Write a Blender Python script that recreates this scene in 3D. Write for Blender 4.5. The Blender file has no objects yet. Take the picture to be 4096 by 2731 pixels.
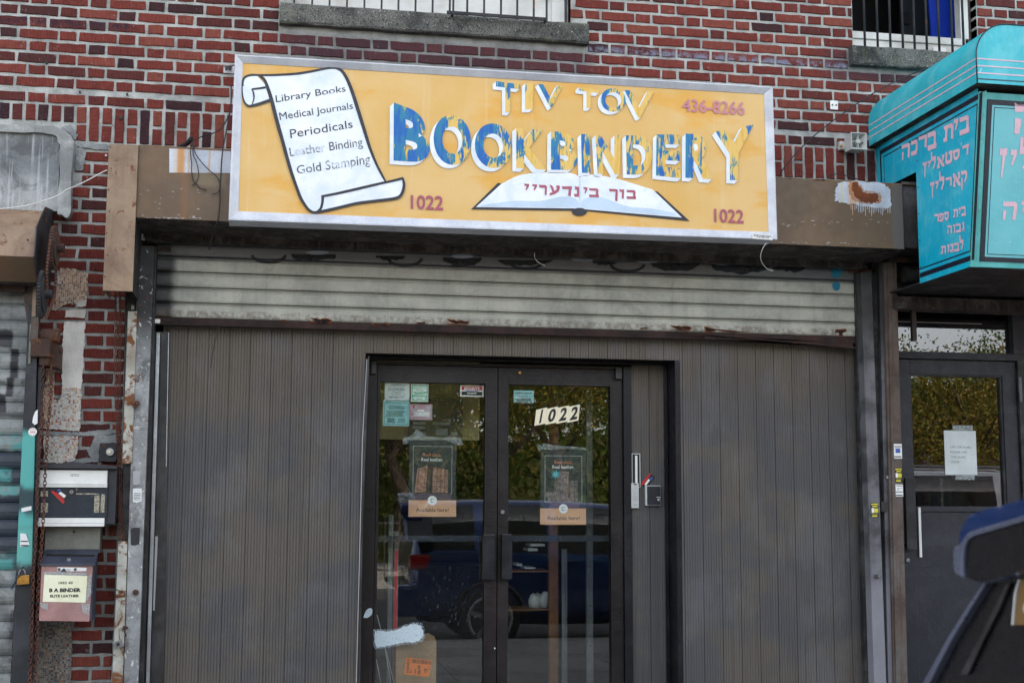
import bpy, bmesh, math, random
from mathutils import Vector, Matrix
PI = math.pi
rnd = random.Random(7)
S = bpy.context.scene
COL = S.collection

# ------------------------------------------------------------------ camera
F_PX, YAW, PITCH, ROLL = 5200.0, math.radians(10.3), math.atan(634/5200.0), .004
CAM = Vector((0, -8.0, 1.45))
FW = Vector((math.sin(YAW)*math.cos(PITCH), math.cos(YAW)*math.cos(PITCH), math.sin(PITCH)))
_r0 = Vector((math.cos(YAW), -math.sin(YAW), 0)); _u0 = _r0.cross(FW)
RT = _r0*math.cos(ROLL) + _u0*math.sin(ROLL)
UP = -_r0*math.sin(ROLL) + _u0*math.cos(ROLL)
cam_d = bpy.data.cameras.new('camera'); cam = bpy.data.objects.new('camera', cam_d); COL.objects.link(cam)
cam.matrix_world = Matrix(((RT.x, UP.x, -FW.x, CAM.x), (RT.y, UP.y, -FW.y, CAM.y), (RT.z, UP.z, -FW.z, CAM.z), (0, 0, 0, 1)))
cam_d.sensor_width = 36; cam_d.lens = F_PX/4096*36; cam_d.clip_end = 400
cam_d.dof.use_dof = True; cam_d.dof.focus_distance = 8.2; cam_d.dof.aperture_fstop = 5.6
S.camera = cam

# ------------------------------------------------------------------ world, sun, exposure
SUN_EL, SUN_AZ = math.radians(34), math.radians(25)      # sun stands behind the building (towards +y, +x)
sun_dir = Vector((math.sin(SUN_AZ)*math.cos(SUN_EL), math.cos(SUN_AZ)*math.cos(SUN_EL), math.sin(SUN_EL)))
W = bpy.data.worlds.new('World'); S.world = W; W.use_nodes = True
wn = W.node_tree; wn.nodes.clear()
sky = wn.nodes.new('ShaderNodeTexSky'); sky.sky_type = 'NISHITA'; sky.sun_disc = False
sky.sun_elevation = SUN_EL; sky.sun_rotation = SUN_AZ; sky.dust_density = 3.0; sky.ozone_density = .6
hs = wn.nodes.new('ShaderNodeHueSaturation'); hs.inputs['Saturation'].default_value = .34
bg = wn.nodes.new('ShaderNodeBackground'); bg.inputs['Strength'].default_value = .15
wo = wn.nodes.new('ShaderNodeOutputWorld')
wn.links.new(sky.outputs[0], hs.inputs['Color']); wn.links.new(hs.outputs[0], bg.inputs['Color']); wn.links.new(bg.outputs[0], wo.inputs[0])
sl = bpy.data.lights.new('sun', 'SUN'); sl.energy = 2.6; sl.angle = math.radians(.5); sl.color = (1, .86, .68)
so = bpy.data.objects.new('sun', sl); COL.objects.link(so); so.rotation_euler = sun_dir.to_track_quat('Z', 'Y').to_euler()
S.view_settings.view_transform = 'Standard'; S.view_settings.look = 'None'; S.view_settings.gamma = 1
S.view_settings.use_curve_mapping = False; S.view_settings.exposure = 2.4
S.cycles.max_bounces = 8; S.cycles.transparent_max_bounces = 12

# ------------------------------------------------------------------ measuring helpers
def at(px, py, Y):
    "photograph pixel -> (x, z) on the upright plane y = Y"
    d = FW*F_PX + RT*(px-2048) - UP*(py-1365.5)
    p = CAM + d*((Y-CAM.y)/d.y)
    return p.x, p.z
def at3(px, py, Y):
    x, z = at(px, py, Y); return Vector((x, Y, z))
def atx(px, py, X):
    "photograph pixel -> (y, z) on the plane x = X"
    d = FW*F_PX + RT*(px-2048) - UP*(py-1365.5)
    p = CAM + d*((X-CAM.x)/d.x)
    return p.y, p.z
RO = (0, 683, 1366, 2048)
def t(c, r, a, b): return 1024*c + a/2.296, RO[r] + b/2.296
def rc(c, r, a0, b0, a1, b1, Y):
    "tile rectangle -> X0, X1, Z0, Z1 (upright, levelled)"
    am, bm = (a0+a1)/2, (b0+b1)/2
    x0, _ = at(*t(c, r, a0, bm), Y); x1, _ = at(*t(c, r, a1, bm), Y)
    _, z1 = at(*t(c, r, am, b0), Y); _, z0 = at(*t(c, r, am, b1), Y)
    return x0, x1, z0, z1
def T(c, r, a, b, Y): return at(*t(c, r, a, b), Y)

# ------------------------------------------------------------------ materials
class N:
    def __init__(s, name):
        s.m = bpy.data.materials.new(name); s.m.use_nodes = True; s.t = s.m.node_tree; s.t.nodes.clear()
        s.geo = s.t.nodes.new('ShaderNodeNewGeometry'); s.tc = s.t.nodes.new('ShaderNodeTexCoord')
        s.pos = s.geo.outputs['Position']; s.obj = s.tc.outputs['Object']
    def link(s, a, b): s.t.links.new(a, b)
    def inp(s, sock, v):
        if hasattr(v, 'is_linked') or isinstance(v, bpy.types.NodeSocket): s.link(v, sock)
        else:
            if isinstance(v, tuple) and len(v) == 3 and sock.type == 'RGBA': v = (*v, 1)
            sock.default_value = v
    def scale(s, v, sc):
        n = s.t.nodes.new('ShaderNodeVectorMath'); n.operation = 'MULTIPLY'; s.inp(n.inputs[0], v); n.inputs[1].default_value = sc; return n.outputs[0]
    def noise(s, scale=5, detail=4, rough=.55, sc=None, vec=None, out='Fac', dist=0):
        n = s.t.nodes.new('ShaderNodeTexNoise'); n.inputs['Scale'].default_value = scale; n.inputs['Detail'].default_value = detail
        n.inputs['Roughness'].default_value = rough; n.inputs['Distortion'].default_value = dist
        v = vec or s.pos
        if sc: v = s.scale(v, sc)
        s.link(v, n.inputs['Vector']); return n.outputs[out]
    def mr(s, v, a, b, c=0., d=1.):
        n = s.t.nodes.new('ShaderNodeMapRange'); n.interpolation_type = 'SMOOTHSTEP'
        s.inp(n.inputs[0], v); n.inputs[1].default_value = a; n.inputs[2].default_value = b; n.inputs[3].default_value = c; n.inputs[4].default_value = d
        return n.outputs[0]
    def math(s, op, a, b=0.):
        n = s.t.nodes.new('ShaderNodeMath'); n.operation = op; s.inp(n.inputs[0], a); s.inp(n.inputs[1], b); return n.outputs[0]
    def mix(s, f, a, b):
        n = s.t.nodes.new('ShaderNodeMix'); n.data_type = 'RGBA'; s.inp(n.inputs[0], f); s.inp(n.inputs[6], a); s.inp(n.inputs[7], b); return n.outputs[2]
    def mul(s, a, b):
        n = s.t.nodes.new('ShaderNodeMix'); n.data_type = 'RGBA'; n.blend_type = 'MULTIPLY'; n.inputs[0].default_value = 1; s.inp(n.inputs[6], a); s.inp(n.inputs[7], b); return n.outputs[2]
    def xyz(s, v=None):
        n = s.t.nodes.new('ShaderNodeSeparateXYZ'); s.link(v or s.pos, n.inputs[0]); return n.outputs
    def box(s, x0, x1, z0, z1, soft=.03, soft_z=None, jit=0.):
        o = s.xyz(); X, Z = o[0], o[2]
        if jit:
            j = s.math('MULTIPLY', s.math('SUBTRACT', s.noise(14, 4), .5), jit); X = s.math('ADD', X, j); Z = s.math('ADD', Z, j)
        sz = soft_z or soft
        a = s.mr(X, x0-soft, x0+soft); b = s.mr(X, x1-soft, x1+soft, 1, 0); c = s.mr(Z, z0-sz, z0+sz); d = s.mr(Z, z1-sz, z1+sz, 1, 0)
        return s.math('MULTIPLY', s.math('MULTIPLY', a, b), s.math('MULTIPLY', c, d))
    def bump(s, h, dist=.002, strength=1., normal=None):
        n = s.t.nodes.new('ShaderNodeBump'); n.inputs['Strength'].default_value = strength; n.inputs['Distance'].default_value = dist
        s.link(h, n.inputs['Height'])
        if normal: s.link(normal, n.inputs['Normal'])
        return n.outputs[0]
    def out(s, col, rough=.6, metal=0., normal=None, spec=.5, alpha=None, coat=0., emit=None):
        p = s.t.nodes.new('ShaderNodeBsdfPrincipled'); o = s.t.nodes.new('ShaderNodeOutputMaterial')
        s.inp(p.inputs['Base Color'], col); s.inp(p.inputs['Roughness'], rough); s.inp(p.inputs['Metallic'], metal)
        p.inputs['Specular IOR Level'].default_value = spec; p.inputs['Coat Weight'].default_value = coat
        if normal: s.link(normal, p.inputs['Normal'])
        if alpha is not None: s.inp(p.inputs['Alpha'], alpha)
        s.link(p.outputs[0], o.inputs[0]); return s.m

def srgb(r, g, b, k=1.):
    f = lambda c: (c/255/12.92 if c/255 <= .04045 else ((c/255+.055)/1.055)**2.4)*k
    return (f(r), f(g), f(b))

def paint(name, c, c2=None, rough=.5, metal=0., ns=6, amt=.5, grain=.25, bump=.0006, bscale=60, dirt=None, dirt_amt=.35, dirt_scale=3, streak=0., streak_col=(.02, .018, .015),
          rust=0., rust_scale=9, rust_col=None, spec=.5, chips=0., chip_col=(.6, .6, .58), coat=0., boxes=()):
    n = N(name)
    if c2 is None: c2 = tuple(x*.72 for x in c)
    col = n.mix(n.mr(n.noise(ns, 6, .6), .5-.26*amt, .5+.26*amt+.001), c, c2)
    g = n.noise(180, 3, .7); col = n.mul(col, n.mix(n.mr(g, .25, .75), (1-grain,)*3, (1+grain*.5,)*3))
    if dirt is not None:
        d = n.math('MULTIPLY', n.mr(n.noise(dirt_scale, 8, .68, dist=.6), .46, .64), dirt_amt); col = n.mix(d, col, dirt)
    if streak:
        sN = n.mr(n.noise(1, 6, .6, sc=(38, 38, 1.6)), .5, .66); col = n.mix(n.math('MULTIPLY', sN, streak), col, streak_col)
    for (x0, x1, z0, z1, bc, ba, soft, jit, thr) in boxes:
        m = n.box(x0, x1, z0, z1, soft, jit=jit)
        if thr: m = n.math('MULTIPLY', m, n.mr(n.noise(thr, 6, .65), .42, .6))
        col = n.mix(n.math('MULTIPLY', m, ba), col, bc)
    h = n.noise(bscale, 4, .6)
    if chips:
        cm = n.mr(n.noise(24, 8, .7, dist=1.), .66-.22*chips, .675-.22*chips); col = n.mix(cm, col, chip_col)
    r = n.mr(n.noise(20, 4), .2, .8, rough-.08, min(1, rough+.12))
    if rust:
        rm = n.mr(n.noise(rust_scale, 9, .7, dist=.8), .655-.21*rust, .70-.21*rust)
        rc_ = n.mix(n.noise(50, 5), rust_col or (.10, .03, .012), (.22, .085, .03)); col = n.mix(rm, col, rc_)
        r = n.math('MAXIMUM', r, n.math('MULTIPLY', rm, .9)); h = n.math('ADD', h, n.math('MULTIPLY', rm, n.noise(90, 4)))
    return n.out(col, r, metal, n.bump(h, bump*3), spec, coat=coat)

def plain(name, c, rough=.6, metal=0., spec=.5, coat=0.): return paint(name, c, tuple(x*.88 for x in c), rough, metal, spec=spec, grain=.08, coat=coat)

M = {}
def zpix(c, r, a, b, Y=-.03): return T(c, r, a, b, Y)[1]
# brick (vertical wire-cut face; one random tint per island and per object)
def brick_mat(name, horizontal=False):
    n = N(name)
    oi = n.t.nodes.new('ShaderNodeObjectInfo')
    r = n.math('FRACT', n.math('ADD', n.math('MULTIPLY', oi.outputs['Random'], 7.31), n.math('MULTIPLY', n.geo.outputs['Random Per Island'], 3.77)))
    cr = n.t.nodes.new('ShaderNodeValToRGB'); e = cr.color_ramp.elements
    e[0].position = 0; e[0].color = (*srgb(54, 34, 40), 1); e[1].position = 1; e[1].color = (*srgb(130, 70, 58), 1)
    for p, c in ((.06, (72, 42, 42)), (.13, (86, 44, 42)), (.3, (105, 48, 42)), (.6, (117, 53, 45)), (.82, (124, 61, 52))):
        k = e.new(p); k.color = (*srgb(*c), 1)
    n.link(r, cr.inputs[0])
    col = cr.outputs[0]
    col = n.mul(col, n.mix(n.noise(26, 6, .7), (.35,)*3, (1.62,)*3))
    col = n.mix(n.math('MULTIPLY', n.mr(n.noise(9, 7, .7), .55, .75), .6), col, srgb(58, 34, 38))
    w = n.t.nodes.new('ShaderNodeTexWave'); w.bands_direction = 'Z' if horizontal else 'X'; w.inputs['Scale'].default_value = 38; w.inputs['Distortion'].default_value = .8
    w.inputs['Detail'].default_value = 2; n.link(n.pos, w.inputs['Vector'])
    col = n.mul(col, n.mix(w.outputs['Fac'], (.66,)*3, (1.18,)*3))
    # soot washed down below the two sills, an old paint line, mortar smears
    for b in SOOT:
        col = n.mix(n.math('MULTIPLY', n.box(*b, .12, .05), .72), col, srgb(66, 48, 56))
    st = n.math('MULTIPLY', n.box(1.95, 3.95, 4.352, 4.40, .03, .02, jit=.03), n.mr(n.noise(22, 7, .75), .44, .56)); col = n.mix(st, col, srgb(120, 122, 140))
    st = n.math('MULTIPLY', n.box(-1.9, -.92, 4.30, 4.36, .03, .02, jit=.02), n.mr(n.noise(22, 7, .75), .40, .56)); col = n.mix(st, col, srgb(60, 38, 48))
    st = n.math('MULTIPLY', n.box(-1.65, -1.10, 4.272, 4.288, .03, .006, jit=.01), n.mr(n.noise(30, 7, .75), .5, .53)); col = n.mix(st, col, srgb(205, 205, 212))
    sm = n.mr(n.noise(30, 9, .78, dist=1.2), .60, .66); col = n.mix(n.math('MULTIPLY', sm, .7), col, srgb(160, 150, 148))
    h = n.math('ADD', n.math('MULTIPLY', w.outputs['Fac'], .8), n.noise(70, 4))
    return n.out(col, .88, 0, n.bump(h, .0022), .25)
SOOT = [(-.02, 1.98, 4.05, 4.38), (3.62, 4.6, 4.28, 4.50)]
M['brick'] = brick_mat('brick_clay'); M['brick_h'] = brick_mat('brick_clay_on_end', True)
def mortar_mat():
    n = N('mortar'); c = n.mix(n.mr(n.noise(7, 7, .65), .3, .7), srgb(144, 146, 143), srgb(196, 197, 193))
    c = n.mul(c, n.mix(n.noise(150, 3), (.72,)*3, (1.2,)*3))
    for b in SOOT: c = n.mix(n.math('MULTIPLY', n.box(*b, .12, .05), .55), c, srgb(90, 86, 88))
    c = n.mix(n.math('MULTIPLY', n.mr(n.xyz()[2], 1.9, 3.1, 1, 0), .42), c, srgb(92, 92, 92))
    return n.out(c, .95, 0, n.bump(n.math('ADD', n.noise(40, 6, .7), n.noise(130, 3)), .006), .2)
M['mortar'] = mortar_mat()
def conc(name, a, b, spot=(70, 70, 66), moss=False, k=1.):
    n = N(name); c = n.mix(n.mr(n.noise(4, 8, .7), .32, .68), a, b)
    c = n.mix(n.mr(n.noise(120, 4, .7), .52, .62), c, srgb(*spot)); c = n.mix(n.mr(n.noise(95, 2, .5), .68, .72), c, srgb(190, 190, 180))
    if moss: c = n.mix(n.math('MULTIPLY', n.mr(n.noise(9, 6, .7), .55, .7), .6), c, srgb(90, 100, 66))
    return n.out(c, .92, 0, n.bump(n.math('ADD', n.noise(30, 6, .7), n.noise(160, 3)), .008*k), .25)
M['sill'] = conc('weathered_concrete', srgb(60, 61, 60), srgb(124, 124, 118), (30, 30, 31), True)
M['stucco'] = paint('grey_stucco', srgb(172, 174, 174), srgb(124, 128, 130), .95, ns=3, amt=.4, bump=.0025, bscale=30, dirt=srgb(84, 86, 88), dirt_amt=.8, dirt_scale=5, streak=.5, streak_col=srgb(200, 202, 206), grain=.4)
M['stucco_edge'] = paint('pale_stucco', srgb(176, 178, 176), srgb(140, 142, 142), .95, bump=.002, bscale=30, dirt=srgb(90, 92, 94), grain=.3)
RUSTC = srgb(150, 92, 40)
M['fascia'] = paint('brown_fascia_paint', srgb(110, 86, 62), srgb(95, 74, 53), .42, ns=2.5, bump=.0004, bscale=8, dirt=srgb(92, 78, 62), dirt_amt=.5, streak=.22, streak_col=srgb(84, 66, 46), grain=.10, spec=.4, chips=-.12, chip_col=srgb(150, 146, 140),
    boxes=[(T(0,1,1655,300,-.45)[0], T(0,1,1720,300,-.45)[0], 2.9, 3.55, RUSTC, .22, .012, .01, 0), (T(0,1,1790,300,-.45)[0], T(0,1,2070,300,-.45)[0], zpix(0,1,1700,130,-.45), zpix(0,1,1700,10,-.45), srgb(132, 116, 90), .6, .02, .04, 0), (T(3,1,1140,300,-.45)[0], 5, 2.9, 3.7, srgb(96, 92, 92), .7, .015, .05, 0), (-2, 5, zpix(0,0,1700,1370,-.45), 3.8, srgb(126, 84, 46), .5, .008, .01, 12)])
M['plate'] = paint('tan_cover_paint', srgb(146, 122, 98), srgb(128, 106, 84), .5, ns=5, dirt=srgb(104, 76, 62), dirt_amt=.7, streak=.25, streak_col=srgb(110, 78, 58), rust=.28, grain=.12)
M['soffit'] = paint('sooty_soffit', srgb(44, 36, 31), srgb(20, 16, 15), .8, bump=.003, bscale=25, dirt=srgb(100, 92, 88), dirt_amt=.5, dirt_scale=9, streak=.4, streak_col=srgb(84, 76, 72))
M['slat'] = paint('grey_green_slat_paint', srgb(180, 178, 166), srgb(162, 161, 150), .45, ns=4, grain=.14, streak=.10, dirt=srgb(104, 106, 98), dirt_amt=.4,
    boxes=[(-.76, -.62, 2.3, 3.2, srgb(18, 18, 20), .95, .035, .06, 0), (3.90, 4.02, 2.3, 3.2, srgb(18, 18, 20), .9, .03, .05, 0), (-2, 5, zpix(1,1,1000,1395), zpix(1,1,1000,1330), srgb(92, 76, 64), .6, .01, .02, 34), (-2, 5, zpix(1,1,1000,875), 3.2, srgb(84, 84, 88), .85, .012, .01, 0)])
LZ = lambda r, b: zpix(0, r, 60, b, -.17)
LX = lambda r, a, b: T(0, r, a, b, -.17)[0]
TQ, NV, BK = srgb(78, 150, 148), srgb(34, 44, 58), srgb(20, 20, 28)
M['slat_l'] = paint('old_slat_paint', srgb(164, 166, 162), srgb(130, 134, 134), .5, ns=4, grain=.2, dirt=srgb(74, 76, 78), dirt_amt=.7, streak=.3, streak_col=srgb(70, 72, 74),
    boxes=[(-3, 0, LZ(2,995), LZ(2,830), TQ, .95, .012, .05, 5), (-3, 0, LZ(2,1310), LZ(2,1000), NV, .95, .012, .05, 0), (LX(2,-20,1200), LX(2,110,1200), LZ(2,1290), LZ(2,1160), TQ, .8, .01, .05, 6), (-3, 0, LZ(2,1400), LZ(2,1305), TQ, .9, .012, .06, 7),
           (-3, 0, LZ(3,350), LZ(2,1400), NV, .93, .012, .06, 0), (-3, 0, LZ(3,520), LZ(3,360), srgb(40, 84, 88), .9, .03, .10, 0), (-3, LX(3,120,480), LZ(3,530), LZ(3,430), TQ, .9, .01, .05, 0), (LX(3,60,600), LX(3,150,600), LZ(3,700), LZ(3,560), srgb(40, 110, 170), .75, .008, .03, 5),
           (LX(2,-60,0), LX(2,120,0), LZ(2,60), LZ(1,1460), BK, .9, .01, .04, 0), (LX(2,100,200), LX(2,175,200), LZ(2,340), LZ(2,60), BK, .93, .008, .03, 0), (LX(2,60,500), LX(2,125,500), LZ(2,500), LZ(2,330), BK, .93, .008, .03, 0), (LX(2,-40,600), LX(2,60,600), LZ(2,660), LZ(2,480), BK, .93, .008, .03, 0),
           (LX(2,160,200), LX(2,245,200), LZ(2,100), LZ(2,40), BK, .7, .01, .04, 6), (-3, 0, LZ(2,390), LZ(2,355), BK, .7, .01, .04, 12), (-3, 0, LZ(2,700), LZ(2,660), srgb(60,60,64), .8, .01, .04, 0), (LX(3,85,1200), LX(3,150,1200), LZ(3,1500), LZ(3,900), srgb(60,60,66), .85, .006, .03, 9)])
M['soot'] = paint('sooty_black_steel', srgb(36, 36, 38), srgb(20, 20, 22), .6, dirt=srgb(78, 76, 76), dirt_amt=.5, dirt_scale=7, grain=.3)
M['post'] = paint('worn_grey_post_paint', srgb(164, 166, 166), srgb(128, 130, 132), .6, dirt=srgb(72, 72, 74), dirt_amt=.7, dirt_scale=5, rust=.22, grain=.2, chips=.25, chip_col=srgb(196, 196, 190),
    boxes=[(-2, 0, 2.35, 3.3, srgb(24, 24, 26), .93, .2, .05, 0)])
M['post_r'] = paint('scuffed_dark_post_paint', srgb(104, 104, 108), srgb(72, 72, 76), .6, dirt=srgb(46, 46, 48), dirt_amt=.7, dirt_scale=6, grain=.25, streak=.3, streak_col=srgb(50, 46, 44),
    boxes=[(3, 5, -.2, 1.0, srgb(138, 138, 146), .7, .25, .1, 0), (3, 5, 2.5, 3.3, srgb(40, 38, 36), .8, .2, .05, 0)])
M['post_w'] = paint('peeling_white_post_paint', srgb(190, 190, 180), srgb(164, 162, 152), .6, dirt=srgb(120, 104, 84), dirt_amt=.6, rust=.74, rust_scale=7, rust_col=srgb(96, 56, 32), grain=.2)
M['rustpost'] = paint('rusty_brown_post', srgb(90, 78, 70), srgb(70, 58, 52), .7, dirt=srgb(110, 106, 102), dirt_amt=.5, streak=.6, streak_col=srgb(74, 46, 30), rust=.22, grain=.2)
M['rustbar'] = paint('rusty_bottom_bar', srgb(58, 36, 31), srgb(36, 24, 22), .8, rust=.25, grain=.3, bump=.0015)
M['iron'] = paint('dark_iron', srgb(46, 46, 50), srgb(30, 30, 34), .6, rust=.2, grain=.25)
M['rail'] = paint('dark_bronze_rail', srgb(44, 42, 42), srgb(30, 29, 30), .4, grain=.15, dirt=srgb(90, 90, 92), dirt_amt=.35, dirt_scale=2.5)
M['rustiron'] = paint('rusty_iron', srgb(88, 62, 50), srgb(60, 42, 36), .85, rust=.6, grain=.35, bump=.001)
M['chain'] = paint('rusty_chain', srgb(112, 70, 56), srgb(78, 50, 42), .8, rust=.5, grain=.4)
def panel_mat():
    n = N('grooved_panel_stain'); oi = n.t.nodes.new('ShaderNodeObjectInfo')
    c = n.mix(n.mr(n.noise(1.3, 5, .6), .42, .58), srgb(93, 87, 80), srgb(80, 79, 81))
    c = n.mix(n.mr(n.xyz()[2], 1.7, 2.6, 0, .6), c, srgb(98, 86, 70)); c = n.mix(n.math('MULTIPLY', n.mr(n.noise(2.4, 7, .7, sc=(1, 1, .6)), .48, .64), .38), c, srgb(106, 106, 109))
    c = n.mix(n.math('MULTIPLY', n.mr(n.noise(1, 6, .65, sc=(70, 70, 1.1)), .5, .75), .55), c, srgb(58, 53, 51))
    c = n.mix(n.math('MULTIPLY', n.mr(n.noise(1, 6, .65, sc=(40, 40, .7)), .55, .8), .35), c, srgb(118, 112, 108))
    c = n.mul(c, n.mix(oi.outputs['Random'], (.96,)*3, (1.03,)*3)); c = n.mul(c, n.mix(n.noise(200, 2), (.8,)*3, (1.2,)*3))
    c = n.mix(n.mr(n.noise(16, 10, .8), .70, .715), c, srgb(170, 168, 166))
    return n.out(c, .62, 0, n.bump(n.noise(1, 5, .6, sc=(300, 300, 6)), .0008), .35)
M['panel'] = panel_mat()
M['bronze'] = paint('dark_bronze_frame', srgb(30, 23, 23), srgb(21, 17, 18), .4, ns=2, grain=.10, metal=.0, dirt=srgb(70, 64, 62), dirt_amt=.2, spec=.35)
M['bronze2'] = paint('black_bronze_frame', srgb(21, 20, 27), srgb(15, 14, 20), .38, ns=2, grain=.10, spec=.35, dirt=srgb(70, 68, 72), dirt_amt=.2)
M['blackframe'] = paint('charcoal_door_paint', srgb(24, 28, 38), srgb(18, 22, 32), .5, ns=3, grain=.12, dirt=srgb(76, 78, 84), dirt_amt=.2)
M['alu'] = paint('brushed_sign_frame', srgb(206, 209, 216), srgb(190, 194, 204), .42, .08, ns=5, grain=.10, streak=.10, streak_col=srgb(130, 132, 140), dirt=srgb(150, 150, 154), dirt_amt=.3)
M['alu2'] = paint('bright_aluminium', srgb(200, 202, 206), srgb(170, 172, 176), .35, .5, ns=5, grain=.06)
M['white'] = paint('white_paint', srgb(226, 226, 222), srgb(206, 206, 202), .5, ns=3, grain=.05, dirt=srgb(176, 168, 156), dirt_amt=.4)
M['paper'] = plain('white_paper', srgb(206, 214, 214), .8); M['paper_c'] = plain('cyan_paper', srgb(150, 200, 204), .8)
M['paper_g'] = plain('green_print', srgb(40, 176, 136), .8); M['paper_p'] = plain('rosy_grey_paper', srgb(176, 172, 178), .8)
M['red'] = plain('red_print', srgb(190, 40, 40), .5); M['magenta'] = plain('magenta_print', srgb(190, 60, 90), .6)
M['black'] = plain('black_print', srgb(24, 24, 26), .5); M['blue_p'] = plain('blue_print', srgb(60, 90, 170), .5); M['wht'] = plain('white_print', srgb(232, 232, 230), .6)
M['green_ink'] = plain('dark_green_ink', srgb(24, 92, 78), .7); M['grey_ink'] = plain('grey_ink', srgb(96, 110, 116), .8)
M['yellow_p'] = plain('yellow_print', srgb(214, 204, 60), .6); M['tan'] = plain('tan_print', srgb(206, 160, 124), .7); M['tan_t'] = plain('copper_print', srgb(206, 130, 96), .6)
M['navy_p'] = plain('midnight_poster_print', srgb(30, 42, 50), .5); M['mauve'] = plain('dusk_poster_print', srgb(92, 76, 92), .6)
M['leather'] = paint('tan_leather_print', srgb(170, 130, 112), srgb(126, 90, 76), .6, ns=60, grain=.3); M['leather_d'] = paint('brown_leather_print', srgb(92, 68, 60), srgb(62, 46, 42), .6, ns=60, grain=.3)
M['leather_g'] = paint('grey_leather_print', srgb(126, 118, 116), srgb(86, 80, 80), .6, ns=60, grain=.3)
M['cream'] = plain('cream_print', srgb(236, 226, 196), .6); M['orange'] = plain('orange_label', srgb(240, 130, 40), .5)
M['card'] = paint('cardboard', srgb(160, 132, 100), srgb(140, 114, 86), .85); M['teal_p'] = plain('teal_print', srgb(50, 150, 156), .5)
def sign_yellow():
    n = N('ochre_sign_paint'); c = n.mix(n.mr(n.noise(2.2, 6, .6), .35, .68), srgb(220, 182, 118), srgb(214, 170, 92))
    c = n.mix(n.math('MULTIPLY', n.mr(n.noise(1.8, 6, .6, sc=(1, 1, 2.2)), .5, .62), .7), c, srgb(220, 160, 52))
    c = n.mix(n.math('MULTIPLY', n.mr(n.noise(1, 6, .6, sc=(30, 30, 1.2)), .56, .8), .35), c, srgb(224, 206, 168))
    c = n.mul(c, n.mix(n.noise(160, 3), (.93,)*3, (1.05,)*3)); c = n.mix(n.mr(n.noise(40, 6, .8), .74, .76), c, srgb(150, 110, 60))
    return n.out(c, .42, 0, n.bump(n.noise(3, 3), .008, .6), .4)
M['ochre'] = sign_yellow()
def worn_blue():
    "brushed blue over ochre; the object colour holds (how much blue is left, stem position, letter width)"
    n = N('worn_blue_letter_paint')
    oi = n.t.nodes.new('ShaderNodeObjectInfo'); sp = n.t.nodes.new('ShaderNodeSeparateColor'); n.link(oi.outputs['Color'], sp.inputs[0])
    amt, sx, sw_ = sp.outputs[0], sp.outputs[1], sp.outputs[2]
    u = n.math('DIVIDE', n.math('SUBTRACT', n.xyz()[0], n.math('MULTIPLY', sx, 4.)), sw_)
    stem = n.mr(u, .18, .42, .16, 0.)
    brush = n.noise(1, 5, .62, sc=(40, 40, 7), dist=1.4); patch = n.noise(1, 4, .5, sc=(11, 11, 6), dist=.8)
    v = n.math('ADD', n.math('ADD', n.math('MULTIPLY', n.math('SUBTRACT', brush, .5), .9), n.math('MULTIPLY', n.math('SUBTRACT', patch, .5), 1.1)), n.math('ADD', stem, amt))
    f = n.mr(v, .46, .62)
    blue = n.mix(n.mr(n.noise(1, 5, .6, sc=(30, 30, 6)), .42, .6), srgb(8, 92, 172), srgb(34, 122, 158))
    base = n.mix(n.mr(n.noise(1, 5, .6, sc=(40, 40, 8)), .5, .62), srgb(222, 184, 100), srgb(216, 172, 70))
    edge = n.mix(n.mr(f, .02, .5), base, srgb(104, 150, 116)); col = n.mix(n.mr(f, .4, .8), edge, blue)
    return n.out(col, .45, 0, n.bump(brush, .0008), .4)
M['worn_blue'] = worn_blue()
def worn_ink(name, c, under, lo=.36, hi=.5, scale=9):
    n = N(name); f = n.mr(n.math('ADD', n.noise(scale, 5, .6), n.math('MULTIPLY', n.math('SUBTRACT', n.noise(70, 5, .7), .5), .5)), lo, hi)
    return n.out(n.mix(f, under, c), .5)
M['signwhite'] = paint('white_sign_paint', srgb(238, 241, 246), srgb(222, 229, 238), .42, ns=5, grain=.03, dirt=srgb(196, 212, 222), dirt_amt=.45, dirt_scale=6)
M['signblack'] = plain('black_outline_paint', srgb(30, 32, 44), .4)
M['ink1'] = worn_ink('worn_black_lettering', srgb(26, 32, 44), srgb(206, 214, 226), .30, .38)
M['ink2'] = worn_ink('faded_black_lettering', srgb(30, 36, 50), srgb(200, 208, 220), .36, .52, 14)
M['mauve_l'] = plain('faded_mauve_lettering', srgb(196, 128, 136), .45); M['rose_l'] = plain('rose_red_lettering', srgb(172, 84, 104), .45)
M['ice'] = plain('pale_blue_page_shade', srgb(196, 216, 236), .45)
def teal(name, a, b):
    return paint(name, srgb(*a), srgb(*b), .38, ns=2.2, grain=.08, bump=.0016, bscale=5, dirt=srgb(110, 196, 206), dirt_amt=.4, dirt_scale=5, streak=.12, streak_col=srgb(120, 200, 205), spec=.5, chips=.02, chip_col=srgb(140, 205, 208))
M['teal'] = teal('turquoise_awning_paint', (44, 182, 196), (34, 170, 184)); M['teal2'] = teal('turquoise_panel_paint', (6, 176, 206), (0, 166, 198))
M['teal3'] = teal('pale_turquoise_panel', (112, 190, 198), (98, 180, 190)); M['teal_e'] = teal('turquoise_edge_paint', (84, 176, 172), (60, 150, 150))
M['pink'] = plain('pink_lettering', srgb(226, 186, 200), .45); M['navy'] = plain('navy_border', srgb(20, 26, 44), .4)
M['plasticgrey'] = paint('pale_grey_plastic', srgb(196, 198, 194), srgb(178, 180, 178), .5, grain=.06); M['brass'] = plain('brass', srgb(190, 140, 70), .35, .8)
M['steel'] = plain('scuffed_steel', srgb(150, 150, 152), .35, .8); M['dark'] = plain('dark_plastic', srgb(30, 34, 42), .45); M['rubber'] = plain('black_cable', srgb(28, 28, 36), .5)
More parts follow.
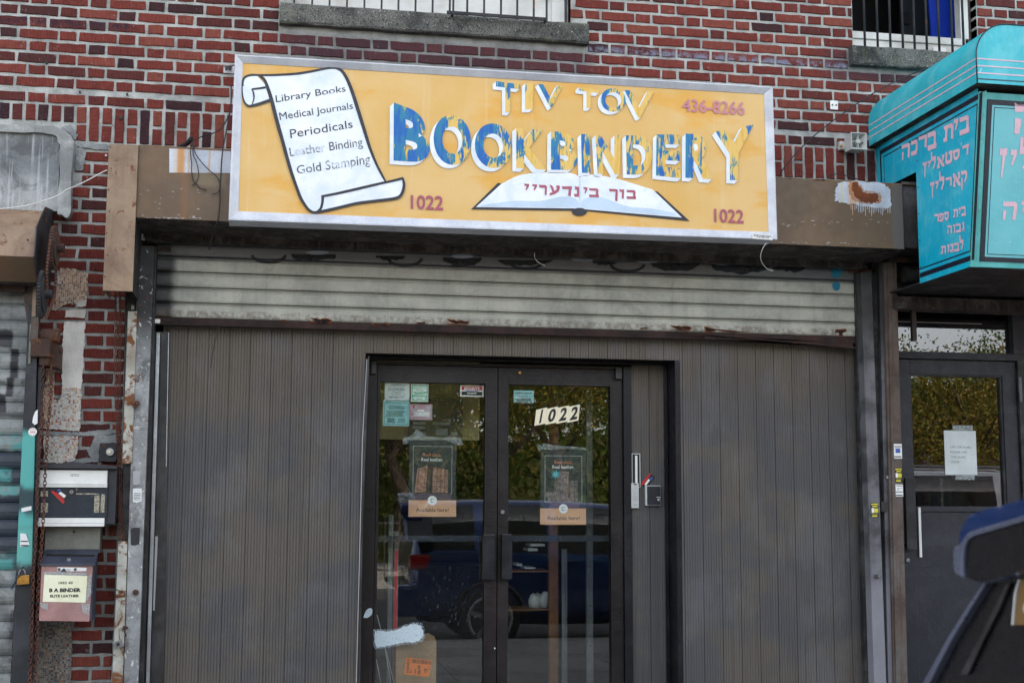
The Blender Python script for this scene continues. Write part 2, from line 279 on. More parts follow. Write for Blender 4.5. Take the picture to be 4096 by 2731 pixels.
M['whitecable'] = plain('white_cable', srgb(226, 226, 222), .5); M['room'] = plain('dim_room_wall', srgb(90, 84, 78), .9); M['roomdark'] = plain('dark_room_wall', srgb(34, 32, 32), .9)
M['wood'] = paint('shelf_wood', srgb(150, 104, 66), srgb(120, 82, 52), .7); M['creamwall'] = plain('cream_board', srgb(216, 202, 150), .8); M['zinc'] = paint('galvanised_post', srgb(120, 124, 126), srgb(100, 104, 106), .5, .3)
M['bag'] = plain('thin_white_bag', srgb(200, 204, 200), .4); M['mailgrey'] = paint('mailbox_dark_paint', srgb(62, 66, 80), srgb(50, 54, 66), .45, grain=.12)
M['copper'] = paint('worn_copper_paint', srgb(168, 128, 124), srgb(150, 110, 106), .5, grain=.14, dirt=srgb(120, 96, 90), dirt_amt=.5); M['plategrey'] = paint('aged_grey_plate', srgb(132, 132, 122), srgb(112, 112, 104), .6, grain=.15, dirt=srgb(90, 88, 80), dirt_amt=.4)
M['cabinet'] = paint('dark_cabinet', srgb(42, 44, 50), srgb(30, 32, 38), .5, grain=.2); M['cabblue'] = paint('dark_blue_board', srgb(30, 40, 52), srgb(22, 30, 42), .4, grain=.25, chips=.12, chip_col=srgb(130, 124, 112))
M['label'] = paint('yellowed_label_paper', srgb(234, 234, 206), srgb(222, 220, 186), .7, grain=.03)
M['tape'] = None
def glass(name, f0=.045, tint=(1, 1, 1), gl=1.):
    "thin pane: symmetric Schlick reflection over a clear tint, per face"
    n = N(name); lw = n.t.nodes.new('ShaderNodeLayerWeight'); lw.inputs['Blend'].default_value = .5
    f = n.math('ADD', n.math('MULTIPLY', n.math('POWER', lw.outputs['Facing'], 5.), 1-f0), f0)
    g = n.t.nodes.new('ShaderNodeBsdfGlossy'); g.inputs['Roughness'].default_value = 0; g.inputs['Color'].default_value = (gl, gl, gl, 1)
    tr = n.t.nodes.new('ShaderNodeBsdfTransparent'); tr.inputs['Color'].default_value = (*tint, 1)
    mx = n.t.nodes.new('ShaderNodeMixShader'); n.link(f, mx.inputs[0]); n.link(tr.outputs[0], mx.inputs[1]); n.link(g.outputs[0], mx.inputs[2])
    o = n.t.nodes.new('ShaderNodeOutputMaterial'); n.link(mx.outputs[0], o.inputs[0]); return n.m
M['glass'] = glass('door_glass', .075, (.95, .97, .96))
M['glass_r'] = glass('tinted_door_glass', .10, (.55, .53, .56))
M['glass_w'] = glass('window_glass', .045, (.8, .82, .85))
def filmy(name, c, a):
    n = N(name); f = n.mr(n.noise(40, 5, .7, dist=2), .35, .7, a*.4, min(1, a*1.6)); return n.out(c, .35, 0, n.bump(n.noise(60, 3, dist=2), .004), .6, alpha=f)
M['film'] = filmy('clear_plastic_tape', srgb(190, 200, 200), .35); M['grime'] = filmy('glass_grime', srgb(150, 160, 165), .08)
def spray():
    n = N('white_spray_paint'); x = n.xyz(); return n.out(srgb(190, 205, 212), .7, alpha=n.mr(n.noise(120, 3, .8), .30, .42))
M['spray'] = spray()
M['asphalt'] = paint('asphalt', (.05, .05, .052), (.035, .035, .037), .9, bump=.004, bscale=80, grain=.5); M['pave'] = paint('sidewalk_concrete', (.30, .29, .27), (.24, .235, .22), .9, bump=.002, bscale=60, dirt=(.12, .11, .1), dirt_amt=.5, dirt_scale=1.5, grain=.2)
M['kerb'] = paint('kerb_stone', (.26, .255, .24), (.2, .2, .19), .9, grain=.2); M['line'] = plain('road_paint', (.6, .6, .58), .8)
def leafm(name, a, b):
    n = N(name); r = n.geo.outputs['Random Per Island']; c = n.mix(r, a, b); return n.out(c, .6, 0, None, .3)
M['leaf'] = leafm('green_leaves', (.035, .08, .012), (.12, .13, .02)); M['leaf2'] = leafm('yellowing_leaves', (.06, .09, .012), (.20, .13, .02))
M['bark'] = paint('bark', (.09, .065, .045), (.05, .038, .028), .95, bump=.006, bscale=30)
M['carblue'] = plain('metallic_blue_car_paint', srgb(20, 54, 112), .22, .45, coat=1.); M['carwhite'] = plain('white_car_paint', (.74, .75, .76), .3, 0, coat=1.); M['carglass'] = glass('car_glass', .06, (.25, .28, .28))
M['trim'] = plain('black_car_trim', srgb(14, 15, 20), .25); M['tyre'] = plain('tyre_rubber', (.02, .02, .021), .8); M['alloy'] = plain('alloy_wheel', (.5, .5, .52), .3, .8); M['taillight'] = plain('red_lens', (.45, .01, .015), .15, coat=1.)
M['amber'] = plain('amber_seat_cloth', srgb(120, 90, 46), .7)
M['facade_far'] = paint('far_brick', srgb(160, 96, 70), srgb(140, 84, 62), .9); M['far_stone'] = paint('far_render', srgb(206, 190, 160), srgb(186, 170, 140), .9)

M['carlip'] = plain('pale_blue_car_edge', srgb(96, 102, 122), .3, .3, coat=.5); M['far_pink'] = paint('far_mauve_render', srgb(96, 80, 92), srgb(80, 68, 80), .9)

def spray_f():
    n = N('thin_overspray'); return n.out(srgb(190, 205, 212), .7, alpha=n.mr(n.noise(150, 4, .8), .50, .60, 0, .8))
M['spray_f'] = spray_f()

M['grassbank'] = paint('dry_grass_bank', (.10, .085, .028), (.045, .06, .014), .9, ns=3, grain=.5, bump=.01, bscale=20)

# ------------------------------------------------------------------ mesh helpers
class MB:
    def __init__(s): s.v = []; s.f = []; s.mi = []; s.cur = 0; s.sm = []; s.smooth = False
    def add(s, vs, fs):
        o = len(s.v); s.v += [tuple(p) for p in vs]
        for f in fs: s.f.append(tuple(i+o for i in f)); s.mi.append(s.cur); s.sm.append(s.smooth)
        return s
    def box(s, x0, x1, y0, y1, z0, z1):
        return s.add([(x0,y0,z0),(x1,y0,z0),(x1,y1,z0),(x0,y1,z0),(x0,y0,z1),(x1,y0,z1),(x1,y1,z1),(x0,y1,z1)],
                     [(0,3,2,1),(4,5,6,7),(0,1,5,4),(1,2,6,5),(2,3,7,6),(3,0,4,7)])
    def prism(s, pts, y0, y1):
        "outline of (x, z), given counter-clockwise seen from the street, from y0 (front) to y1 (back)"
        a = sum(pts[i][0]*pts[(i+1)%len(pts)][1]-pts[(i+1)%len(pts)][0]*pts[i][1] for i in range(len(pts)))
        if a < 0: pts = pts[::-1]
        n = len(pts); vs = [(x,y0,z) for x,z in pts]+[(x,y1,z) for x,z in pts]
        return s.add(vs, [tuple(range(n)), tuple(range(2*n-1,n-1,-1))]+[(i, i+n, (i+1)%n+n, (i+1)%n) for i in range(n)])
    def xprism(s, prof, x0, x1):
        "profile of (y, z) swept along x"
        a = sum(prof[i][0]*prof[(i+1)%len(prof)][1]-prof[(i+1)%len(prof)][0]*prof[i][1] for i in range(len(prof)))
        if a < 0: prof = prof[::-1]
        n = len(prof); vs = [(x0,y,z) for y,z in prof]+[(x1,y,z) for y,z in prof]
        return s.add(vs, [tuple(range(n-1,-1,-1)), tuple(range(n,2*n))]+[(i,(i+1)%n,(i+1)%n+n,i+n) for i in range(n)])
    def tube(s, pts, r, k=6, closed=False):
        pts = [Vector(p) for p in pts]; n = len(pts); sm = s.smooth; s.smooth = True
        vs = []; up = Vector((0,0,1))
        for i, p in enumerate(pts):
            a = pts[(i-1)%n] if (i or closed) else p; b = pts[(i+1)%n] if (i < n-1 or closed) else p
            d = (b-a).normalized(); u = d.cross(Vector((.13,-.9,.31)));
            if u.length < .1: u = d.cross(Vector((1,0,0)))
            u.normalize(); w = d.cross(u)
            rr = r[i] if isinstance(r, (list, tuple)) else r
            vs += [p+(u*math.cos(2*PI*j/k)+w*math.sin(2*PI*j/k))*rr for j in range(k)]
        fs = []
        for i in range(n if closed else n-1):
            i2 = (i+1)%n
            fs += [(i*k+j, i*k+(j+1)%k, i2*k+(j+1)%k, i2*k+j) for j in range(k)]
        if not closed: fs += [tuple(range(k-1,-1,-1)), tuple((n-1)*k+j for j in range(k))]
        s.add(vs, fs); s.smooth = sm; return s
    def cyl(s, c, r, d, axis='y', k=20, r2=None):
        "disc or cylinder centred at c, depth d along axis"
        c = Vector(c); r2 = r if r2 is None else r2
        A = {'x': ((0,1,0),(0,0,1),(1,0,0)), 'y': ((1,0,0),(0,0,1),(0,-1,0)), 'z': ((1,0,0),(0,1,0),(0,0,1))}[axis]
        u, w, q = (Vector(a) for a in A)
        vs = [c-q*d/2+(u*math.cos(2*PI*j/k)+w*math.sin(2*PI*j/k))*r for j in range(k)]+[c+q*d/2+(u*math.cos(2*PI*j/k)+w*math.sin(2*PI*j/k))*r2 for j in range(k)]
        return s.add(vs, [tuple(range(k-1,-1,-1)), tuple(range(k,2*k))]+[(j,(j+1)%k,(j+1)%k+k,j+k) for j in range(k)])
    def mesh(s, name, mats, bev=0):
        me = bpy.data.meshes.new(name); me.from_pydata(s.v, [], s.f)
        for m in (mats if isinstance(mats, (list, tuple)) else [mats]): me.materials.append(M[m] if isinstance(m, str) else m)
        me.polygons.foreach_set('material_index', s.mi); me.polygons.foreach_set('use_smooth', s.sm)
        if bev:
            b = bmesh.new(); b.from_mesh(me); bmesh.ops.bevel(b, geom=[e for e in b.edges if len(e.link_faces) == 2 and e.calc_face_angle(0) > .5], offset=bev, segments=2, profile=.6, affect='EDGES'); b.to_mesh(me); b.free()
        me.update(); return me
    def build(s, name, mats, parent=None, bev=0, **kw):
        return put(name, s.mesh(name, mats, bev), parent, **kw)
def put(name, me, parent=None, label=None, cat=None, group=None, kind=None, loc=None):
    o = bpy.data.objects.new(name, me); COL.objects.link(o)
    if parent: o.parent = parent
    if loc: o.location = loc
    tag(o, label, cat, group, kind); return o
def tag(o, label=None, cat=None, group=None, kind=None):
    for k, v in (('label', label), ('category', cat), ('group', group), ('kind', kind)):
        if v: o[k] = v
    return o
def thing(name, label, cat, group=None, kind=None, loc=(0,0,0)):
    o = bpy.data.objects.new(name, None); o.empty_display_size = .1; COL.objects.link(o); o.location = loc; return tag(o, label, cat, group, kind)
def B(name, mat, x0, x1, y0, y1, z0, z1, parent=None, bev=0, **kw): return MB().box(x0,x1,y0,y1,z0,z1).build(name, mat, parent, bev, **kw)
def PR(name, mat, pts, y0, y1, parent=None, bev=0, **kw): return MB().prism(pts, y0, y1).build(name, mat, parent, bev, **kw)

# flat lettering
def glyph_mesh(body, bold=0., extrude=0., res=4, shear=0.):
    c = bpy.data.curves.new('lettering', 'FONT'); c.body = body; c.resolution_u = res; c.offset = bold; c.extrude = extrude; c.shear = shear; c.fill_mode = 'BOTH' if extrude else 'FRONT'
    o = bpy.data.objects.new('lettering', c); COL.objects.link(o); bpy.context.view_layer.update()
    me = bpy.data.meshes.new_from_object(o.evaluated_get(bpy.context.evaluated_depsgraph_get()))
    bpy.data.objects.remove(o); bpy.data.curves.remove(c); return me
def bounds(me):
    xs = [v.co.x for v in me.vertices]; ys = [v.co.y for v in me.vertices]; return min(xs), max(xs), min(ys), max(ys)
def warp(me, quad, to3, body_box=None):
    "map glyph box on quad TL,TR,BR,BL (flat coordinates), to3 lifts (a, b, height) to space"
    x0, x1, y0, y1 = body_box or bounds(me); tl, tr, br, bl = quad
    for v in me.vertices:
        u = (v.co.x-x0)/(x1-x0); w = (v.co.y-y0)/(y1-y0)
        a = [(1-w)*((1-u)*bl[i]+u*br[i])+w*((1-u)*tl[i]+u*tr[i]) for i in (0,1)]
        v.co = to3(a[0], a[1], v.co.z)
def mirror_fix(me, want):
    me.update()
    if len(me.polygons):
        n = Vector((0,0,0))
        for p in me.polygons: n += p.normal*p.area
        if n.dot(Vector(want)) < 0: me.flip_normals()
def word(name, body, mat, cx, cz, w, Y, parent, h=None, bold=0., shear=0., rot=0., label=None):
    "lettering centred at (cx, cz), fitted to width w (and height h) on the plane y = Y, facing the street"
    me = glyph_mesh(body, bold, 0, 2, shear); x0, x1, y0, y1 = bounds(me); k = w/(x1-x0); kz = (h/(y1-y0)) if h else k
    ca, sa = math.cos(rot), math.sin(rot)
    for v in me.vertices:
        a = (v.co.x-(x0+x1)/2)*k; b = (v.co.y-(y0+y1)/2)*kz
        v.co = (cx+a*ca-b*sa, Y, cz+a*sa+b*ca)
    mirror_fix(me, (0,-1,0)); me.materials.append(M[mat]); return put(name, me, parent, label=label)
def ribbon(pts, w):
    "flat ribbon outline quads through (x,z) points"
    L = []; R_ = []
    n = len(pts)
    for i in range(n):
        a = pts[max(i-1,0)]; b = pts[min(i+1,n-1)]; dx, dz = b[0]-a[0], b[1]-a[1]; l = math.hypot(dx,dz) or 1
        ww = w[i] if isinstance(w, (list,tuple)) else w
        L.append((pts[i][0]-dz/l*ww/2, pts[i][1]+dx/l*ww/2)); R_.append((pts[i][0]+dz/l*ww/2, pts[i][1]-dx/l*ww/2))
    return L, R_
def smooth_pts(pts, k=5):
    out = []; n = len(pts)
    for i in range(n-1):
        p0, p1, p2, p3 = pts[max(i-1,0)], pts[i], pts[i+1], pts[min(i+2,n-1)]
        for j in range(k):
            u = j/k; out.append(tuple(.5*((2*p1[q])+(-p0[q]+p2[q])*u+(2*p0[q]-5*p1[q]+4*p2[q]-p3[q])*u*u+(-p0[q]+3*p1[q]-3*p2[q]+p3[q])*u**3) for q in range(len(p1))))
    out.append(pts[-1]); return out

# ------------------------------------------------------------------ ground
MB().box(-60, 60, -80, 60, -.30, -.154).build('ground', 'asphalt', kind='structure')
road = MB(); road.box(-60, 60, -15.5, -5.26, -.154, -.15); road.build('road', 'asphalt', kind='structure')
sw = MB()
pave_root = None
x = -12.0
slab_me = {}
pave = put('sidewalk', MB().box(-60, 60, -5.1, 0.6, -.15, -.006).mesh('sidewalk', 'pave'), kind='structure')
for i in range(16):
    for j in range(4):
        MB().box(-12+i*1.5+.006, -12+(i+1)*1.5-.006, -5.09+j*1.27+.006, -5.09+(j+1)*1.27-.006, -.006, rnd.uniform(-.001,.002)).build('paving_slab', 'pave', pave)
for i in range(20): MB().box(-20+i*2.4, -20+i*2.4+2.39, -5.26, -5.104, -.15, .002).build('kerb_stone', 'kerb', pave, bev=.01)
MB().box(-60, 60, -30, -15.5, -.154, -.02).build('far_pavement', 'pave', kind='structure')

# ------------------------------------------------------------------ the brick building
building = thing('brick_building', 'red brick building with pale mortar, soldier course and side pier around the shop', 'building')
TOPZ, X0, X1 = 9.2, -9.0, 14.0
w1 = (at(*t(1,0,340,0), 0)[0], at(*t(2,0,535,0), 0)[0]); w2 = (at(*t(3,0,780,250), 0)[0], at(*t(3,0,1925,250), 0)[0])
SILL1 = T(1,0,1200,140,0)[1]+.02; SILL2 = T(3,0,1200,490,0)[1]+.02
mort = MB()   # mortar bed sheet, with the openings left out
MY = .007
def sheet(a, b, z0, z1): mort.box(a, b, MY, .30, z0, z1)
S_TOP1 = 6.2
PANX0 = at(*t(0,2,1500,500), .02)[0]
sheet(X0, w1[0], 3.0, TOPZ); sheet(w1[0], w1[1], 3.0, SILL1-.03); sheet(w1[0], w1[1], S_TOP1, TOPZ)
sheet(w1[1], w2[0], 3.0, TOPZ); sheet(w2[0], w2[1], 3.0, SILL2-.03); sheet(w2[0], w2[1], S_TOP1, TOPZ); sheet(w2[1], X1, 3.0, TOPZ)
sheet(-1.95, -.86, -.02, 3.0)
mort.build('mortar', 'mortar', building)
mass = MB(); mass.box(X0, -2.0, .32, 9, 0, 3.0); mass.box(X0, X1, 3.6, 9, 3.0, TOPZ); mass.box(X0, X1, .0, 9.0, TOPZ, TOPZ+.3); mass.box(5.4, X1, .32, 9, 0, 3.0)
mass.box(X0, X0+.2, .3, 4, 3, TOPZ); mass.box(X1-.2, X1, .3, 4, 3, TOPZ); mass.box(X0, X1, 8.8, 9, 0, TOPZ)
mass.build('wall', 'facade_far', building)
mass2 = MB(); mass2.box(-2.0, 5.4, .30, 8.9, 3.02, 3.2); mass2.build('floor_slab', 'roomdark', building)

def brick_mesh(w, h, seed, horizontal=False):
    r = random.Random(seed); m = MB(); j = .0030
    n = 4 if w > h else 1
    out = []
    nx = 4 if w > .12 else 2; nz = 4 if h > .12 else 1
    for i in range(nx): out.append((-w/2+w*i/nx, -h/2))
    for i in range(nz): out.append((w/2, -h/2+h*i/nz))
    for i in range(nx): out.append((w/2-w*i/nx, h/2))
    for i in range(nz): out.append((-w/2, h/2-h*i/nz))
    out = [(a+r.uniform(-j,j), b+r.uniform(-j,j)) for a, b in out]
    k = len(out); c = .0035
    fr = [(a*(1-c/(w/2)), -r.uniform(.0005,.0018), b*(1-c/(h/2))) for a, b in out]
    mid = [(a, .0025, b) for a, b in out]; bk = [(a, .05, b) for a, b in out]
    m.add(fr+mid+bk, [tuple(range(k))]+[(i, i+k, (i+1)%k+k, (i+1)%k) for i in range(k)]+[(i+k, i+2*k, (i+1)%k+2*k, (i+1)%k+k) for i in range(k)])
    return m
JZ, JX, CH = .0185, .0185, .0747
PP = .346; SW, HW, BH = .2155, .0935, .0555
def variants(w, h, mat): return [brick_mesh(w, h, q*31+int(w*1000)).mesh('brick', mat) for q in range(7)]
VS, VH = variants(SW, BH, 'brick'), variants(HW, BH, 'brick'); VSO, VSH = variants(.0545, .2095, 'brick_h'), variants(.0545, .096, 'brick_h')
places = []     # (cx, cz, variants, w, h, kind)
def free(xa, xb, za, zb, holes): return not any(xb > h[0] and xa < h[1] and zb > h[2] and za < h[3] for h in holes)
def clip_holes(xa, xb, za, zb, holes):
    for h in holes:
        if xb > h[0] and xa < h[1] and zb > h[2]+.01 and za < h[3]-.01:
            if xa < h[0] and xb > h[1]: return None
            if xa >= h[0]-.02 and xb <= h[1]+.02: return None
            if xa < h[0]: xb = h[0]-.006
            else: xa = h[1]+.006
    return (xa, xb) if xb-xa > .025 else None
def lay(xa, xb, z, phase, holes, odd=False):
    "one Flemish course: stretcher and header in turn"
    i0 = int((xa-phase)/PP)-1
    for i in range(i0, int((xb-phase)/PP)+2):
        for (o, w) in ((0, SW), (SW+JX, HW)):
            a = phase+i*PP+o; b = a+w
            a0, b0 = max(a, xa), min(b, xb)
            if b0-a0 < .02: continue
            c = clip_holes(a0, b0, z, z+BH, holes)
            if not c: continue
            full = abs(c[0]-a) < 1e-4 and abs(c[1]-b) < 1e-4
            places.append(((c[0]+c[1])/2, z+BH/2, (VS if w == SW else VH) if full else None, c[1]-c[0], BH))
ZB = 3.918
sillrect1 = (T(1,0,215,200,0)[0], T(2,0,690,350,0)[0], T(1,0,1200,300,0)[1], SILL1); sillrect2 = (T(3,0,745,560,0)[0], w2[1]+.10, T(3,0,1200,640,0)[1], SILL2)
up_holes = [(w1[0], w1[1], SILL1-.02, S_TOP1), (w2[0], w2[1], SILL2-.02, S_TOP1), sillrect1, sillrect2]
ph0 = T(0,0,465,30,0)[0]           # a stretcher starts here in the rows that start like the top one
for j in range(0, 17):
    z = ZB+j*CH; ph = ph0 if j % 2 == 1 else ph0+PP/2
    lay(-2.45, 5.9, z+rnd.uniform(-.001,.001), ph+rnd.uniform(-.004,.004), up_holes)
ZC = ZB-.030-BH-.0105
conc_rect = (-3, T(0,0,680,1300,0)[0]+.005, T(0,0,300,1568,0)[1]-.4, T(0,0,300,1150,0)[1])
lay(-2.45, 5.9, ZC, ph0+.01, [])
# soldier course
ZS1 = ZC-.017; ZS0 = ZS1-.2095
sx = T(0,0,822,1100,0)[0]; k = 0
for i in range(-30, 95):
    xx = sx+i*.0742
    if xx < -2.4 or xx > 5.8: continue
    xc = xx+.027
    if i % 2 == 0 and not xc < conc_rect[1]: places.append((xc, (ZS0+ZS1)/2, VSO, .0545, .2095))
    else:
        places.append((xc, ZS1-.048, VSH, .0545, .096))
        if not xc < conc_rect[1]: places.append((xc, ZS0+.048, VSH, .0545, .096))
# the pier between the shops
pr = T(0,1,985,300,0)[0]
ZP = T(0,1,880,245,0)[1]
j = 0
for j in range(-4, 50):
    z = ZP-j*CH
    if z < .0 or z > ZS0-.07: continue
    xb = -.985 if z > 2.68 else -.90
    xa = (conc_rect[1]+.01) if z > 3.25 else -1.72
    holes = []
    lay(xa, xb, z, T(0,1,682,200,0)[0]+(-.30 if j % 2 else -.30+PP/2)+rnd.uniform(-.005,.005), holes)
# a reveal of bricks seen in the right-hand window opening comes with the window
def seen_size(p):
    cx, cz = p[0], p[1]; d = Vector((cx,0,cz))-CAM; q = d.dot(FW); px = 2048+F_PX*d.dot(RT)/q; py = 1365.5-F_PX*d.dot(UP)/q
    inside = -20 < px < 4110 and -20 < py < 2740
    hidden = (940 < px < 3085 and 230+(px-940)*.06 < py < 900+(px-940)*.036)
    return (1 if inside else 0)*(0 if hidden else 1)*(p[3]*p[4])/q
order = sorted(places, key=seen_size, reverse=True)
stuff = MB()
n_parts = 0
for p in order:
    cx, cz, V, w, h = p
    if n_parts < 300 and V is not None and seen_size(p) > 0:
        o = put('brick', rnd.choice(V), building, loc=(cx, rnd.uniform(-.0015,.001), cz)); n_parts += 1
    else:
        b = brick_mesh(w, h, rnd.randint(0, 9999)); y = rnd.uniform(-.0015,.001); stuff.cur = 1 if h > w and V is not None else 0
        stuff.add([(a+cx, q+y, c+cz) for a, q, c in b.v], b.f)
stuff.build('brickwork', ['brick', 'brick_h'], building, kind='stuff')
# small scars on the wall: anchors, pipe stubs
for (c, r, a, b, rad) in ((0,0,428,580,.008),(0,0,735,852,.006),(0,0,1170,872,.007),(0,0,1112,1085,.010)):
    p = T(c,r,a,b,0); MB().cyl((p[0],-.008,p[1]), rad, .02, 'y', 10).build('wall_anchor', 'iron', building)

# concrete sills
def sill(name, x0, x1, z0, z1, label):
    m = MB(); r = random.Random(3); n = 26
    for s in range(n):
        pass
    xs = [x0+(x1-x0)*i/n for i in range(n+1)]; vs = []
    for xx in xs:
        e = lambda a: r.uniform(-a, a)
        vs += [(xx, -.055+e(.003), z0+.012+e(.004)), (xx, -.045, z0+e(.003)), (xx, .2, z0), (xx, .2, z1+.01), (xx, -.04+e(.003), z1+e(.003)), (xx, -.057+e(.003), z1-.014+e(.004))]
    fs = []
    for i in range(n):
        for q in range(6): fs.append((i*6+q, i*6+(q+1)%6, (i+1)*6+(q+1)%6, (i+1)*6+q))
    fs += [(0,5,4,3,2,1), tuple(n*6+q for q in range(6))]
    m.add(vs, [f[::-1] for f in fs]); o = m.build(name, 'sill', label=label, cat='window sill')
    return o
sill('window_sill', *sillrect1[:2], sillrect1[2], sillrect1[3], 'long mossy grey concrete sill under the barred window over the yellow sign')
sill('window_sill', *sillrect2[:2], sillrect2[2], sillrect2[3], 'short weathered concrete sill partly behind the turquoise awning')

# window over the sign: white boards and frame behind a double guard
win1 = thing('window', 'white boarded window above the yellow sign, seen behind iron bars', 'window')
B('sill_board', 'white', w1[0]+.01, w1[1]-.01, .10, .16, SILL1-.02, SILL1+.22, win1)
B('lower_rail', 'white', w1[0]+.30, w1[1]-.13, .07, .12, SILL1+.225, SILL1+.27, win1, bev=.004)
B('blind_panel', 'white', w1[0]+.01, w1[1]-.01, .135, .18, SILL1+.27, S_TOP1, win1)
B('frame_side', 'white', w1[1]-.11, w1[1]-.0, .06, .13, SILL1-.02, S_TOP1, win1, bev=.004); B('frame_side', 'white', w1[0], w1[0]+.05, .08, .13, SILL1-.02, S_TOP1, win1, bev=.004)
B('brick_reveal', 'brick', w1[1], w1[1]+.004, .006, .22, SILL1, S_TOP1, win1)
g1 = thing('window_guard', 'flat iron window guard with bottom rail above the yellow sign', 'window guard')
GY = -.01
zr = T(1,0,1100,110,GY)[1]
for px in (350,515,675,835,995,1153,1308,1465,1622,1780): xx = T(1,0,px,60,GY)[0]; MB().box(xx-.006, xx+.006, GY-.006, GY+.006, zr, 5.6).build('bar', 'iron', g1)
for px in (-6,): xx = T(2,0,495,60,GY)[0]; MB().box(xx-.009, xx+.009, GY-.006, GY+.006, zr, 5.6).build('bar', 'iron', g1)
MB().box(T(1,0,345,60,GY)[0], T(2,0,505,60,GY)[0], GY-.008, GY+.008, zr-.012, zr+.004).build('rail', 'iron', g1)
MB().box(T(1,0,345,60,GY)[0], T(2,0,505,60,GY)[0], GY-.008, GY+.008, 5.3, 5.32).build('rail', 'iron', g1)
g2 = thing('window_guard', 'second, projecting iron grille on the right half of the boarded window', 'window guard')
GY2 = -.13; zr2 = T(1,0,2250,150,GY2)[1]
for (c, px) in ((1,1812),(1,1940),(1,2095),(1,2250),(2,48),(2,200),(2,318)):
    xx = T(c,0,px,60,GY2)[0]; MB().box(xx-.006, xx+.006, GY2-.006, GY2+.006, zr2-.015, 5.6).build('bar', 'iron', g2)
MB().box(T(1,0,1755,110,GY2)[0], T(2,0,330,180,GY2)[0], GY2+.006, GY2+.020, zr2-.004, zr2+.014).build('rail', 'iron', g2)
for (c, px) in ((1,1812),(2,318)): xx = T(c,0,px,60,GY2)[0]; MB().box(xx-.006, xx+.006, GY2+.006, .05, zr2+.0, zr2+.012).build('stay', 'iron', g2)

# window on the right: open onto a dark room with a blue panel
win2 = thing('window', 'white framed open window at top right with blue panel and curtain in a dark room', 'window')
fy = .06
a = rc(3,0,780,280,1880,415,fy); zf0 = T(3,0,1300,385,fy)[1]; zf1 = T(3,0,1300,322,fy)[1]
MB().box(w2[0]+.005, w2[1]-.06, fy, fy+.07, zf0, zf1).build('frame_bottom', 'white', win2, bev=.004)
MB().box(w2[0]+.002, w2[0]+.022, fy, fy+.07, zf0, S_TOP1).build('frame_side', 'white', win2)
xr = T(3,0,1815,200,fy)[0]; MB().box(xr-.04, xr+.02, fy, fy+.07, zf1, S_TOP1).build('frame_side', 'white', win2)
MB().box(xr+.022, w2[1]-.004, fy+.02, fy+.1, zf0-.02, S_TOP1).build('jamb_board', 'rustpost', win2)
MB().box(w2[0]+.002, w2[1]-.005, fy+.015, fy+.08, SILL2-.03, zf0-.002).build('sill_board', 'white', win2)
MB().box(w2[0]-1.2, w2[1]+1.0, 1.6, 1.64, 3.3, 7.0).build('room_wall', 'black', win2); MB().box(w2[0]-1.2, w2[1]+1.0, .31, 1.64, 6.6, 6.7).build('room_ceiling', 'black', win2)
bx0 = T(3,0,1490,200,.4)[0]; bx1 = T(3,0,1700,200,.4)[0]
PR('blue_panel', plain('cobalt_panel', srgb(16, 62, 190), .5), [(bx0+.02, SILL2), (bx1+.03, SILL2), (bx1, S_TOP1-.1), (bx0-.05, S_TOP1-.1)], .40, .42, win2)
gx0 = T(3,0,1225,200,.8)[0]; gx1 = T(3,0,1500,200,.8)[0]
B('grey_panel', plain('slate_panel', srgb(34, 42, 50), .6), gx0, gx1+.1, .80, .83, SILL2-.2, S_TOP1-.1, win2)
q = rc(3,0,1250,115,1290,225,.79); B('panel_slot', 'black', q[0], q[1], .785, .80, q[2], q[3], win2)
for i in range(6):
    xx = bx1+.055+i*.012; MB().tube([(xx, .14+.01*(i%2), SILL2+.02), (xx+.003, .14+.01*((i+1)%2), 5.2)], .009, 6).build('curtain_fold', 'white', win2)
tile_ = rc(3,0,1518,435,1650,525,.045); PR('outlet_plate', 'wht', [(tile_[0]+.008, tile_[2]), (tile_[1], tile_[2]), (tile_[1]-.012, tile_[3]), (tile_[0], tile_[3])], .045, .06, None, bev=.002, label='blank white plate leaning on the sill of the right window', cat='cover plate')
g3 = thing('window_guard', 'row of plain upright iron bars over the open window at top right', 'window guard')
GY3 = -.005
for a_, b_ in zip((900,1018,1135,1250,1358,1470,1585,1705,1808), (470,478,485,497,505,512,520,522,490)):
    xx, zz = T(3,0,a_-8,b_,GY3); MB().tube([(xx, GY3, zz-.01), (xx, GY3, 5.6)], .0085, 8).build('bar', 'iron', g3)
MB().box(w2[0], w2[1], GY3-.008, GY3+.008, 5.22, 5.24).build('rail', 'iron', g3)
# brick reveal on the right of that window
rv = MB()
for j in range(0, 17):
    z = ZB+j*CH
    if z < SILL2: continue
    rv.box(w2[1]-.0, w2[1]+.004, .012, .10 if j % 2 else .2, z, z+BH)
rv.build('reveal_bricks', 'brick', win2, kind='stuff')

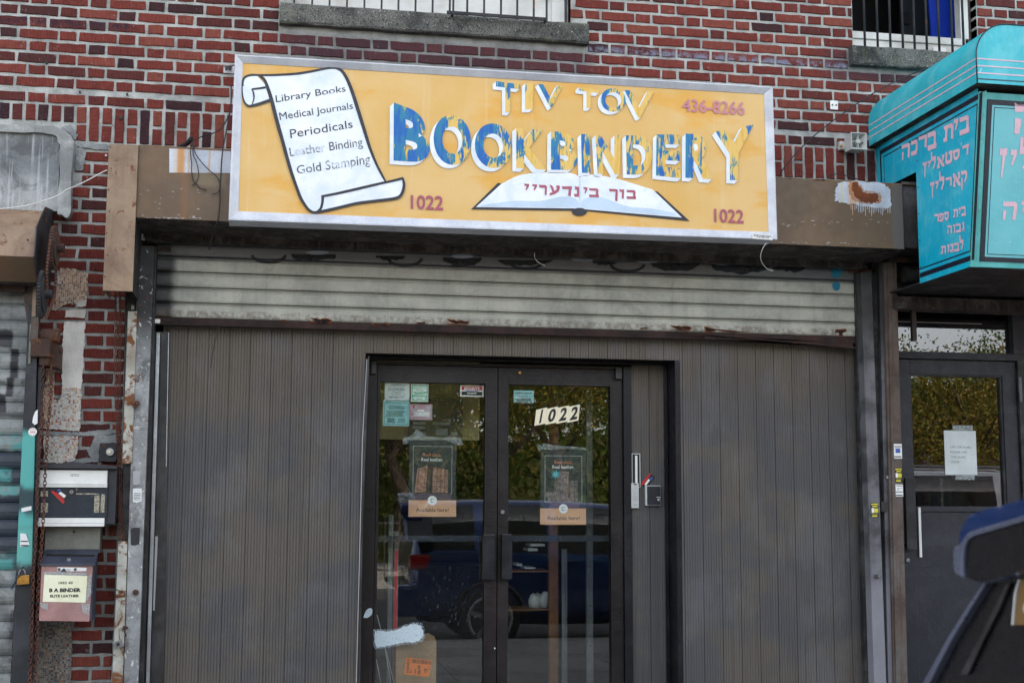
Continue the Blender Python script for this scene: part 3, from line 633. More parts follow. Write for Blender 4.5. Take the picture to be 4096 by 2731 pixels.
# ------------------------------------------------------------------ the steel housing over the shop front
FY = -.45
fx0 = T(0,0,1272,1400,FY)[0]; fx1 = T(3,1,1238,350,FY)[0]; fz1 = T(1,0,0,1372+10,FY)[1]
fz1 = T(0,0,1700,1352,FY)[1]; fz0 = T(0,1,1700,448,FY)[1]
hood = thing('shutter_housing', 'long brown painted steel shutter housing with rust and worn white patches behind the yellow sign', 'shutter housing')
B('front_cover', 'fascia', fx0, fx1, FY, FY+.004, fz0, fz1, hood)
B('top_cover', 'fascia', fx0, fx1+.18, FY+.004, .0, fz1-.004, fz1+.001, hood)
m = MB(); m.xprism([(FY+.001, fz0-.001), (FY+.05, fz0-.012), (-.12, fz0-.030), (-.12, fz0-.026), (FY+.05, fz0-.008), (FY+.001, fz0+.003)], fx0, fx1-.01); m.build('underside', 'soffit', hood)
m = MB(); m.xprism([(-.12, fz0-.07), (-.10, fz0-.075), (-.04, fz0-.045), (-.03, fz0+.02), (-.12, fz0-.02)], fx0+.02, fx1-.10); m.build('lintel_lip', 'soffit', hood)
B('inner_back', 'soot', fx0, fx1+.2, -.02, .0, fz0-.03, fz1, hood)
ex = rc(3,1,1232,75,1366,690,FY+.03); B('end_cover', 'post_r', ex[0]+.004, ex[0]+.26, FY+.03, FY+.036, ex[2]-.01, ex[3]-.02, hood)
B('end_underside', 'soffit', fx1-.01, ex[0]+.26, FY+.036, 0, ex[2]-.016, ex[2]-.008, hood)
B('seam', 'soot', fx1-.0005, fx1+.003, FY-.001, FY+.01, fz0-.005, fz1, hood)
# left cover plate: long upright tan plate
lp = rc(0,1,965,100,1238,1105,FY-.02); lz1 = T(0,0,1100,1325,FY-.02)[1]
cover = thing('cover_plate', 'upright tan steel cover box with rust spots at the left end of the shutter housing', 'cover plate')
B('front', 'plate', lp[0], lp[1], FY-.02, FY-.014, lp[2], lz1, cover, bev=.0015)
B('side', 'plate', lp[0], lp[0]+.004, FY-.014, -.16, lp[2]+.001, lz1, cover); B('side', 'soot', lp[1]-.004, lp[1], FY-.014, -.1, lp[2]+.001, lz1, cover)
for i in range(8):
    z = lp[2]+.08+i*.125; MB().cyl((lp[0]+.008+.01*(i%2), FY-.022, z), .004, .004, 'y', 8).build('rivet', 'rustiron', cover)
# patches left by old plates, paint drips and rust
def blotch(name, mat, pts, Y, parent, ry=.01, seed=1, n=6):
    r = random.Random(seed); out = []
    for i in range(len(pts)):
        a, b = pts[i], pts[(i+1)%len(pts)]
        for k in range(n): u = k/n; out.append((a[0]+(b[0]-a[0])*u+r.uniform(-ry,ry), a[1]+(b[1]-a[1])*u+r.uniform(-ry,ry)))
    return PR(name, mat, out, Y, Y+.0008, parent)
M['whitepatch'] = paint('weathered_white_patch', srgb(200, 206, 218), srgb(180, 188, 202), .5, streak=.3, streak_col=srgb(190, 160, 120), dirt=srgb(150, 140, 130), dirt_amt=.3, boxes=[(T(0,0,a,1400,-.45)[0], T(0,0,b,1400,-.45)[0], 2.9, 3.8, c, am, sf, .008, 0) for a, b, c, am, sf in ((1630,1700,srgb(190,130,50),.9,.012),(1730,1745,srgb(196,150,80),.7,.006),(1918,1932,srgb(190,140,60),.8,.006),(1600,1625,srgb(210,180,130),.5,.01))]+[(T(3,1,740,300,-.45)[0], T(3,1,800,300,-.45)[0], 2.9, 3.8, srgb(196,140,80), .7, .02, .02, 0), (T(3,1,672,300,-.45)[0], T(3,1,690,300,-.45)[0], 2.9, 3.8, srgb(200,180,90), .6, .006, .01, 0)])
M['rustpatch'] = paint('orange_rust', srgb(132, 70, 30), srgb(92, 46, 24), .9, grain=.3, bump=.001)
M['lightspot'] = plain('pale_scuff', srgb(172, 170, 172), .7)
T2 = lambda c, r, a, b, Y=FY: T(c, r, a, b, Y)
PR('bare_patch', 'whitepatch', [T2(0,0,1555,1365), T2(0,0,2120,1392), T2(0,1,2120,22), T2(0,1,1555,18)], FY-.001, FY, hood)
blotch('paint_patch', 'whitepatch', [T2(3,1,640,110), T2(3,1,760,95), T2(3,1,1060,115), T2(3,1,1115,170), T2(3,1,1135,330), T2(3,1,1060,345), T2(3,1,850,320), T2(3,1,690,300), T2(3,1,615,270), T2(3,1,620,205)], FY-.001, hood, .006, 4)
M['rusthalo'] = filmy('orange_rust_halo', srgb(186, 120, 60), .55)
blotch('rust_halo', 'rusthalo', [T2(3,1,745,100), T2(3,1,830,98), T2(3,1,890,185), T2(3,1,1025,200), T2(3,1,1050,290), T2(3,1,960,306), T2(3,1,840,306), T2(3,1,770,260), T2(3,1,740,160)], FY-.0014, hood, .008, 8)
blotch('rust_patch', 'rustpatch', [T2(3,1,775,110), T2(3,1,815,105), T2(3,1,870,200), T2(3,1,1000,215), T2(3,1,1020,280), T2(3,1,960,295), T2(3,1,860,292), T2(3,1,800,250), T2(3,1,770,160)], FY-.002, hood, .006, 6)
dr = MB()
for i in range(22):
    a = 760+i*17+rnd.uniform(-4,4); l = rnd.uniform(30,100)
    p, q_ = T2(3,1,a,312+i*.8), T2(3,1,a+rnd.uniform(-3,3),318+l); dr.prism([(p[0]-.0022,p[1]), (p[0]+.0022,p[1]), (q_[0]+.0014,q_[1]), (q_[0]-.0014,q_[1])], FY-.0012-.00002*i, FY)
dr.build('paint_drips', 'whitepatch', hood, kind='stuff')
sc_ = MB()
for i in range(34):
    a = rnd.choice([rnd.uniform(100,1150), rnd.uniform(100,1150)]); b = rnd.choice([rnd.uniform(440,520), 655+a*.025+rnd.uniform(-12,6)]); p = T2(3,1,a,b); w = rnd.uniform(.002,.014); h = rnd.uniform(.0006,.002)
    sc_.prism([(p[0]-w,p[1]-h), (p[0]+w,p[1]-h*1.3), (p[0]+w*.8,p[1]+h), (p[0]-w*.9,p[1]+h*.7)], FY-.0006, FY)
for i in range(40):
    a = rnd.uniform(1285,1900); b = rnd.choice([rnd.uniform(428,440), rnd.uniform(150,420)]); p = T2(0,1,a,b); w = rnd.uniform(.0015,.009); h = rnd.uniform(.0006,.0025)
    sc_.prism([(p[0]-w,p[1]-h), (p[0]+w,p[1]-h*1.3), (p[0]+w*.8,p[1]+h), (p[0]-w*.9,p[1]+h*.7)], FY-.0006, FY)
sc_.build('scuffs', 'lightspot', hood, kind='stuff')
rs = MB()
for i in range(26):
    a = fx0+(fx1-fx0)*rnd.random(); w = rnd.uniform(.006,.03); rs.prism([(a-w,fz1-.012*rnd.random()-.003), (a+w,fz1-.010*rnd.random()-.002), (a+w,fz1-.0005), (a-w,fz1-.0005)], FY-.0007, FY)
rs.build('edge_rust', 'rustpatch', hood, kind='stuff')

# ------------------------------------------------------------------ the yellow shop sign
SY = -.62
sign = thing('shop_sign', 'big yellow bookbindery box sign with painted scroll and open book above the shutter', 'shop sign')
c3 = {'tl': at(940,218,SY), 'tr': at(3091,348,SY), 'br': at(3109,958,SY), 'bl': at(914,880,SY)}
FI = {'tl': T(0,0,2230,580,SY), 'tr': T(3,0,-38,866,SY), 'br': T(3,1,3,563,SY), 'bl': T(0,1,2190,372,SY)}
PY = SY+.022      # face of the painted sheet
def inner(p): return p
fr = {k: at3(*(dict(tl=t(0,0,2230,580), tr=t(3,0,-36,866), br=t(3,1,6,563), bl=t(0,1,2190,372))[k]), PY) for k in ('tl','tr','br','bl')}
ot = {k: Vector((c3[k][0], SY, c3[k][1])) for k in c3}
for nm, (a, b) in {'frame_top': ('tl','tr'), 'frame_side': ('tr','br'), 'frame_bottom': ('br','bl'), 'frame_side.001': ('bl','tl')}.items():
    m = MB(); A, B_ = ot[a], ot[b]; C_, D_ = fr[b], fr[a]; back = Vector((0,.16,0))
    lip = Vector((0,-.004,0)); mid = lambda p, q, u=.16: p+(q-p)*u
    A1, B1 = mid(A,D_)+lip, mid(B_,C_)+lip
    vs = [A, B_, B1, A1, C_, D_, A+back, B_+back, C_+Vector((0,.03,0)), D_+Vector((0,.03,0))]
    m.add(vs, [(0,1,2,3), (3,2,4,5), (1,0,6,7), (5,4,8,9)]); m.f = [f[::-1] for f in m.f]
    o = m.build(nm.split('.')[0], 'alu', sign)
m = MB(); cs = [ot[k]+Vector((0,.16,0)) for k in ('bl','br','tr','tl')]; m.add(cs+[c+Vector((0,.006,0)) for c in cs], [(3,2,1,0),(4,5,6,7)]); m.build('back_sheet', 'alu', sign)
m = MB(); cs = [fr[k]+Vector((0,.004,0)) for k in ('bl','br','tr','tl')]; m.add(cs, [(0,1,2,3)]); m.build('face_sheet', 'ochre', sign)
def sgn(c, r, a, b): p = T(c, r, a, b, PY); return p
def vp(a, b): return at(a/.57422, b/.57422, PY)
EDX, EDZ = -.0225, -.0225
def big_letter(ch, quad, amount, bold=.045):
    me = glyph_mesh(ch, bold, 0, 8)
    if ch == 'T': vs8 = [tuple(v.co) for v in me.vertices]; me = bpy.data.meshes.new('letter'); me.from_pydata(vs8, [], [tuple(range(len(vs8)))])
    warp(me, quad, lambda a, b, z: (a, PY-.0052, b)); mirror_fix(me, (0,-1,0)); me.materials.append(M['worn_blue'])
    o = put('letter', me, sign, label='worn blue letter %s with a white block shadow' % ch)
    xs = [v.co.x for v in me.vertices]; o.color = (amount, (min(xs)+.0)/4, max(xs)-min(xs), 1)
    m = MB(); vs = [v.co.copy() for v in me.vertices]; fs = [tuple(p.vertices) for p in me.polygons]; K = 7
    for k in range(1, K+1): m.add([(v.x+EDX*k/K, PY-.0050+.0004*k, v.z+EDZ*k/K) for v in vs], fs)
    m.build('block_shadow', 'signwhite', o); return o
def Q(c, r, tl, tr, br, bl): return [sgn(c, r, *p) for p in (tl, tr, br, bl)]
AM = iter((.58,.55,.53,.42,.46,.49,.40,.47,.47,.46,.41, .45,.30,.43,.36,.49,.34))
for ch, q in (('B', Q(1,0,(1265,945),(1580,1062),(1598,1500),(1262,1478))), ('O', Q(1,0,(1635,1040),(1978,1085),(1968,1535),(1625,1500))), ('O', Q(1,0,(2012,1125),(2345,1150),(2345,1560),(2005,1532))),
              ('K', Q(2,0,(35,1178),(312,1200),(318,1562),(38,1545))), ('B', Q(2,0,(358,1208),(588,1225),(602,1568),(355,1562))), ('I', Q(2,0,(632,1235),(716,1237),(720,1592),(640,1590))),
              ('N', Q(2,0,(765,1243),(997,1247),(985,1608),(785,1598))), ('D', Q(2,0,(1043,1246),(1288,1252),(1285,1610),(1050,1605))), ('E', Q(2,0,(1325,1238),(1540,1240),(1550,1640),(1320,1615))),
              ('R', Q(2,0,(1592,1230),(1848,1240),(1835,1650),(1590,1635))), ('Y', Q(2,0,(1865,1212),(2215,1148),(2190,1665),(1880,1650)))):
    big_letter(ch, q, next(AM))
EDX, EDZ = -.019, -.019
for ch, q in (('T', Q(2,0,(-150,750),(70,778),(60,1045),(-140,1030))), ('I', Q(2,0,(118,768),(192,772),(190,1008),(118,1010))), ('V', Q(2,0,(238,776),(464,788),(450,990),(260,990))),
              ('T', Q(2,0,(610,802),(795,832),(790,998),(612,992))), ('O', Q(2,0,(812,812),(1042,818),(1040,1030),(815,1030))), ('V', Q(2,0,(1030,832),(1302,842),(1290,1085),(1040,1085)))):
    big_letter(ch, q, next(AM), .018)
def sword(body, mat, q, bold=.0, name='lettering', dy=.002):
    me = glyph_mesh(body, bold, 0, 3); warp(me, q, lambda a, b, z: (a, PY-dy, b)); mirror_fix(me, (0,-1,0)); me.materials.append(M[mat]); return put(name, me, sign)
sword('436-8266', 'mauve_l', Q(2,0,(1562,908),(2137,938),(2137,1062),(1562,1026)), .02)
sword('1022', 'rose_l', Q(1,1,(1420,222),(1720,232),(1718,366),(1420,352)), .02); sword('1022', 'rose_l', Q(2,1,(1855,348),(2127,360),(2127,486),(1857,474)), .02)
# square Hebrew letters drawn as outlines in a unit box
HEB = {
 'י': [[(.1,.98),(.35,.9),(1,.95),(1,.6),(.55,0),(.3,.05),(.56,.6),(.12,.6)]], 'ו': [[(0,.97),(.3,.9),(1,.95),(1,.7),(.9,0),(.5,.05),(.55,.68),(.1,.68)]],
 'ר': [[(0,.97),(.12,.9),(.8,.92),(1,.8),(.95,0),(.70,.06),(.74,.66),(.04,.66)]], 'ד': [[(0,.97),(.1,.9),(1,.95),(1,.66),(.92,.64),(.88,0),(.62,.05),(.68,.66),(.04,.66)]],
 'ה': [[(0,.97),(.12,.9),(.8,.92),(1,.8),(.95,0),(.72,.06),(.75,.68),(.04,.68)], [(.06,.50),(.28,.46),(.24,.0),(.08,.02)]],
 'ב': [[(0,.97),(.12,.9),(.8,.92),(.95,.8),(.93,.28),(1,.26),(1,0),(.04,0),(0,.26),(.68,.26),(.72,.67),(.04,.67)]], 'כ': [[(0,.97),(.1,.9),(.75,.92),(.95,.75),(.97,.25),(.8,0),(.04,0),(0,.26),(.66,.28),(.72,.67),(.04,.67)]],
 'ך': [[(0,1),(.1,.95),(.85,.96),(1,.88),(.95,0),(.68,.04),(.74,.76),(.04,.76)]], 'ן': [[(0,1),(.3,.96),(1,1),(1,.78),(.80,.74),(.62,0),(.42,.04),(.44,.76),(.05,.76)]],
 'נ': [[(.15,.98),(.45,.92),(.95,.95),(1,.7),(1,0),(.05,0),(0,.26),(.58,.26),(.56,.66),(.2,.66)]], 'ג': [[(.2,.98),(.45,.92),(.9,.95),(.95,.4),(1,0),(.78,0),(.66,.26),(.2,0),(0,.1),(.52,.42),(.52,.66),(.25,.66)]],
 'ת': [[(0,.97),(.1,.9),(.8,.92),(1,.78),(.97,0),(.74,.05),(.75,.67),(.40,.67),(.36,0),(0,0),(0,.22),(.16,.25),(.18,.67),(.04,.67)]],
 'ל': [[(0,1),(.26,.97),(.28,.70),(.9,.70),(1,.55),(.92,.3),(.6,0),(.36,.06),(.66,.32),(.68,.47),(.04,.47),(.04,.9)]],
 'א': [[(0,.98),(.26,.9),(1,.14),(1,0),(.76,0),(0,.72)], [(.62,.98),(.9,.95),(.95,.6),(.72,.40),(.60,.5),(.72,.66),(.66,.8)], [(.22,.58),(.36,.42),(.30,.28),(.40,0),(.02,0),(.06,.28)]],
 'ט': [[(0,1),(.3,.95),(.34,.7),(.28,.28),(.68,.28),(.72,.66),(.5,.68),(.5,.95),(.85,.96),(1,.8),(.95,.15),(.75,0),(.2,0),(.02,.2),(.06,.66)]],
 'ס': [[(0,.97),(.1,.9),(.85,.92),(1,.78),(1,.66),(.04,.66)], [(.1,.655),(.32,.655),(.34,.3),(.5,.24),(.68,.32),(.74,.655),(1,.655),(.96,.25),(.7,0),(.35,0),(.12,.25)]],
 'ע': [[(0,.98),(.24,.93),(.36,.75),(.44,.44),(.64,.54),(.72,.72),(.62,.75),(.66,.95),(.92,.97),(1,.8),(.88,.42),(.55,.18),(.05,0),(0,.2),(.28,.33),(.14,.7)]],
 'פ': [[(0,.97),(.1,.9),(.8,.92),(1,.75),(.97,.2),(.8,0),(.04,0),(0,.26),(.68,.28),(.73,.67),(.38,.67),(.38,.5),(.54,.44),(.42,.34),(.12,.44),(.1,.67),(.04,.67)]],
 'ק': [[(0,1),(.1,.94),(.8,.95),(1,.82),(.96,.55),(.6,.33),(.54,.45),(.74,.62),(.74,.76),(.04,.76)], [(.08,.62),(.3,.58),(.26,0),(.1,.04)]], "'": [[(.1,1),(1,1),(.5,0)]]}
def heb_glyph(ch, quad, to3, normal, mat, parent):
    tl, tr, br, bl = quad; m = MB()
    for k, poly in enumerate(HEB[ch]):
        pts = [to3(*[(1-w)*((1-u)*bl[i]+u*br[i])+w*((1-u)*tl[i]+u*tr[i]) for i in (0,1)], k*.0003) for u, w in poly]
        m.add(pts, [tuple(range(len(pts)))])
    me = m.mesh('letter', mat); mirror_fix(me, normal); return put('letter', me, parent)
# the open book
def spoly(name, mat, pts, dy): return PR(name, mat, pts, PY-dy, PY-dy+.0012, sign)
spoly('book_cover', 'signblack', [vp(1144,420),vp(1082,481),vp(1313,484),vp(1318,490),vp(1330,496),vp(1343,491),vp(1350,485),vp(1584,508),vp(1510,440),vp(1494,440),vp(1330,450),vp(1160,425)], .0014)
spoly('book_pages', 'signwhite', smooth_pts([vp(1150,424),vp(1190,404),vp(1240,397),vp(1290,396),vp(1318,400),vp(1331,408)],4)+[vp(1331,480),vp(1318,479),vp(1093,476)], .0026)
spoly('book_pages', 'signwhite', smooth_pts([vp(1331.3,408),vp(1345,403),vp(1370,402),vp(1420,412),vp(1470,427),vp(1499,436)],4)+[vp(1566,500),vp(1345,481),vp(1331.3,480)], .0026)
spoly('page_shade', 'ice', smooth_pts([vp(1105,472),vp(1180,462),vp(1240,462),vp(1290,452),vp(1318,455),vp(1329,464)],4)+[vp(1329,478),vp(1318,477),vp(1100,474.5)], .0034)
spoly('page_shade', 'ice', smooth_pts([vp(1334,464),vp(1350,454),vp(1385,455),vp(1440,474),vp(1500,480),vp(1550,490)],4)+[vp(1552,497),vp(1345,479),vp(1334,478)], .0034)
spoly('page_fold', 'ice', [vp(1330,409),vp(1333,409),vp(1333,478),vp(1330,478)], .0040)
spoly('book_spine', 'signblack', [vp(1330.5+17*math.cos(u), 487+9*math.sin(u)) for u in [2*PI*i/20 for i in range(20)]], .0046)
for ch, x0_, x1_, y0_, y1_ in (('י',108,155,116,180),('י',182,228,121,183),('ר',247,320,123,226),('ע',343,440,131,232),('ד',457,549,137,236),('נ',569,616,141,241),('י',652,691,148,209),('ב',706,796,155,246),('ך',891,970,164,282),('ו',984,1028,166,260),('ב',1050,1137,171,262)):
    heb_glyph(ch, Q(2,1,(x0_,y0_-1),(x1_,y0_+3),(x1_,y1_+1),(x0_,y1_-2)), lambda a, b, d: (a, PY-.0046-d, b), (0,-1,0), 'rose_l', sign)
# the scroll
def z4(a, b): return at(940+a/2.45, 240+b/2.45, PY)
side_r = [(985,90),(1040,110),(1085,170),(1125,260),(1160,350),(1210,500),(1265,680),(1320,860),(1380,1010),(1440,1130),(1478,1195)]
left_e = [(255,160),(300,230),(345,360),(385,500),(425,650),(470,800),(510,950),(550,1090),(595,1220),(640,1340),(690,1430),(735,1478)]
pg = smooth_pts([z4(*p) for p in left_e],3)+smooth_pts([z4(*p) for p in [(735,1478),(790,1490),(835,1460),(860,1400)]],3)+[z4(860,1340),z4(1478,1200)]+smooth_pts([z4(*p) for p in side_r[::-1]],3)+smooth_pts([z4(*p) for p in [(985,90),(900,92),(700,120),(500,150),(255,160)]],3)
spoly('scroll_sheet', 'signwhite', pg, .0012)
spoly('scroll_roll', 'signwhite', smooth_pts([z4(*p) for p in [(215,155),(150,152),(95,175),(72,240),(80,350),(110,430),(150,450),(230,432),(345,400)]],3)+[z4(345,350),z4(300,250)], .0018)
spoly('scroll_roll', 'signwhite', smooth_pts([z4(*p) for p in [(860,1340),(1100,1290),(1400,1215),(1645,1160),(1655,1230),(1630,1320),(1570,1360),(1300,1395),(1100,1430),(940,1465),(830,1480)]],3), .0018)
OL = [([(75,260),(80,200),(110,165),(170,150),(240,152),(400,150),(600,138),(750,115),(880,88),(960,80),(1010,88),(1050,115),(1090,175),(1130,265),(1170,380),(1220,540),(1270,700),(1320,860),(1380,1010),(1440,1130),(1480,1200)], [16,18,20,20,18,20,22,22,20,20,24,28,28,30,32,32,30,26,22,20,14]),
      ([(240,150),(290,200),(325,290),(360,400),(395,540),(430,670),(470,810),(510,960),(550,1095),(595,1225),(640,1345),(690,1430),(735,1480),(790,1495),(835,1465),(855,1405),(860,1340)], [20,24,30,32,32,32,30,30,28,26,26,24,24,22,22,22,24]),
      ([(70,240),(72,330),(90,410),(130,452),(180,448),(260,425),(345,395)], [10,10,14,20,22,24,24]), ([(165,290),(230,282),(300,272)], [16,18,20]), ([(165,288),(182,330),(185,380),(168,440)], [10,14,12,8]),
      ([(845,1340),(1000,1310),(1200,1265),(1400,1218),(1550,1185),(1650,1160)], [20,22,24,22,22,24]), ([(1645,1160),(1655,1230),(1635,1310),(1580,1355),(1400,1380),(1200,1405),(1050,1440),(900,1475),(800,1495)], [20,24,26,26,24,24,24,24,22])]
for i, (pts, ws) in enumerate(OL):
    P_ = smooth_pts([(*z4(*p), w*.00066) for p, w in zip(pts, ws)], 4); L_, R_ = ribbon([(p[0], p[1]) for p in P_], [p[2] for p in P_])
    m = MB(); n = len(L_); y = PY-.0032-.0002*i; m.add([(a, y, b) for a, b in L_]+[(a, y, b) for a, b in R_], [(j, j+1, n+j+1, n+j) for j in range(n-1)]); m.f = [f[::-1] for f in m.f]
    o = m.build('scroll_outline', 'signblack', sign); mirror_fix(o.data, (0,-1,0))
for body, mat, q in (('Library Books','ink1',[(395,350),(1080,250),(1088,330),(405,440)]), ('Medical Journals','ink1',[(430,520),(1150,418),(1160,500),(445,615)]), ('Periodicals','ink1',[(535,685),(1145,590),(1155,665),(545,770)]),
                     ('Leather Binding','ink2',[(530,865),(1243,762),(1255,872),(545,972)]), ('Gold Stamping','ink2',[(600,1040),(1320,920),(1330,1050),(615,1145)])):
    sword(body, mat, [z4(*p) for p in q], .0, 'lettering', .0026)
# maker's plate at the bottom right corner
st = MB(); q4 = [T(2,1,2206,575,SY-.004), T(3,1,41,588,SY-.004), T(3,1,41,638,SY-.004), T(2,1,2206,624,SY-.004)]
pl = PR('maker_sticker', 'wht', q4, SY-.006, SY-.003, sign)
w_ = q4[1][0]-q4[0][0]; cx_ = (q4[0][0]+q4[1][0])/2; zc_ = sum(p[1] for p in q4)/4
word('lettering', 'BORO PARK SIGNS', 'black', cx_, zc_+.005, w_*.86, SY-.0065, sign, bold=.02, rot=-.04); word('lettering', '(718) 438-7103', 'black', cx_, zc_-.0055, w_*.6, SY-.0065, sign, bold=.01, rot=-.04)
# wall brackets of the sign
for (c, r, a0, b0, a1, b1) in ((0,0,2052,600,2132,668),):
    q = rc(c,r,a0,b0,a1,b1,-.02); br = thing('sign_bracket', 'small aluminium angle bracket tying the sign corner to the bricks on its left', 'bracket')
    m = MB(); m.box(q[0], q[1]+.01, -.008, -.003, q[2], q[3]); m.build('wall_foot', 'alu2', br, bev=.001)
    for xx in (.3,.75): MB().cyl((q[0]+(q[1]-q[0])*xx, -.010, (q[2]+q[3])/2), .006, .006, 'y', 8).build('screw', 'iron', br)
    m = MB(); tl = ot['tl']; m.add([(q[0],-.008,q[3]),(q[1],-.008,q[3]),(tl.x+.03,SY+.16,tl.z-.004),(tl.x,SY+.16,tl.z-.004),(q[0],-.008,q[3]-.004),(q[1],-.008,q[3]-.004),(tl.x+.03,SY+.16,tl.z-.009),(tl.x,SY+.16,tl.z-.009)], [(0,1,2,3),(7,6,5,4),(0,3,7,4),(1,5,6,2),(0,4,5,1)]); m.build('arm', 'alu2', br)

# ------------------------------------------------------------------ rolling shutter over the shop front
SHY = -.03
sh = thing('rolling_shutter', 'half raised grey green rolling shutter with sooty ends under the brown housing', 'rolling shutter')
shx0 = T(0,1,1415,1100,SHY)[0]; shx1 = T(3,1,850,1250,SHY)[0]
zb = T(1,1,1000,1408,SHY)[1]      # foot of the slats
pitch = .0935
SLX = (shx0+.012, shx1-.004)
def slat_profile(z, h): return [(SHY+.010, z+.002), (SHY-.004, z+.003), (SHY-.009, z+.009), (SHY-.0115, z+.020), (SHY-.0115, z+h-.026), (SHY-.004, z+h-.020), (SHY-.003, z+h-.015), (SHY-.010, z+h-.011), (SHY-.013, z+h-.008), (SHY-.010, z+h-.0045), (SHY+.010, z+h-.0035), (SHY+.012, z+h-.0035), (SHY+.012, z+.002)]
for i in range(7):
    z = zb+.006+i*pitch
    o = MB().xprism(slat_profile(z, pitch), *SLX).build('slat', 'slat', sh)
B('curtain_back', 'soot', SLX[0], SLX[1], SHY+.0125, SHY+.016, zb, fz0-.03, sh)
# graffiti on the upper slats; dark blobs also paint in shade under the soffit
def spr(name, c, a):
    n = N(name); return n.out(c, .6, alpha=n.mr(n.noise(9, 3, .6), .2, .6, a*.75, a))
M['gr_dark'] = spr('dark_spray_and_shade_paint', srgb(12, 16, 24), .93); M['gr_white'] = spr('white_spray_haze', srgb(176, 184, 198), .6); M['gr_blue'] = spr('blue_spray_paint', srgb(14, 116, 142), .97)
GYY = SHY-.0125
def arc(name, mat, cx, cy, rx, ry, th, dy=0):
    pts = []
    n = 14
    for i in range(n+1): a = PI*i/n; pts.append((cx+rx*math.cos(a), cy+ry*math.sin(a)))
    inner = [(cx+(rx-th)*math.cos(PI*i/n), cy+(ry-th*.9)*math.sin(PI*i/n)-th*.1) for i in range(n,-1,-1)]
    pp = [at(a, b, GYY-dy) for a, b in pts+inner]; MB().add([(p[0], GYY-dy, p[1]) for p in pp], [(i, i+1, 2*n-i, 2*n+1-i) for i in range(n)]).build(name, mat, sh)
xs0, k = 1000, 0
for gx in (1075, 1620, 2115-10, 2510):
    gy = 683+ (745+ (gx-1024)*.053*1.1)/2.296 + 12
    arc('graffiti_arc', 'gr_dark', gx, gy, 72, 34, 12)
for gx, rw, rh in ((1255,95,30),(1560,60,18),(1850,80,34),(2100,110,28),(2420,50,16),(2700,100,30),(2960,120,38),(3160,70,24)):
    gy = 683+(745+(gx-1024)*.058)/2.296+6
    n = 14; pp = [at(gx+rw*math.cos(PI*i/n)+rnd.uniform(-6,6), gy-rnd.uniform(0,6)+rh*math.sin(PI*i/n)*rnd.uniform(.8,1.15), GYY) for i in range(n+1)]; MB().add([(p[0], GYY-.0004, p[1]) for p in pp], [tuple(range(n+1))]).build('graffiti_shade_blob', 'gr_dark', sh)
for gx in (1270, 1850, 2330, 2590, 2890, 3130):
    gy = 683+(700+(gx-1024)*.058)/2.296+16
    n = 12; pp = [at(gx+46*math.cos(2*PI*i/n), gy+9*math.sin(2*PI*i/n), GYY-.0012) for i in range(n)]; MB().add([(p[0], GYY-.0012, p[1]) for p in pp], [tuple(range(n))]).build('graffiti_haze', 'gr_white', sh)
for pts in ([(575,890),(605,880),(625,930),(645,875),(685,880),(668,960),(640,985),(600,980),(580,940)], [(600,1025),(640,1018),(660,1045),(655,1090),(620,1102),(595,1080),(590,1050)], [(570,826),(600,826),(598,850),(572,848)], [(680,828),(708,828),(704,852),(684,852)]):
    pp = [T(3,1,a,b,GYY) for a, b in pts]; pp = smooth_pts(pp+[pp[0]], 3)[:-1]; MB().add([(p[0], GYY-.001, p[1]) for p in pp], [tuple(range(len(pp)))]).build('graffiti_mark', 'gr_blue', sh)
# rust holes and cracks along the lowest slat
M['hole'] = plain('rust_hole_dark', srgb(22, 14, 12), .9)
def hole(c, r, pts, seed):
    pp = [T(c,r,a,b,SHY-.0118) for a, b in pts]; rr = random.Random(seed)
    out = [(p[0]+rr.uniform(-.004,.004), p[1]+rr.uniform(-.003,.003)) for p in smooth_pts(pp+[pp[0]], 3)[:-1]]
    cx = sum(p[0] for p in out)/len(out); cz = sum(p[1] for p in out)/len(out)
    PR('rust_rim', 'rustpatch', [(cx+(x-cx)*1.35, cz+(z-cz)*1.5) for x, z in out], SHY-.0123, SHY-.0118, sh); PR('rust_hole', 'hole', out, SHY-.0129, SHY-.0124, sh)
for dx, c, r in ((0,1,1), (1260,1,1), (960,2,1)):
    dyy = {0:0, 1260:15, 960:68}[dx]
    hole(c, r, [(505+dx,1355+dyy),(560+dx,1358+dyy),(600+dx,1372+dyy),(590+dx,1388+dyy),(550+dx,1380+dyy)], 3+dx)
    hole(c, r, [(610+dx,1364+dyy),(675+dx,1368+dyy),(672+dx,1388+dyy),(620+dx,1386+dyy)], 5+dx)
    hole(c, r, [(520+dx,1392+dyy),(640+dx,1394+dyy),(640+dx,1398+dyy),(530+dx,1397+dyy)], 5+dx)
    hole(c, r, [(225+dx,1378+dyy),(280+dx,1374+dyy),(285+dx,1382+dyy),(240+dx,1385+dyy)], 9+dx)
hole(1,1,[(1075,1404),(1210,1405),(1180,1418),(1110,1420)],2); hole(2,1,[(1780,1440),(1850,1452),(1845,1472),(1790,1474)],8); hole(2,1,[(1900,1462),(2130,1474),(2100,1480),(1920,1470)],8)
hole(3,1,[(630,1462),(700,1464),(702,1482),(680,1485),(680,1508),(655,1506),(650,1485),(630,1488)],4)
bb = MB(); bb.xprism([(SHY-.030, zb-.040), (SHY-.030, zb-.036), (SHY-.004, zb-.034), (SHY-.004, zb+.006), (SHY+.004, zb+.006), (SHY+.004, zb-.034), (SHY+.03, zb-.036), (SHY+.03, zb-.040)], shx0+.004, shx1); bb.build('bottom_bar', 'rustbar', sh)
q = rc(0,1,1412,1362,1470,1400,SHY-.03); B('latch_block', 'white', q[0], q[1], SHY-.035, SHY-.01, q[2], q[3], sh, bev=.003)
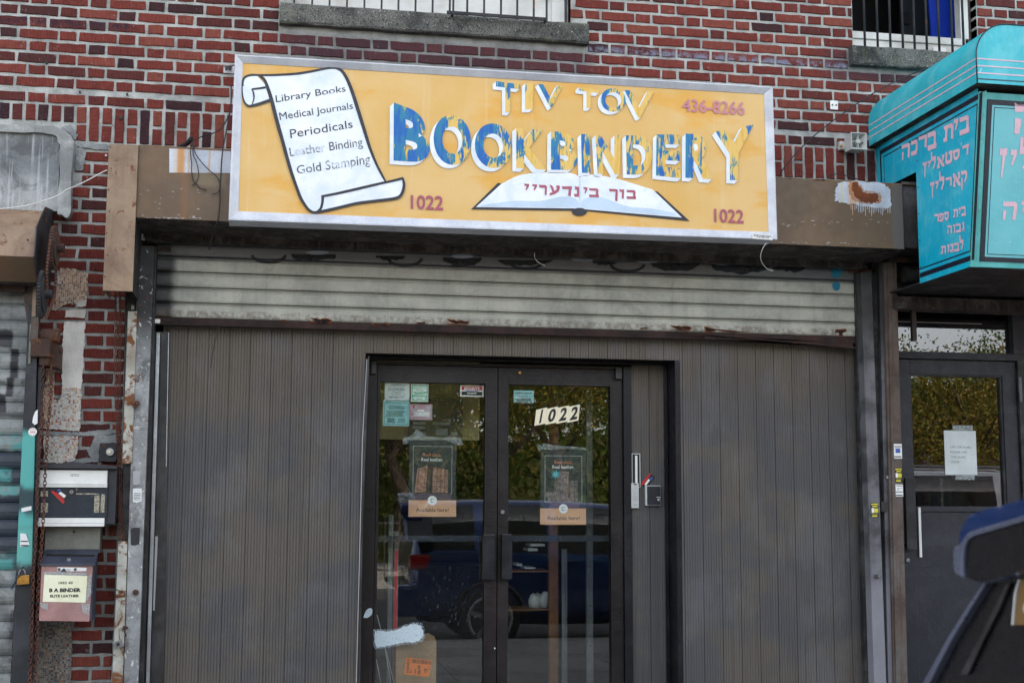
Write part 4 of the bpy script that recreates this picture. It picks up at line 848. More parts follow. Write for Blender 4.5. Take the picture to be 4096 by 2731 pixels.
for a, b in ((1545,1380),(1670,1380)): p = T(0,1,a,b,SHY-.012); MB().cyl((p[0], SHY-.013, p[1]), .006, .006, 'y', 10).build('bolt', 'rustiron', sh)
for (c, r, a0, b0, a1, b1) in ((0,1,1400,702,1570,736), (3,1,735,905,975,942)):
    q = rc(c,r,a0,b0,a1,b1,SHY-.02); B('stop_bar', 'rustiron', q[0], q[1], SHY-.03, SHY-.02, q[2], q[3], sh)
# sloping rusty angle strip hanging under the bar at right
p0, p1 = T(2,1,1500,1478,SHY-.045), T(3,2,805,60,SHY-.045)
PR('sagging_strip', 'rustbar', [(p0[0],p0[1]), (p1[0],p1[1]-.004), (p1[0],p1[1]+.004), (p0[0],p0[1]+.005)], SHY-.05, SHY-.03, sh)
p1b = (p1[0]-.01, zb-.038); PR('hanging_plate', 'rustbar', [(p0[0]+.2, p0[1]-.012), (p1[0]-.01, p1[1]+.002), (p1[0]-.01, zb-.04), (p0[0]+.2, zb-.041)], SHY-.028, SHY-.026, sh)

# guide channels, posts
def strip(name, mat, top, bot, Y, depth, parent=None, bev=.002, **kw):
    "upright bar given its left/right pixel edges at top and bottom"
    (c,r,a0,a1,b), (c2,r2,a2,a3,b2) = top, bot
    tl, tr, br_, bl = T(c,r,a0,b,Y), T(c,r,a1,b,Y), T(c2,r2,a3,b2,Y), T(c2,r2,a2,b2,Y)
    return PR(name, mat, [bl, br_, tr, tl], Y, Y+depth, parent, bev, **kw)
gl = thing('shutter_guide', 'left steel guide post of the shop shutter, sooty above and peeling grey below', 'guide post')
strip('channel', 'post', (0,1,1268,1418,690), (0,3,1130,1262,1700), -.14, .11, gl)
strip('groove', 'soot', (0,1,1405,1440,700), (0,3,1248,1305,1700), -.10, .1, gl)
p = T(0,3,1245,735,-.15); MB().cyl((p[0],-.148,p[1]), .017, .02, 'y', 14).build('eye_bolt', 'rustiron', gl); MB().cyl((p[0]+.008,-.160,p[1]+.003), .009, .02, 'y', 10).build('eye_bolt', 'soot', gl)
p = T(0,2,1240,570,-.15)
for dx, dz, rr in ((-.012,.006,.011),(.012,.004,.014),(.0,-.012,.013)): MB().cyl((p[0]+dx,-.158,p[1]+dz), rr, .035, 'y', 10).build('bolt_head', 'rustiron', gl)
st1 = thing('steel_strip', 'upper pale painted steel strip with rust edges left of the shutter guide', 'steel strip')
strip('bar', 'post_w', (0,1,1175,1258,1290), (0,2,1122,1212,1120), -.15, .02, st1)
st2 = thing('steel_strip', 'lower rust stained strip beside the guide post, holding the small padlock', 'steel strip')
strip('bar', 'post_w', (0,3,1087,1170,268), (0,3,1022,1122,1700), -.15, .03, st2)
strip('hasp_gap', 'soot', (0,3,1122,1134,1140), (0,3,1122,1134,1141), -.15, .01, st2)
bk = thing('post_backing', 'dark sooty steel post behind the pale strips at the left of the shutter', 'post')
strip('web', 'soot', (0,1,1150,1275,1000), (0,3,1100,1180,1700), -.10, .06, bk); strip('web', 'soot', (0,1,1235,1300,640), (0,1,1160,1280,1300), -.12, .05, bk)
q = rc(0,1,1208,1238,1236,1278,-.13); B('roller_stub', 'steel', q[0], q[1], -.15, -.12, q[2], q[3], bk)
# door-side rails between the guide and the panels
jr = thing('shutter_guide', 'dark inner guide rail with a bright aluminium edge left of the grooved panels', 'guide rail')
strip('rail', 'rail', (0,2,1375,1560,0), (0,3,1255,1500,1700), .015, .02, jr); strip('rail', 'rail', (0,1,1415,1560,1475), (0,2,1375,1560,0), .015, .02, jr)
strip('bright_edge', 'alu2', (0,1,1438,1470,1486), (0,3,1335,1368,1700), -.004, .018, jr); strip('groove', 'soot', (0,1,1474,1482,1486), (0,3,1372,1380,1700), .005, .009, jr)
strip('bright_edge', 'alu2', (0,1,1545,1552,1486), (0,2,1522,1530,1150), .006, .008, jr); strip('scuff', 'lightspot', (0,3,1425,1450,220), (0,3,1400,1420,900), .012, .002, jr, bev=0)

gr = thing('shutter_guide', 'right steel guide post of the shop shutter, scuffed grey with one round hole', 'guide post')
strip('channel', 'post_r', (3,1,852,950,930), (3,3,980,1092,1700), -.14, .11, gr)
strip('groove', 'soot', (3,1,795,856,930), (3,3,900,984,1700), -.06, .05, gr)
p = T(3,3,1000,590,-.15); MB().cyl((p[0],-.146,p[1]), .014, .014, 'y', 14).build('eye_bolt', 'soot', gr); MB().cyl((p[0]+.012,-.150,p[1]+.003), .006, .012, 'y', 8).build('eye_bolt', 'steel', gr)
q = T(3,2,1090,1245,-.1); 
rp = thing('rusty_post', 'rusty brown double post between the shop shutter and the black glass door', 'post')
strip('back', 'soot', (3,1,950,1180,830), (3,3,1085,1290,1700), -.06, .05, rp)
strip('ridge', 'post_r', (3,1,1020,1062,840), (3,3,1108,1168,1700), -.10, .04, rp); strip('ridge', 'rustpost', (3,1,1062,1098,840), (3,3,1160,1180,1700), -.12, .06, rp)
strip('flange', 'rustpost', (3,1,1098,1180,835), (3,3,1180,1287,1700), -.13, .05, rp)
MB().cyl((q[0],-.108,q[1]), .010, .012, 'y', 10).build('bolt', 'steel', rp)
q = rc(3,2,1028,1468,1082,1560,-.1); B('socket', 'soot', q[0], q[1], -.12, -.09, q[2], q[3], rp)
lb = thing('lintel_beam', 'dark dirty lintel angles between the housing and the turquoise awning', 'beam')
q = rc(3,1,1105,760,1340,830,-.14); B('angle', 'soffit', q[0], q[1]+.5, -.16, -.02, q[2], q[3], lb); B('angle', 'soot', q[0], q[1]+1.8, -.05, .0, q[2]-.09, q[2], lb)
q = rc(3,1,1190,800,1300,840,-.17); B('bolt_plate', 'rustiron', q[0], q[1], -.17, -.16, q[2], q[3], lb)

# ------------------------------------------------------------------ grooved panelling of the shop front
shop = thing('storefront', 'grey brown vertical grooved panelling with a recessed entrance under the rolled shutter', 'shop front')
PNY = .03
def board(x0, x1, z0, z1, Y, name='panel_board', parent=None, skew=0.):
    m = MB(); n = max(1, round((x1-x0)/.0175)); prof = []
    w = x1-x0-.0022
    for i in range(n):
        a = x0+.0011+w*i/n; b = x0+.0011+w*(i+1)/n
        prof += [(a+.0003, 0.0), (b-.0056, 0.0), (b-.0044, .0032), (b-.0010, .0032)]
    prof[-2:] = [(x1-.00175, 0.0)] if False else prof[-2:]
    prof = [(x0+.0011, .0045)]+prof+[(x1-.0011, .0045)]
    k = len(prof); m.add([(a, Y+d, z0) for a, d in prof]+[(a, Y+d, z1) for a, d in prof], [(i, i+1, k+i+1, k+i) for i in range(k-1)])
    return m.build(name, 'panel', parent)
BP = .1245
rx0 = T(1,2,1010,115,PNY)[0]; rx1 = T(2,2,1495,180,PNY)[0]; rz = T(1,2,2000,128,PNY)[1]
pl0 = T(0,2,1500,800,PNY)[0]-.02; pr1 = T(3,2,870,700,PNY)[0]+.02; ztop = fz0-.04
x = T(1,2,890,400,PNY)[0]-BP*12
while x < pr1:
    a, b = max(x, pl0), min(x+BP, pr1)
    if b-a > .02:
        if b <= rx0+.001 or a >= rx1-.001: board(a, b, -.0, ztop, PNY, parent=shop)
        else:
            if a < rx0: board(a, rx0, 0, rz, PNY, parent=shop)
            if b > rx1: board(rx1, b, 0, rz, PNY, parent=shop)
            board(a, b, rz, ztop, PNY, parent=shop)
    x += BP
B('panel_backing', 'soot', pl0, rx0-.035, PNY+.014, PNY+.03, 0, ztop, shop); B('panel_backing', 'soot', rx1+.035, pr1, PNY+.014, PNY+.03, 0, ztop, shop); B('panel_backing', 'soot', rx0-.035, rx1+.035, PNY+.014, PNY+.03, rz+.02, ztop, shop)
# recess lining
DY = .22
B('recess_jamb', 'bronze2', rx0-.034, rx0-.004, PNY+.0135, DY+.05, 0, rz, shop); B('recess_jamb', 'bronze2', rx1+.004, rx1+.034, PNY+.0135, DY+.05, 0, rz, shop); B('recess_head', 'bronze', rx0-.003, rx1+.003, PNY+.0135, DY+.05, rz+.004, rz+.02, shop)
B('corner_trim', 'bronze2', rx1-.000, rx1+.030, PNY-.006, PNY-.001, 0, rz+.0, shop)
ct = [T(1,2,1030,128,PNY-.01), T(1,2,1040,135,PNY-.01), T(1,2,985,1568,PNY-.01), T(1,3,945,1700,PNY-.01), T(1,3,918,1700,PNY-.01), T(1,2,968,1200,PNY-.01), T(1,2,1000,400,PNY-.01)]
PR('bent_trim', 'rail', ct, PNY-.012, PNY-.008, shop); ct2 = [T(1,2,1016,160,PNY-.02), T(1,2,1022,160,PNY-.02), T(1,2,982,900,PNY-.02), T(1,3,925,1568,PNY-.02), T(1,3,918,1568,PNY-.02), T(1,2,975,900,PNY-.02)]; PR('trim_edge', 'lightspot', ct2, PNY-.015, PNY-.0125, shop)
# grooved side panel beside the doors
sx0, sx1 = T(2,2,1095,600,DY)[0], rx1-.004
x = sx0
while x < sx1-.02: board(x, min(x+BP*.98, sx1), 0, rz, DY, 'side_board', shop); x += BP*.98
B('head_casing', 'bronze2', rx0, rx1, DY-.01, DY+.05, T(1,2,1800,178,DY)[1], rz, shop)
B('corner_post', 'bronze2', T(2,2,1400,700,DY-.02)[0], rx1, DY-.02, DY-.004, 0, rz, shop)

# ------------------------------------------------------------------ entrance doors
DO = thing('entrance_door', 'double glazed shop entrance door in dark bronze frames, numbered 1022, posters behind', 'door')
fzh = T(1,2,1600,222,DY)[1]; fx_l, fx_r = T(1,2,1040,700,DY)[0], T(2,2,1090,700,DY)[0]
jl = T(1,2,1113,700,DY)[0]; jr_ = T(2,2,1018,700,DY)[0]; mid_ = T(1,2,2224,700,DY)[0]
B('frame_jamb', 'bronze', rx0-.003, jl-.003, DY, DY+.08, 0, fzh+.06, DO); B('frame_jamb', 'bronze2', jr_+.003, sx0-.001, DY-.012, DY+.08, 0, rz-.03, DO, bev=.002); B('frame_head', 'bronze', jl-.003, jr_+.003, DY, DY+.08, fzh+.004, rz-.03, DO)
gz1 = T(1,2,1600,375,DY)[1]
def leaf(x0, x1, gx0, gx1, gz_1):
    lf = B('door_leaf', 'bronze', x0, gx0, DY+.01, DY+.06, .02, fzh, DO, bev=.0015)
    for a, b, z0, z1 in ((gx1, x1, .02, fzh), (gx0, gx1, gz_1, fzh), (gx0, gx1, .02, .14)): B('rail', 'bronze', a, b, DY+.01, DY+.06, z0, z1, lf, bev=.0015)
    B('glazing_bead', 'bronze', gx0, gx1, DY+.005, DY+.03, gz_1, gz_1+.018, lf); B('glazing_bead', 'bronze', gx1, gx1+.014, DY+.005, DY+.03, .14, gz_1+.018, lf)
    PR('glass_pane', 'glass', [(gx0,.14),(gx1,.14),(gx1,gz_1),(gx0,gz_1)], DY+.034, DY+.038, lf)
    B('push_bar', 'cabblue', gx0-.01, gx1+.01, DY+.085, DY+.12, T(1,3,1600,270,DY+.085)[1], T(1,3,1600,213,DY+.085)[1], lf)
    return lf
gl0, gl1 = T(1,2,1138,700,DY)[0], T(1,2,2106,700,DY)[0]; gr0, gr1 = T(1,2,2322,700,DY)[0], T(2,2,905,700,DY)[0]
leaf(jl, mid_-.003, gl0, gl1, gz1); leaf(mid_+.003, jr_, gr0, gr1, gz1-.002)
for (c, r, a0, b0, a1, b1) in ((1,3,2085,205,2190,615), (1,3,2258,203,2351,612)):
    q = rc(c,r,a0,b0,a1,b1,DY-.04); hd = B('pull_handle', 'bronze2', q[0], q[1], DY-.045, DY-.040, q[2], q[3], DO)
    B('side', 'bronze2', q[0], q[0]+.004, DY-.040, DY+.01, q[2], q[3], hd); B('side', 'bronze2', q[1]-.004, q[1], DY-.040, DY+.01, q[2], q[3], hd); B('lip', 'steel', q[0], q[1], DY-.046, DY-.0455, q[3]-.0015, q[3], hd)
for (c, r, a0, b0, a1, b1) in ((1,2,1055,180,1100,298), (2,2,952,235,1010,345)): q = rc(c,r,a0,b0,a1,b1,DY-.02); B('pivot_hinge', 'rail', q[0], q[1], DY-.025, DY+.01, q[2], q[3], DO, bev=.004)
p = T(1,2,2265,1562,DY); MB().cyl((p[0],DY+.004,p[1]), .012, .016, 'y', 20).build('lock_cylinder', 'steel', DO); B('key_slot', 'black', p[0]-.001, p[0]+.001, DY-.0065, DY-.004, p[1]-.005, p[1]+.005, DO)
p = T(2,2,72,285,DY); MB().cyl((p[0],DY+.004,p[1]), .0085, .014, 'y', 16).build('screw_cap', 'brass', DO)
for a, b in ((17,288),(57,337)): p = T(2,2,a,b,DY); MB().cyl((p[0],DY+.009,p[1]), .006, .004, 'y', 14).build('screw_hole', 'rustiron', DO); MB().cyl((p[0],DY+.008,p[1]), .004, .004, 'y', 14).build('screw_hole', 'hole', DO)
q = T(1,3,2195,1250,DY); B('paint_chip', 'wht', q[0]-.003, q[0]+.003, DY+.008, DY+.0098, q[1]-.004, q[1]+.006, DO)
q = rc(2,2,470,-40,640,150,0)
M['grate'] = M['bronze']

# ------------------------------------------------------------------ stickers and posters on the doors (behind the glass)
IN = DY+.040      # just behind the panes
ON = DY+.0325     # on the street side of the panes
def P(c, r, a, b, Y=IN): return T(c, r, a, b, Y)
def rect(name, mat, c, r, a0, b0, a1, b1, Y, parent=None, th=.0008, **kw):
    q = rc(c, r, a0, b0, a1, b1, Y); return B(name, mat, q[0], q[1], Y, Y+th, q[2], q[3], parent, **kw)
def line(body, mat, c, r, a0, a1, b, Y, parent, h=None, bold=.01):
    x0, z = T(c, r, a0, b, Y); x1, _ = T(c, r, a1, b, Y)
    hh = None
    if h: hh = h/2.296/640
    return word('lettering', body, mat, (x0+x1)/2, z, x1-x0, Y, parent, h=hh, bold=bold)
def scrib(mat, c, r, a0, a1, b0, b1, rows, Y, parent, fill=.55, seed=1):
    "rows of tiny illegible print"
    rr = random.Random(seed); m = MB()
    for i in range(rows):
        b = b0+(b1-b0)*(i+.5)/rows; h = (b1-b0)/rows*fill/2; a = a0+rr.uniform(0,(a1-a0)*.15); e = a1-rr.uniform(0,(a1-a0)*.2)
        while a < e:
            w = rr.uniform(5,16); q = rc(c,r,a,b-h,min(a+w,e),b+h,Y); m.add([(q[0],Y,q[2]),(q[1],Y,q[2]),(q[1],Y,q[3]),(q[0],Y,q[3])], [(0,1,2,3)]); a += w+rr.uniform(2,5)
    return m.build('small_print', mat, parent, kind='stuff')
def frame_lines(mat, c, r, a0, b0, a1, b1, w, Y, parent, name='border_line'):
    m = MB()
    for (p, q_, s, u) in ((a0,b0,a1,b0+w),(a0,b1-w,a1,b1),(a0,b0+w,a0+w,b1-w),(a1-w,b0+w,a1,b1-w)):
        q = rc(c,r,p,q_,s,u,Y); m.add([(q[0],Y,q[2]),(q[1],Y,q[2]),(q[1],Y,q[3]),(q[0],Y,q[3])], [(0,1,2,3)])
    return m.build(name, mat, parent)
Y1, Y2, Y3 = IN, IN-.0007, IN-.0012
s = rect('notice', 'paper', 1,2,1182,375,1410,538,Y1, label='white city sanitation notice at the top left of the door glass', cat='notice')
line('CITY OF NEW YORK','grey_ink',1,2,1245,1342,397,Y2,s); line('DEPARTMENT OF SANITATION','grey_ink',1,2,1218,1370,408,Y2,s); scrib('grey_ink',1,2,1205,1388,424,450,3,Y2,s); line('11:00am to 12:00pm','grey_ink',1,2,1240,1335,463,Y2,s); line('and','grey_ink',1,2,1278,1298,473,Y2,s); line('4:00pm to 5:00pm','grey_ink',1,2,1244,1330,484,Y2,s); scrib('grey_ink',1,2,1208,1375,500,520,2,Y2,s,seed=4)
s = rect('notice', 'paper_c', 1,2,1165,544,1408,774,Y1, label='cyan recycling notice with dark border, lowest at the left of the door glass', cat='notice')
frame_lines('green_ink',1,2,1178,557,1398,760,3,Y2,s); scrib('green_ink',1,2,1190,1385,562,570,1,Y2,s); scrib('green_ink',1,2,1195,1375,584,622,4,Y2,s,seed=2); scrib('green_ink',1,2,1195,1380,632,690,6,Y2,s,seed=3); scrib('green_ink',1,2,1198,1280,700,744,5,Y2,s,.7,5); scrib('green_ink',1,2,1298,1378,702,742,3,Y2,s,seed=6)
s = rect('notice', 'wht', 1,2,1423,390,1582,552,Y1, label='bright green bordered carter decal in the left door glass', cat='decal')
frame_lines('paper_g',1,2,1430,402,1575,543,8,Y2,s); line('CAPONE & DE NILO, INC.','paper_g',1,2,1440,1564,427,Y2,s,h=16,bold=.03); scrib('paper_g',1,2,1470,1540,440,454,2,Y2,s); scrib('paper_g',1,2,1440,1568,460,486,3,Y2,s,.8,7); rect('band','paper_g',1,2,1436,492,1570,506,Y3,s,.0004); line('RECYCLING ARRANGEMENTS','wht',1,2,1442,1564,499,Y3-.0004,s); scrib('paper_g',1,2,1470,1536,514,532,3,Y2,s,seed=9)
for a in (1447,1556): p = P(1,2,a,522,Y2); m = MB(); m.cyl((p[0],Y2,p[1]), .007, .0004, 'y', 3); m.build('recycling_mark', 'paper_g', s)
s = rect('notice', 'paper_p', 1,2,1412,575,1618,717,Y1, label='rosy grey notice with magenta border in the left door glass', cat='decal')
frame_lines('magenta',1,2,1419,582,1611,708,5,Y2,s); p = P(1,2,1448,597,Y2); MB().cyl((p[0],Y2,p[1]), .008, .0004, 'y', 14).build('seal', 'magenta', s); scrib('magenta',1,2,1480,1570,590,608,2,Y2,s); scrib('magenta',1,2,1432,1600,612,620,1,Y2,s); rect('window','wht',1,2,1483,626,1540,640,Y3,s,.0004); scrib('wht',1,2,1448,1600,646,684,3,Y2,s,.8,4); scrib('magenta',1,2,1428,1445,648,680,3,Y2,s); scrib('magenta',1,2,1440,1590,690,698,1,Y2,s)
s = rect('notice', 'wht', 1,2,1875,403,2090,505,Y1, label='white security decal with red and black bands, top right of left door glass', cat='decal', bev=0)
rect('band','red',1,2,1888,410,2078,446,Y2,s,.0005); line('SECURITY','wht',1,2,1910,2056,429,Y3,s,h=26,bold=.03); rect('band','blue_p',1,2,1925,450,2040,456,Y2,s,.0005); rect('band','black',1,2,1888,459,2078,494,Y2,s,.0005); line('Honeywell','wht',1,2,1940,2024,474,Y3,s,bold=.04)
s = rect('notice', 'paper_c', 2,2,15,448,200,560,Y1, label='pale blue black lettered carter decal at top left of the right door glass', cat='decal')
line('CAPONE & DE NILO, INC.','black',2,2,26,190,472,Y2,s,h=16,bold=.04); line('849 31st STREET','grey_ink',2,2,68,142,488,Y2,s); line('BROOKLYN, NEW YORK 11220','grey_ink',2,2,38,178,498,Y2,s); line('(212) 853-7243','grey_ink',2,2,65,148,510,Y2,s); scrib('black',2,2,25,192,520,556,3,Y2,s,.85,3)
# house number on four slanted plates
num = thing('house_number', 'house number 1022 on four slanted cream plates on the right door glass', 'house number')
for i, d in enumerate('1022'):
    a, b = 212+i*100.5, 620-i*9.5
    pts = [P(2,2,a+10,b+6,ON), P(2,2,a+111,b-17,ON), P(2,2,a+95,b+132,ON), P(2,2,a-7,b+153,ON)]
    pl = PR('number_plate', 'cream', pts, ON-.002-.0004*i, ON-.0012-.0004*i, num)
    me = glyph_mesh(d, .035, 0, 3, .10); tl, tr = P(2,2,a+(50 if d == '1' else 30),b+12,ON), P(2,2,a+(76 if d == '1' else 94),b-3,ON); br_, bl = P(2,2,a+(62 if d == '1' else 82),b+120,ON), P(2,2,a+(34 if d == '1' else 12),b+133,ON)
    warp(me, [tl, tr, br_, bl], lambda u, w, z: (u, ON-.0026-.0004*i, w)); mirror_fix(me, (0,-1,0)); me.materials.append(M['black']); put('numeral', me, pl)
# book posters
def poster(c, r, x0, x1, y0, yb, y1, bx, cxm, lab, kind, top):
    s = rect('poster', 'navy_p', c,r,x0,y0,x1,yb,Y1, label=lab, cat='poster')
    frame_lines('wht',c,r,bx[0],bx[1],bx[2],bx[3],2.2,Y2,s); rect('tan_band','tan',c,r,x0-4,yb,x1,y1,Y2,s)
    rect('dusk_floor','mauve',c,r,bx[0]+8 if kind == 0 else bx[0]+45,bx[3]-4,bx[2]-8 if kind == 0 else bx[2]-24,yb,Y2,s,.0004)
    line('Real class.','tan_t',c,r,cxm-82,cxm+82,top,Y3,s,bold=.004); line('Real leather.','wht',c,r,cxm-100,cxm+100,top+44,Y3,s,bold=.01)
    p = P(c,r,cxm,yb+3,Y3); MB().cyl((p[0],Y3-.0004,p[1]), 43/2.296/632, .0006, 'y', 28).build('round_badge', 'wht', s)
    e = MB(); k = .0010
    for (a0,b0,a1,b1) in ((-14,-17,-9,17),(-14,-17,13,-13),(-14,13,13,17)): q = rc(c,r,cxm+a0,yb+3+b0,cxm+a1,yb+3+b1,Y3-.001); e.add([(q[0],Y3-.0011,q[2]),(q[1],Y3-.0011,q[2]),(q[1],Y3-.0011,q[3]),(q[0],Y3-.0011,q[3])], [(0,1,2,3)])
    e.build('badge_mark', 'navy_p', s)
    line('Available here!','black',c,r,cxm-150,cxm+150,yb+88,Y3,s,bold=.004)
    return s
s = poster(1,2,1405,1838,905,1455,1606,(1442,960,1800,1395),1619,'dark book poster with upright tan leather books and tan band, left door','0' and 0,1037)
def book(pts, mat, c, r, dy, nm='printed_book'): PR(nm, mat, [P(c,r,a,b,Y3) for a,b in pts], Y3-dy, Y3-dy+.0003, s)
book([(1458,1384),(1480,1168),(1577,1138),(1556,1380)], 'leather', 1,2,.0004); book([(1474,1366),(1493,1182),(1562,1160),(1543,1362)], 'leather_d', 1,2,.0006); book([(1479,1361),(1497,1188),(1557,1168),(1539,1357)], 'leather', 1,2,.0008)
book([(1556,1382),(1580,1146),(1614,1146),(1590,1386)], 'leather_d', 1,2,.0005)
for a0, a1, tt in ((1620,1660,1152),(1662,1696,1162),(1699,1732,1170),(1734,1764,1174)):
    book([(a0,1386),(a0+4,tt+6),(a0+10,tt),(a1-4,tt),(a1,tt+6),(a1-2,1386)], 'leather', 1,2,.0005)
    for bb_ in (1230,1280,1328): book([(a0+2,bb_+5),(a0+2,bb_),(a1-2,bb_),(a1-2,bb_+5)], 'leather_d', 1,2,.0007)
s = poster(2,2,262,680,995,1530,1680,(302,1047,643,1472),472,'dark book poster with grey leather books and a teal star, right door',1,1105)
book([(385,1380),(402,1222),(440,1192),(526,1192),(505,1385)], 'leather_g', 2,2,.0004); book([(398,1368),(415,1228),(448,1206),(508,1206),(492,1370)], 'leather_d', 2,2,.0006); book([(402,1364),(418,1232),(450,1210),(503,1210),(488,1366)], 'leather_g', 2,2,.0008)
book([(312,1428),(308,1376),(516,1388),(512,1430)], 'leather_g', 2,2,.0009); book([(332,1480),(324,1430),(545,1432),(545,1470)], 'leather_g', 2,2,.0010)
for a0, a1 in ((538,572),(576,604)):
    book([(a0,1466),(a0,1280),(a0+4,1274),(a1-3,1274),(a1,1280),(a1,1466)], 'leather_g', 2,2,.0007)
    for bb_ in (1320,1380,1420): book([(a0+2,bb_+4),(a0+2,bb_),(a1-2,bb_),(a1-2,bb_+4)], 'leather_d', 2,2,.0009)
for a0 in (385,440,490): book([(a0,1428),(a0,1384),(a0+5,1385),(a0+5,1428)], 'leather_d', 2,2,.0012); book([(a0+5,1474),(a0+5,1434),(a0+10,1434),(a0+10,1474)], 'leather_d', 2,2,.0013)
star = [P(2,2,401+(46 if i%2==0 else 24)*math.cos(PI*i/8+.2), 1218+(46 if i%2==0 else 24)*math.sin(PI*i/8+.2), Y3) for i in range(16)]
PR('star_seal', 'teal_p', star, Y3-.0016, Y3-.0012, s); p = P(2,2,401,1218,Y3); MB().cyl((p[0],Y3-.0017,p[1]), .010, .0004, 'y', 16).build('star_seal', 'paper_c', s); MB().cyl((p[0],Y3-.0021,p[1]), .0055, .0004, 'y', 12).build('star_seal', 'blue_p', s)
# crumpled clear tape at the tops of the posters
def crumple(name, pts, c, r, Y, lab, seed):
    rr = random.Random(seed); m = MB(); C = [P(c,r,a,b,Y) for a,b in pts]; n = len(C)//2; top, bot = C[:n], C[n:][::-1]
    vs = []; K = 3
    for i in range(n):
        for k in range(K+1): u = k/K; vs.append((top[i][0]*(1-u)+bot[i][0]*u, Y+rr.uniform(-.004,.004), top[i][1]*(1-u)+bot[i][1]*u))
    m.add(vs, [(i*(K+1)+k, i*(K+1)+k+1, (i+1)*(K+1)+k+1, (i+1)*(K+1)+k) for i in range(n-1) for k in range(K)]); m.f = [f[::-1] for f in m.f]
    return m.build(name, 'film', label=lab, cat='tape')
crumple('plastic_sheet', [(1350,880),(1408,872),(1440,850),(1475,800),(1520,830),(1560,868),(1640,874),(1735,880),(1770,866),(1830,872),(1880,880),(1905,950), (1895,948),(1850,952),(1800,925),(1740,908),(1640,905),(1560,905),(1520,905),(1475,905),(1440,905),(1408,908),(1400,938),(1352,942)], 1,2, IN-.003, 'crumpled clear plastic along the top of the left book poster', 3)
crumple('plastic_sheet', [(230,940),(262,942),(300,932),(360,945),(420,955),(480,960),(560,962),(620,968),(680,972), (682,996),(620,992),(560,992),(480,985),(420,990),(360,992),(300,990),(262,992),(245,1012)], 2,2, IN-.003, 'crumpled clear tape along the top of the right book poster', 5)
# white spray stroke over the lower left glass and frame
sp = [(1085,1115),(1100,1080),(1180,1085),(1290,1075),(1370,1040),(1440,1022),(1500,1032),(1525,1075),(1530,1130),(1500,1165),(1440,1185),(1350,1190),(1280,1205),(1180,1222),(1110,1232),(1088,1190)]
pp = smooth_pts([P(1,3,a,b,ON) for a,b in sp]+[P(1,3,*sp[0],ON)], 5)[:-1]; rr = random.Random(5); pp = [(x+rr.uniform(-.004,.004), z+rr.uniform(-.004,.004)) for x, z in pp]
SPO = PR('spray_stroke', 'spray', pp, DY-.0005, DY+.0, None, label='thick white spray paint stroke across the lower left door glass', cat='paint stroke')
cx_ = sum(p[0] for p in pp)/len(pp); cz_ = sum(p[1] for p in pp)/len(pp)
for k_ in (1, 2, 3): PR('overspray', 'spray_f', [(x+(.0035*k_ if x > cx_ else -.0035*k_)*(.6 if abs(x-cx_) < .06 else 1)+rr.uniform(-.003,.003), z+(.004*k_ if z > cz_ else -.004*k_)+rr.uniform(-.003,.003)) for x, z in pp], DY+.0004*k_, DY+.0004*k_+.0002, SPO)
pp = smooth_pts([P(1,3,a,b,DY) for a,b in [(985,965),(1010,905),(1040,880),(1068,890),(1060,940),(1020,968),(985,965)]], 4)[:-1]; PR('spray_stroke', 'spray', pp, DY-.002, DY-.0005, None, label='short white spray dab on the dark door jamb above the stroke', cat='paint stroke')
# scratches and grime on the pane
m = MB(); rr = random.Random(11)
for i in range(70):
    a, b = rr.gauss(1800,170), rr.gauss(820,200)
    if not (1150 < a < 2090 and 300 < b < 1500): continue
    p = P(1,3,a,b,ON); w = rr.uniform(.002,.012); h = rr.uniform(.001,.012); m.add([(p[0]-w/2,ON-.0006,p[1]-h),(p[0]+w*.2,ON-.0006,p[1]-h*.8),(p[0]+w/2,ON-.0006,p[1]+h),(p[0]-w*.1,ON-.0006,p[1]+h*.9)], [(0,1,2,3)])
M['scratch'] = filmy('scratched_glass', srgb(150, 165, 170), .12)
m.build('glass_scratches', 'scratch', DO, kind='stuff')

# ------------------------------------------------------------------ keypad, intercom, bracket on the side panel
SP = DY-.004
kp = thing('keypad', 'slim grey twelve key entry keypad below a white metal outline left of the intercom', 'keypad')
q = rc(2,2,1098,1298,1166,1528,SP-.02); B('body', 'plasticgrey', q[0], q[1], SP-.02, SP+.002, q[2], q[3], kp, bev=.003)
for i in range(5):
    for j in range(2): k_ = rc(2,2,1113+j*24,1320+i*28,1133+j*24,1342+i*28,SP-.02); B('key', 'alu2', k_[0], k_[1], SP-.0225, SP-.0195, k_[2], k_[3], kp, bev=.0008)
scrib('black',2,2,1116,1156,1494,1501,1,SP-.0212,kp)
bt = rect('logo_button','dark',2,2,1120,1304,1146,1314,SP-.0215,kp)
br = thing('metal_outline', 'bare white rectangular outline with a central white bar above the keypad', 'mounting plate')
q = rc(2,2,1100,1027,1177,1338,SP)
m = MB(); w = .0035
m.box(q[0],q[1],SP-.003,SP+.001,q[3]-w,q[3]); m.box(q[0],q[0]+w,SP-.003,SP+.001,q[2],q[3]-w); m.box(q[1]-w,q[1],SP-.003,SP+.001,q[2],q[3]-w); m.box(q[0]+w,q[1]-w,SP-.003,SP+.001,q[2],q[2]+w); m.build('outline', 'white', br)
q2 = rc(2,2,1130,1046,1150,1335,SP); B('bar', 'white', q2[0], q2[1], SP-.006, SP+.001, q2[2]+w, q2[3], br)
B('dark_field', 'black', q[0]+w, q[1]-w, SP-.001, SP+.001, q[2]+w, q[3]-w, br)
ic = thing('intercom', 'black door intercom with ribbed speaker and white rim on the side panel', 'intercom')
q = rc(2,2,1230,1320,1368,1505,SP-.03); B('rim', 'plasticgrey', q[0], q[1], SP-.026, SP+.001, q[2], q[3], ic, bev=.003)
q = rc(2,2,1242,1326,1364,1500,SP-.03); B('face', 'dark', q[0], q[1], SP-.030, SP-.0255, q[2], q[3], ic, bev=.0015)
